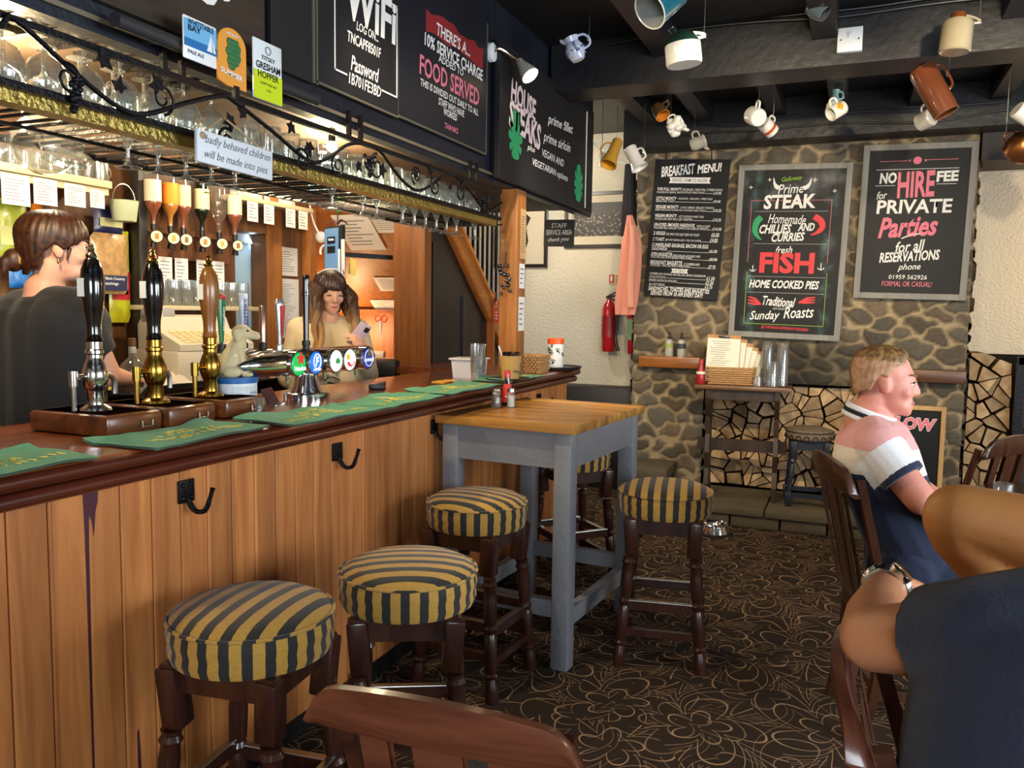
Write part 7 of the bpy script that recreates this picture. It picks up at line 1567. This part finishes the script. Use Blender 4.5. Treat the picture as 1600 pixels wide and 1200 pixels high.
def hair_mat(name, c1, c2, rough=.45):
    m = bpy.data.materials.new(name); m.use_nodes = True; n = m.node_tree.nodes; l = m.node_tree.links; b = n['Principled BSDF']; tc = n.new('ShaderNodeTexCoord'); t = n.new('ShaderNodeTexNoise'); t.inputs['Scale'].default_value = 60; t.inputs['Detail'].default_value = 5; l.new(tc.outputs['Object'], t.inputs['Vector'])
    c = n.new('ShaderNodeValToRGB'); c.color_ramp.elements[0].color = hx(c1); c.color_ramp.elements[1].color = hx(c2); c.color_ramp.elements[0].position = .35; c.color_ramp.elements[1].position = .65; l.new(t.outputs[0], c.inputs[0]); l.new(c.outputs[0], b.inputs['Base Color']); b.inputs['Roughness'].default_value = rough; return m
def hair_cap(b, M, zend, s=1.0, thick=lambda a, t: .008, seed=1, strands=60, rough=.0022, flare=0):
    """a shell of hair over the skull: zend(azimuth) is where it ends, azimuth 0 is the forehead, +-pi the nape"""
    rnd = random.Random(seed); ph = [rnd.uniform(0, 6.28) for _ in range(6)]; NA, NT = 120, 16; cx = Vector((0, -.020, .036))
    def pt(i, j, inner):
        a = 2 * PI * i / NA; aa = a if a <= PI else a - 2 * PI; t = j / NT; ze = zend(aa); rx, ry, rz = .0755, .097, .082
        top = cx.z + rz; z = top + (ze - top) * (t ** 1.25 * .6 + t * .4) if j else top
        k = math.sqrt(max(0, 1 - ((z - cx.z) / rz) ** 2)) if z > cx.z else 1 - .22 * min(1, (cx.z - z) / .12) ** 1.5 + flare * (cx.z - z)
        th = (thick(aa, t) if not inner else -.004) + (0 if inner else rough * (math.sin(strands * a + ph[0] + 3 * t) + .7 * math.sin(strands * .43 * a + ph[1] - 4 * t) + .6 * math.sin(7 * a + ph[2] + 5 * t)) * min(1, t * 3)) * (1 if t < .93 else .6)
        zz = z + th * (1 - t) ** 2
        return M @ (Vector((math.sin(a) * (rx * k + th * min(1, k * 1.5)), cx.y + math.cos(a) * (ry * k + th * min(1, k * 1.5)), zz)) * s)
    R = {}
    for inner in (0, 1):
        for j in range(1, NT + 1):
            for i in range(NA): R[inner, j, i] = b.bm.verts.new(pt(i, j, inner))
        R[inner, 0] = b.bm.verts.new(pt(0, 0, inner))
    for inner in (0, 1):
        for i in range(NA):
            k = (i + 1) % NA; b.f([R[inner, 0], R[inner, 1, i], R[inner, 1, k]])
            for j in range(1, NT): b.f([R[inner, j, i], R[inner, j, k], R[inner, j + 1, k], R[inner, j + 1, i]])
    for i in range(NA): k = (i + 1) % NA; b.f([R[0, NT, i], R[0, NT, k], R[1, NT, k], R[1, NT, i]])
def lerp_az(tab):
    def fn(a):
        d = abs(math.degrees(a))
        for (a0, z0), (a1, z1) in zip(tab, tab[1:]):
            if a0 <= d <= a1: u = (d - a0) / (a1 - a0); u = u * u * (3 - 2 * u); return z0 + (z1 - z0) * u
        return tab[-1][1]
    return fn
def cloth_mat(name, c, **k): return mat(name, c, .85, bump=.25, bscale=160, sheen=.15, **k)
V = Vector
def person(label, loc, group=None): return thing('person', label, 'person', loc)

# ---- bartender behind the pumps, seen from behind, head turned to the right
O = V((-2.66, 2.07, 0)); p = person('person with brown bobbed hair in a black T-shirt reaching over the back bar', O)
sk = skin_mat('fair_skin', '#d9a58c', ''); hc = V((-2.62, 2.085, 1.648)) - O
HM = basis((.60, .80, -.06), loc=hc); b = MB(); head_shape(b, HM, 1.0, 1)
nb = V((-2.665, 2.06, 1.50)) - O; shR, shL = V((-2.505, 2.05, 1.445)) - O, V((-2.845, 2.095, 1.435)) - O
b.cap(HM @ V((0, -.022, -.06)), nb, .05, .058).cap(nb, V((0, 0, 1.38)), .07, .12)
elR, wrR = V((-2.47, 2.15, 1.20)) - O, V((-2.63, 2.38, 1.165)) - O; elL, wrL = V((-2.93, 2.10, 1.17)) - O, V((-2.93, 2.28, 1.0)) - O
for sh, el, wr in ((shR, elR, wrR), (shL, elL, wrL)): b.cap(sh, el, .052, .042).cap(el, wr, .041, .027)
b.cap((-.09, 0, 1.36), (-.07, -.01, 1.08), .13, .115).cap((.09, 0, 1.36), (.07, -.01, 1.08), .13, .115).cap((-.07, 0, 1.06), (-.08, 0, .92), .12, .12).cap((.07, 0, 1.06), (.08, 0, .92), .12, .12)
for s in (-1, 1): b.cap((s * .085, 0, .92), (s * .09, .01, .5), .09, .06).cap((s * .09, .01, .5), (s * .09, -.01, .09), .058, .042).cap((s * .09, -.03, .045), (s * .095, .12, .035), .042, .034)
hand_shape(b, wrR, V((-2.80, 2.53, 1.150)) - V((-2.63, 2.38, 1.165)), (0, 0, -1), .98, .35); hand_shape(b, wrL, (0, .4, -.9), (1, 0, 0), .98, .5, True)
fuse(b, 'body', [sk], p, .0065)
tee = cloth_mat('black_tee', '#16181c', var=.1, vscale=5); b = MB()
b.cap(nb + V((0, 0, -.015)), (0, 0, 1.38), .072, .13, e0=False).cap((0, .0, 1.36), (0, -.012, 1.0), .148, .138).cap((-.095, .0, 1.37), (-.08, -.01, 1.08), .142, .13).cap((.095, 0, 1.37), (.08, -.01, 1.08), .142, .13).cap((-.08, 0, 1.08), (-.085, 0, .90), .132, .137, e1=False).cap((.08, 0, 1.08), (.085, 0, .90), .132, .137, e1=False).cap(nb + V((-.06, .02, -.05)), shL, .07, .072).cap(nb + V((.06, -.01, -.05)), shR, .07, .072)
for sh, el in ((shR, elR), (shL, elL)): b.cap(sh, sh.lerp(el, .68), .068, .066, e1=False)
fuse(b, 'tshirt', tee, p, .007, 16)
b = MB()
for s in (-1, 1): b.cap((s * .085, 0, .93), (s * .09, .01, .5), .10, .078).cap((s * .09, .01, .5), (s * .09, -.01, .1), .076, .06, e1=False)
b.cap((-.07, 0, .95), (.07, 0, .95), .125, .125); fuse(b, 'trousers', cloth_mat('black_trousers', '#141418'), p, .008)
b = MB()
for s in (-1, 1): b.cap((s * .09, -.04, .04), (s * .095, .13, .035), .048, .040)
b.build('shoes', gloss_black, p)
brn = hair_mat('brown_hair', '#241209', '#4a2814'); b = MB()
def HP(x, y, z): return HM @ V((x, y, z))
hair_cap(b, HM, lerp_az([(0, .052), (30, .040), (52, .015), (72, -.005), (88, .012), (104, -.012), (125, -.075), (180, -.10)]), 1.0, lambda a, t: .013 + .006 * math.sin(PI * t) + .008 * (1 - t), 3); b.build('hair', brn, p, smooth=80)
b = MB(); b.cap(HP(.0, -.095, -.03), HP(.0, -.115, -.05), .036, .03); b.add(_sph(), HM @ T(.0, -.136, -.052) @ Matrix.Diagonal((.034, .036, .042, 1))); b.cap(HP(.01, -.162, -.06), HP(.02, -.165, -.105), .02, .005); b.cap(HP(.066, .03, .0), HP(.071, .022, -.045), .008, .003); b.cap(HP(.06, -.06, -.04), HP(.056, -.068, -.085), .012, .003)
fuse(b, 'ponytail', brn, p, .005, 3)
MB().tube([HP(.028 * math.cos(q), -.118, -.045 + .028 * math.sin(q)) for q in [2 * PI * j / 12 for j in range(12)]], .007, 6, closed=True).build('scrunchie', mat('ochre_cloth', '#a5803f', .8), p); MB().ell(HP(.079, -.004, -.045), (.004, .004, .010)).build('earring', brassm, p)
face_bits(p, HM, 1.0, ('iris_brown', '#3a2415'), ('lip_rose', '#b0706a', .4), ('brow_brown', '#3a2214', .7), 1, 1)

# ---- woman with long wavy hair looking at her phone
O = V((-2.74, 3.86, 0)); p = person('woman with long wavy brown hair in a cream top looking at a phone', O); hc = V((0.02, .0, 1.545)); sk = skin_mat('light_skin', '#cf9c80', '')
fd = V((.80, -.60, -.30)); HM = basis(fd, loc=hc); b = MB(); head_shape(b, HM, .98, 1); nb = V((0, .01, 1.40)); rt = V((-.6, -.8, 0)).normalized(); ff = V((.8, -.6, 0))
shR, shL = V((0, .01, 1.335)) + rt * .165, V((0, .01, 1.335)) - rt * .165; elR, elL = V((0, .03, 1.07)) + rt * .23 - ff * .02, V((0, 0, 1.08)) - rt * .21 + ff * .06
wrL = V((0, 0, 1.235)) - rt * .10 + ff * .30; wrR = V((0, 0, 1.14)) + rt * .04 + ff * .30
b.cap(HM @ V((0, -.02, -.06)), nb, .047, .055).cap(nb, (0, 0, 1.28), .065, .11)
for sh, el, wr in ((shR, elR, wrR), (shL, elL, wrL)): b.cap(sh, el, .05, .042).cap(el, wr, .040, .026)
b.cap(rt * .07 + V((0, 0, 1.27)), rt * .06 + V((0, 0, 1.0)), .12, .11).cap(-rt * .07 + V((0, 0, 1.27)), -rt * .06 + V((0, 0, 1.0)), .12, .11).cap(rt * .08 + V((0, 0, 1.0)), rt * .09 + V((0, 0, .85)), .12, .13).cap(-rt * .08 + V((0, 0, 1.0)), -rt * .09 + V((0, 0, .85)), .12, .13)
for s in (-1, 1):
    q = rt * (.09 * s); b.cap(q + V((0, 0, .85)), q + V((0, 0, .46)), .095, .062).cap(q + V((0, 0, .46)), q + V((0, 0, .08)), .058, .04).cap(q + V((0, 0, .04)), q + ff * .14 + V((0, 0, .035)), .04, .032)
hand_shape(b, wrL, ff * .5 + rt * .35 + V((0, 0, .6)), -ff * .4 + rt * .9, .95, .75, True); hand_shape(b, wrR, ff * .4 - rt * .5 + V((0, 0, .35)), V((0, 0, 1)) - rt * .3, .95, .6)
fuse(b, 'body', [sk], p, .0065); crm = cloth_mat('cream_top', '#d8c49c', var=.12, vscale=7); b = MB()
b.cap(nb + V((0, 0, -.03)), (0, 0, 1.28), .09, .125, e0=False)
for s in (-1, 1): b.cap(rt * (.075 * s) + V((0, 0, 1.27)) + ff * .012, rt * (.075 * s) + V((0, 0, 1.02)) + ff * .02, .132, .135).cap(rt * (.085 * s) + V((0, 0, 1.02)) + ff * .015, rt * (.09 * s) + V((0, 0, .82)), .14, .15, e1=False).cap(nb + rt * (.05 * s) + V((0, 0, -.05)), (shR if s > 0 else shL), .068, .072)
for sh, el, wr in ((shR, elR, wrR), (shL, elL, wrL)): b.cap(sh, el, .07, .068).cap(el, el.lerp(wr, .9), .066, .045, e1=False)
o = fuse(b, 'top', crm, p, .008, 5)
b = MB(); c0 = ff * .155 + V((0, 0, 1.06)); rnd = random.Random(4)
b.tube(spline([c0 + rt * .02 + V((0, 0, .17)), c0 + V((0, 0, .15)) - rt * .01, c0 + V((0, 0, .11)) - rt * .0 + ff * .01]), .003, 5).tube(spline([c0 - rt * .02, c0 + rt * .03 + V((0, 0, .02)), c0 + rt * .07]), .004, 5).tube(spline([c0 + V((0, 0, -.02)), c0 + rt * .05 + V((0, 0, -.01)) + ff * .0]), .004, 5); b.build('printed_strokes', bk, p)
b = MB()
for s in (-1, 1): q = rt * (.09 * s); b.cap(q + V((0, 0, .88)), q + V((0, 0, .46)), .105, .078).cap(q + V((0, 0, .46)), q + V((0, 0, .09)), .075, .055, e1=False)
b.cap(rt * .07 + V((0, 0, .9)), -rt * .07 + V((0, 0, .9)), .13, .13); fuse(b, 'trousers', MATS['black_trousers'], p, .009)
def balayage():
    m = hair_mat('balayage_hair', '#2a170c', '#4a2b16'); n = m.node_tree.nodes; l = m.node_tree.links; tc = n.new('ShaderNodeTexCoord'); sp = n.new('ShaderNodeSeparateXYZ'); l.new(tc.outputs['Object'], sp.inputs[0]); t = n.new('ShaderNodeTexNoise'); t.inputs['Scale'].default_value = 18; l.new(tc.outputs['Object'], t.inputs['Vector'])
    ad = n.new('ShaderNodeMath'); ad.operation = 'MULTIPLY_ADD'; ad.inputs[1].default_value = .16; l.new(t.outputs[0], ad.inputs[0]); l.new(sp.outputs[2], ad.inputs[2])
    mr = n.new('ShaderNodeMapRange'); mr.inputs[1].default_value = 1.56; mr.inputs[2].default_value = 1.40; l.new(ad.outputs[0], mr.inputs[0]); mx = n.new('ShaderNodeMix'); mx.data_type = 'RGBA'; l.new(mr.outputs[0], mx.inputs[0]); l.new(n['Color Ramp'].outputs[0], mx.inputs[6]); mx.inputs[7].default_value = hx('#a87d49'); l.new(mx.outputs[2], n['Principled BSDF'].inputs['Base Color']); return m
bal = balayage(); dk, lt = hair_mat('dark_brown_hair', '#1d100a', '#3a2114'), hair_mat('honey_hair', '#7a4f26', '#b88a4c'); md_ = hair_mat('mid_brown_hair', '#4a2c18', '#7a4f2a'); HP = lambda x, y, z: HM @ V((x, y, z))
b = MB(); hair_cap(b, HM, lerp_az([(0, .024), (24, .026), (38, .012), (52, -.03), (70, -.09), (100, -.13), (180, -.16)]), .98, lambda a, t: .008 + .007 * math.sin(PI * min(1, t * .9)), 5, flare=.5); b.build('hair', dk, p, smooth=80)
rnd = random.Random(12)
for s in (-1, 1):
    for k in range(12):
        t = k / 11; a0 = HP(s * (.070 + .006 * (k % 3)), .050 - .13 * t, .035); b = MB(); pts = [a0]; ph = rnd.uniform(0, 6); L = rnd.uniform(.34, .44); side = -rt if s < 0 else -rt
        base = (rt if s > 0 else -rt)
        for j in range(1, 9):
            u = j / 8; pts.append(a0 + V((0, 0, -L * u)) + rt * (s * (.02 + .03 * u) + .016 * math.sin(ph + u * 8)) + ff * (.07 * u * (1 - t) + .05 * u + .014 * math.cos(ph + u * 8)))
        b.tube(spline(pts, 3), [.021 - .016 * max(0, (i / 24 - .45) / .55) for i in range(25)], 8); b.build('hair_lock', bal, p)
face_bits(p, HM, .98, ('iris_brown', '#3a2415'), ('lip_pink', '#b8645e', .35), ('brow_dark', '#2a1810', .7), .35, 1)
MB().tube(spline([HP(-.075, -.02, .10), HP(-.05, .03, .135), HP(.0, .045, .145), HP(.05, .03, .135), HP(.075, -.02, .10)]), .004, 6).build('sunglasses_frame', mat('pale_frame', '#d9d2c6', .3), p)
ph_ = thing('mobile_phone', 'pale mauve mobile phone held up by the woman behind the bar', 'phone', O + wrL + V((0, 0, .075)) + rt * .045 + ff * .045); ph_.rotation_euler = basis(ff * .9 + rt * .2 + V((0, 0, -.55)), loc=(0, 0, 0)).to_euler(); ph_.rotation_euler.rotate_axis('Y', -.5)
MB().box((0, 0, .01), (.072, .008, .148), bev=.003).build('body', mat('phone_mauve', '#c9b5c4', .3), ph_); MB().box((-.018, .005, .055), (.026, .003, .03), bev=.001).build('camera_bump', mat('phone_lens', '#2a2a30', .1), ph_)

# ---- young man in the striped polo shirt sitting in profile
O = V((.215, 3.15, 0)); p = person('young man in a pink, white and navy polo shirt sitting in profile', O); sk = skin_mat('pink_skin', '#d78f7c', '')
hc = V((-.10, -.01, 1.222)); HM = basis((1, -.02, -.08), loc=hc); b = MB(); head_shape(b, HM, 1.0); nb = V((-.15, 0, 1.085)); shR, shL = V((-.125, -.18, 1.02)), V((-.125, .18, 1.02)); elR, wrR = V((.01, -.245, .865)), V((.17, -.165, .765)); elL, wrL = V((.02, .23, .82)), V((.24, .12, .70))
b.cap(HM @ V((0, -.03, -.05)), nb, .056, .064).cap(nb, (-.12, 0, .96), .085, .13)
for sh, el, wr in ((shR, elR, wrR), (shL, elL, wrL)): b.cap(sh, el, .060, .050).cap(el, wr, .048, .030)
for s in (-1, 1): b.cap((-.125, s * .09, .97), (-.03, s * .07, .70), .125, .115).cap((-.03, s * .07, .72), (.03, s * .08, .59), .12, .125).cap((.05, s * .09, .575), (.46, s * .11, .56), .098, .068).cap((.46, s * .11, .55), (.50, s * .11, .11), .062, .042).cap((.49, s * .11, .05), (.63, s * .12, .035), .042, .034)
hand_shape(b, wrR, (.75, .45, -.45), (.0, .3, -1), 1, .35); hand_shape(b, wrL, (.8, -.2, -.4), (0, 0, -1), 1, .35, True); fuse(b, 'body', [sk], p, .0065)
cl_ = [cloth_mat('polo_navy', '#16223f'), cloth_mat('polo_cream', '#e6dccb'), cloth_mat('polo_pink', '#dfa3a0'), cloth_mat('polo_white', '#e9eaf0')]; b = MB()
b.cap(nb + V((.0, 0, -.01)), (-.12, 0, .97), .085, .135, e0=False)
for s in (-1, 1): b.cap((-.125, s * .095, .965), (-.03, s * .075, .72), .142, .132).cap((-.03, s * .075, .73), (.025, s * .085, .60), .132, .138, e1=False).cap(nb + V((.01, s * .05, -.04)), (shR if s < 0 else shL), .072, .078)
for sh, el in ((shR, elR), (shL, elL)): b.cap(sh, sh.lerp(el, .62), .078, .074, e1=False)
o = fuse(b, 'polo_shirt', cl_, p, .0045, 8)
def polo(c):
    for sh, el in ((shR, elR), (shL, elL)):
        d = (el - sh); t = (c - sh).dot(d) / d.length_squared
        if t > .08 and (c - sh - d * t).length < .095 and abs(c.y) > .175: return 0 if t > .52 else 3
    return 2 if c.z > 1.012 else 1 if c.z > .925 else 0
paint(o, polo)
def ring(r, z, rad, m, nm, tilt=.35): MB().tube([nb + V((r * 1.05 * math.cos(q) + .005, r * math.sin(q), z - tilt * r * math.cos(q))) for q in [2 * PI * j / 24 for j in range(24)]], rad, 8, closed=True).build(nm, m, p)
ring(.071, .028, .012, cl_[3], 'collar'); ring(.079, .012, .010, mat('polo_black', '#0e1018', .8), 'collar_stripe'); ring(.084, -.002, .010, cl_[3], 'collar_edge')
b = MB()
for s in (-1, 1): b.cap((.04, s * .088, .58), (.36, s * .105, .572), .125, .095, e1=False)
b.cap((.0, -.09, .60), (.0, .09, .60), .145, .145); fuse(b, 'shorts', cloth_mat('navy_shorts', '#1a2744'), p, .008, 5)
b = MB()
for s in (-1, 1): b.cap((.48, s * .11, .045), (.64, s * .12, .04), .05, .042)
b.build('shoes', mat('trainer_white', '#d9d9d6', .6), p)
fair = hair_mat('fair_hair', '#5a3c20', '#9c7644', .6); b = MB(); HP = lambda x, y, z: HM @ V((x, y, z))

def quiff(a, t): f = max(0, math.cos(a)); return .002 + (1 - t) ** .8 * .012 + .020 * f ** 2 * (1 - abs(2 * t - 1)) + .008 * f ** 4 * t
hair_cap(b, HM, lerp_az([(0, .100), (28, .092), (46, .070), (62, .062), (80, .022), (92, .030), (112, -.03), (180, -.06)]), 1.0, quiff, 7, 70, .0016)
o = b.build('hair', [fair, hair_mat('shaved_hair', '#a57a5a', '#c69c7c', .8)], p, smooth=80); Hi = HM.inverted(); paint(o, lambda c: 1 if (Hi @ c).z < .078 and abs((Hi @ c).x) > .03 else 0)
face_bits(p, HM, 1.0, ('iris_grey', '#5a6a70'), ('lip_skin_red', '#b9716a', .5), ('brow_fair', '#7a5632', .7), 1)

# ---- man in the navy T-shirt in the near foreground, back to the camera, arm over the chair back
O = V((.335, 1.17, -.0)); p = person('man in navy T-shirt and steel watch, back to the camera, near foreground', O); sk = skin_mat('tan_skin', '#c98a62', '')
hc = V((.035, .165, 1.245)); HM = basis((.25, 1, -.22), loc=hc); b = MB(); head_shape(b, HM, 1.02); nb = V((.015, .085, 1.105)); shL, shR = V((-.155, .045, 1.025)), V((.20, .06, 1.06)); elL, wrL = V((-.285, .175, .955)), V((-.262, .365, .985)); elR, wrR = V((.34, .22, .84)), V((.25, .42, .80))
b.cap(HM @ V((0, -.03, -.05)), nb, .06, .07).cap(nb, (.0, .03, .98), .085, .12)
for sh, el, wr in ((shL, elL, wrL), (shR, elR, wrR)): b.cap(sh, el, .060, .050).cap(el, el.lerp(wr, .35), .050, .051).cap(el.lerp(wr, .35), wr, .051, .031)
for s in (-1, 1): b.cap((s * .085, .04, .955), (s * .08, -.02, .72), .12, .13).cap((s * .085, -.02, .72), (s * .09, .0, .58), .135, .13).cap((s * .10, .03, .57), (s * .13, .46, .56), .10, .07).cap((s * .13, .46, .55), (s * .13, .48, .11), .062, .044).cap((s * .13, .46, .05), (s * .14, .60, .035), .044, .036)
hand_shape(b, wrL, (.45, .75, -.42), (.5, -.2, -.8), 1.02, .5, True); hand_shape(b, wrR, (-.5, .8, -.1), (0, 0, -1), 1.02, .4); fuse(b, 'body', [sk], p, .0065)
nvy = cloth_mat('navy_tee', '#131a2e', var=.08, vscale=5); b = MB()
b.cap(nb + V((0, 0, -.02)), (0, .03, .98), .088, .13, e0=False).cap((0, .025, .94), (0, -.025, .66), .152, .165)
for s in (-1, 1): b.cap((s * .105, .035, .955), (s * .115, -.02, .74), .138, .155).cap((s * .115, -.02, .74), (s * .115, .0, .57), .155, .155, e1=False).cap(nb + V((s * .06, -.01, -.045)), (shL if s < 0 else shR), .078, .084)
for sh, el in ((shL, elL), (shR, elR)): b.cap(sh, sh.lerp(el, .42), .082, .078, e1=False)
for k, z in enumerate((.70, .78, .86)): b.tube([(.255 * math.cos(q), -.02 + .175 * math.sin(q) * -1, z + .02 * math.sin(q * 3 + k)) for q in [.2 + 2.7 * j / 12 for j in range(13)]], .020, 8)
fuse(b, 'tshirt', nvy, p, .0075, 9)
b = MB()
for s in (-1, 1): b.cap((s * .10, .03, .565), (s * .13, .40, .565), .12, .09, e1=False)
b.cap((-.09, 0, .58), (.09, 0, .58), .145, .145); fuse(b, 'shorts', MATS['navy_shorts'], p, .009)
b = MB()
for s in (-1, 1): b.cap((s * .13, .45, .045), (s * .14, .61, .04), .05, .042)
b.build('shoes', MATS['black_trousers'], p)
wc = elL.lerp(wrL, .93); wd = (wrL - elL).normalized(); MB().tube([wc + V((0, 0, 1)) * .0365 * math.cos(q) + wd.cross(V((0, 0, 1))) * .0355 * math.sin(q) for q in [2 * PI * j / 22 for j in range(22)]], .009, 8, closed=True, flat=.6).build('watch_strap', chrome, p)
wn_ = (V((0, 0, 1)) * .8 - wd.cross(V((0, 0, 1))) * -.6).normalized(); MB().lathe([(.019, -.004), (.02, 0), (.02, .007), (.017, .009)], 24, T(*(wc + wn_ * .036)) @ wn_.to_track_quat('Z', 'Y').to_matrix().to_4x4()).build('watch_case', chrome, p)
b = MB(); hair_cap(b, HM, lerp_az([(0, .085), (40, .06), (75, .0), (92, .02), (115, -.05), (180, -.075)]), 1.02, lambda a, t: .006, 9, 70, .0015); b.build('hair', hair_mat('grey_hair', '#6a6560', '#a39d96', .6), p, smooth=80)
face_bits(p, HM, 1.02, ('iris_grey', '#5a6a70'), ('lip_red', '#b5605c', .4), ('brow_grey', '#6a625a', .7), 1)

# ---- person on a high stool at the right edge, only the crossed bare legs are in view
O = V((.86, 2.02, .015)); p = person('person with crossed bare tanned legs sitting at the right edge', O); sk = skin_mat('golden_skin', '#cf8f52', ''); hc = V((.05, .0, 1.60)); HM = basis((-1, .1, -.05), loc=hc); b = MB(); head_shape(b, HM, 1.0, 1); nb = V((.08, 0, 1.45))
b.cap(HM @ V((0, -.03, -.05)), nb, .05, .058).cap(nb, (.08, 0, 1.33), .07, .12); sh1, sh2 = V((.08, -.17, 1.39)), V((.08, .17, 1.39)); e1, e2 = V((.06, -.22, 1.12)), V((.06, .22, 1.12)); w1, w2 = V((-.14, -.12, 1.08)), V((-.14, .14, 1.10))
for a, e, w in ((sh1, e1, w1), (sh2, e2, w2)): b.cap(a, e, .05, .042).cap(e, w, .04, .027)
for s in (-1, 1): b.cap((.08, s * .085, 1.31), (.07, s * .065, 1.06), .12, .11).cap((.07, s * .07, 1.06), (.04, s * .085, .88), .12, .125)
b.cap((.0, -.08, .91), (-.635, -.085, 1.015), .115, .072, 18).cap((-.635, -.085, 1.01), (-.625, -.08, .975), .072, .066).cap((-.63, -.08, .98), (-.46, -.06, .80), .064, .068).cap((-.46, -.06, .80), (-.34, -.02, .56), .068, .042).cap((-.33, -.02, .52), (-.42, -.03, .44), .042, .034)
b.cap((.0, .09, .88), (-.44, .10, .86), .105, .072, 18).cap((-.44, .10, .85), (-.37, .10, .42), .064, .044).cap((-.37, .1, .38), (-.50, .1, .35), .042, .034)
hand_shape(b, w1, (-.9, .2, -.3), (0, 0, -1), .95, .3, True); hand_shape(b, w2, (-.9, -.3, -.3), (0, 0, -1), .95, .3); fuse(b, 'body', [sk], p, .007)
b = MB(); b.cap(nb + V((0, 0, -.03)), (.08, 0, 1.32), .085, .13, e0=False)
for s in (-1, 1): b.cap((.08, s * .09, 1.31), (.07, s * .075, 1.06), .135, .13).cap((.07, s * .075, 1.06), (.05, s * .09, .90), .13, .14, e1=False).cap(nb + V((0, s * .05, -.05)), V((.08, s * .17, 1.39)), .065, .07)
for a, e in ((sh1, e1), (sh2, e2)): b.cap(a, a.lerp(e, .55), .068, .064, e1=False)
fuse(b, 'tshirt', cloth_mat('white_tee', '#d9dbe0'), p, .008); b = MB()
for s in (-1, 1): b.cap((.02, s * .085, .885), (-.22, s * .09, .90 + (.02 if s < 0 else 0)), .125, .108, e1=False)
b.cap((.03, -.08, .905), (.03, .08, .905), .155, .155); fuse(b, 'shorts', MATS['navy_shorts'], p, .008)
b = MB(); hair_cap(b, HM, lerp_az([(0, .07), (40, .05), (75, -.02), (120, -.12), (180, -.14)]), 1.0, lambda a, t: .010, 11); b.build('hair', brn, p, smooth=80)
face_bits(p, HM, 1.0, ('iris_brown', '#3a2415'), ('lip_pink', '#b8645e', .35), ('brow_dark', '#2a1810', .7), 1, 1)
hs = thing('high_stool', 'dark high stool under the person at the right edge, out of view', 'stool', (.90, 2.02, 0)); MB().lathe([(.17, .70), (.185, .72), (.18, .755), (.1, .765), (.001, .765)], 32).build('seat', ch_dark, hs)
for sx in (-1, 1):
    for sy in (-1, 1): MB().turned((sx * .18, sy * .18, 0), (sx * .11, sy * .11, .71), LEGP).build('leg', ch_dark, hs)
make_lettering()
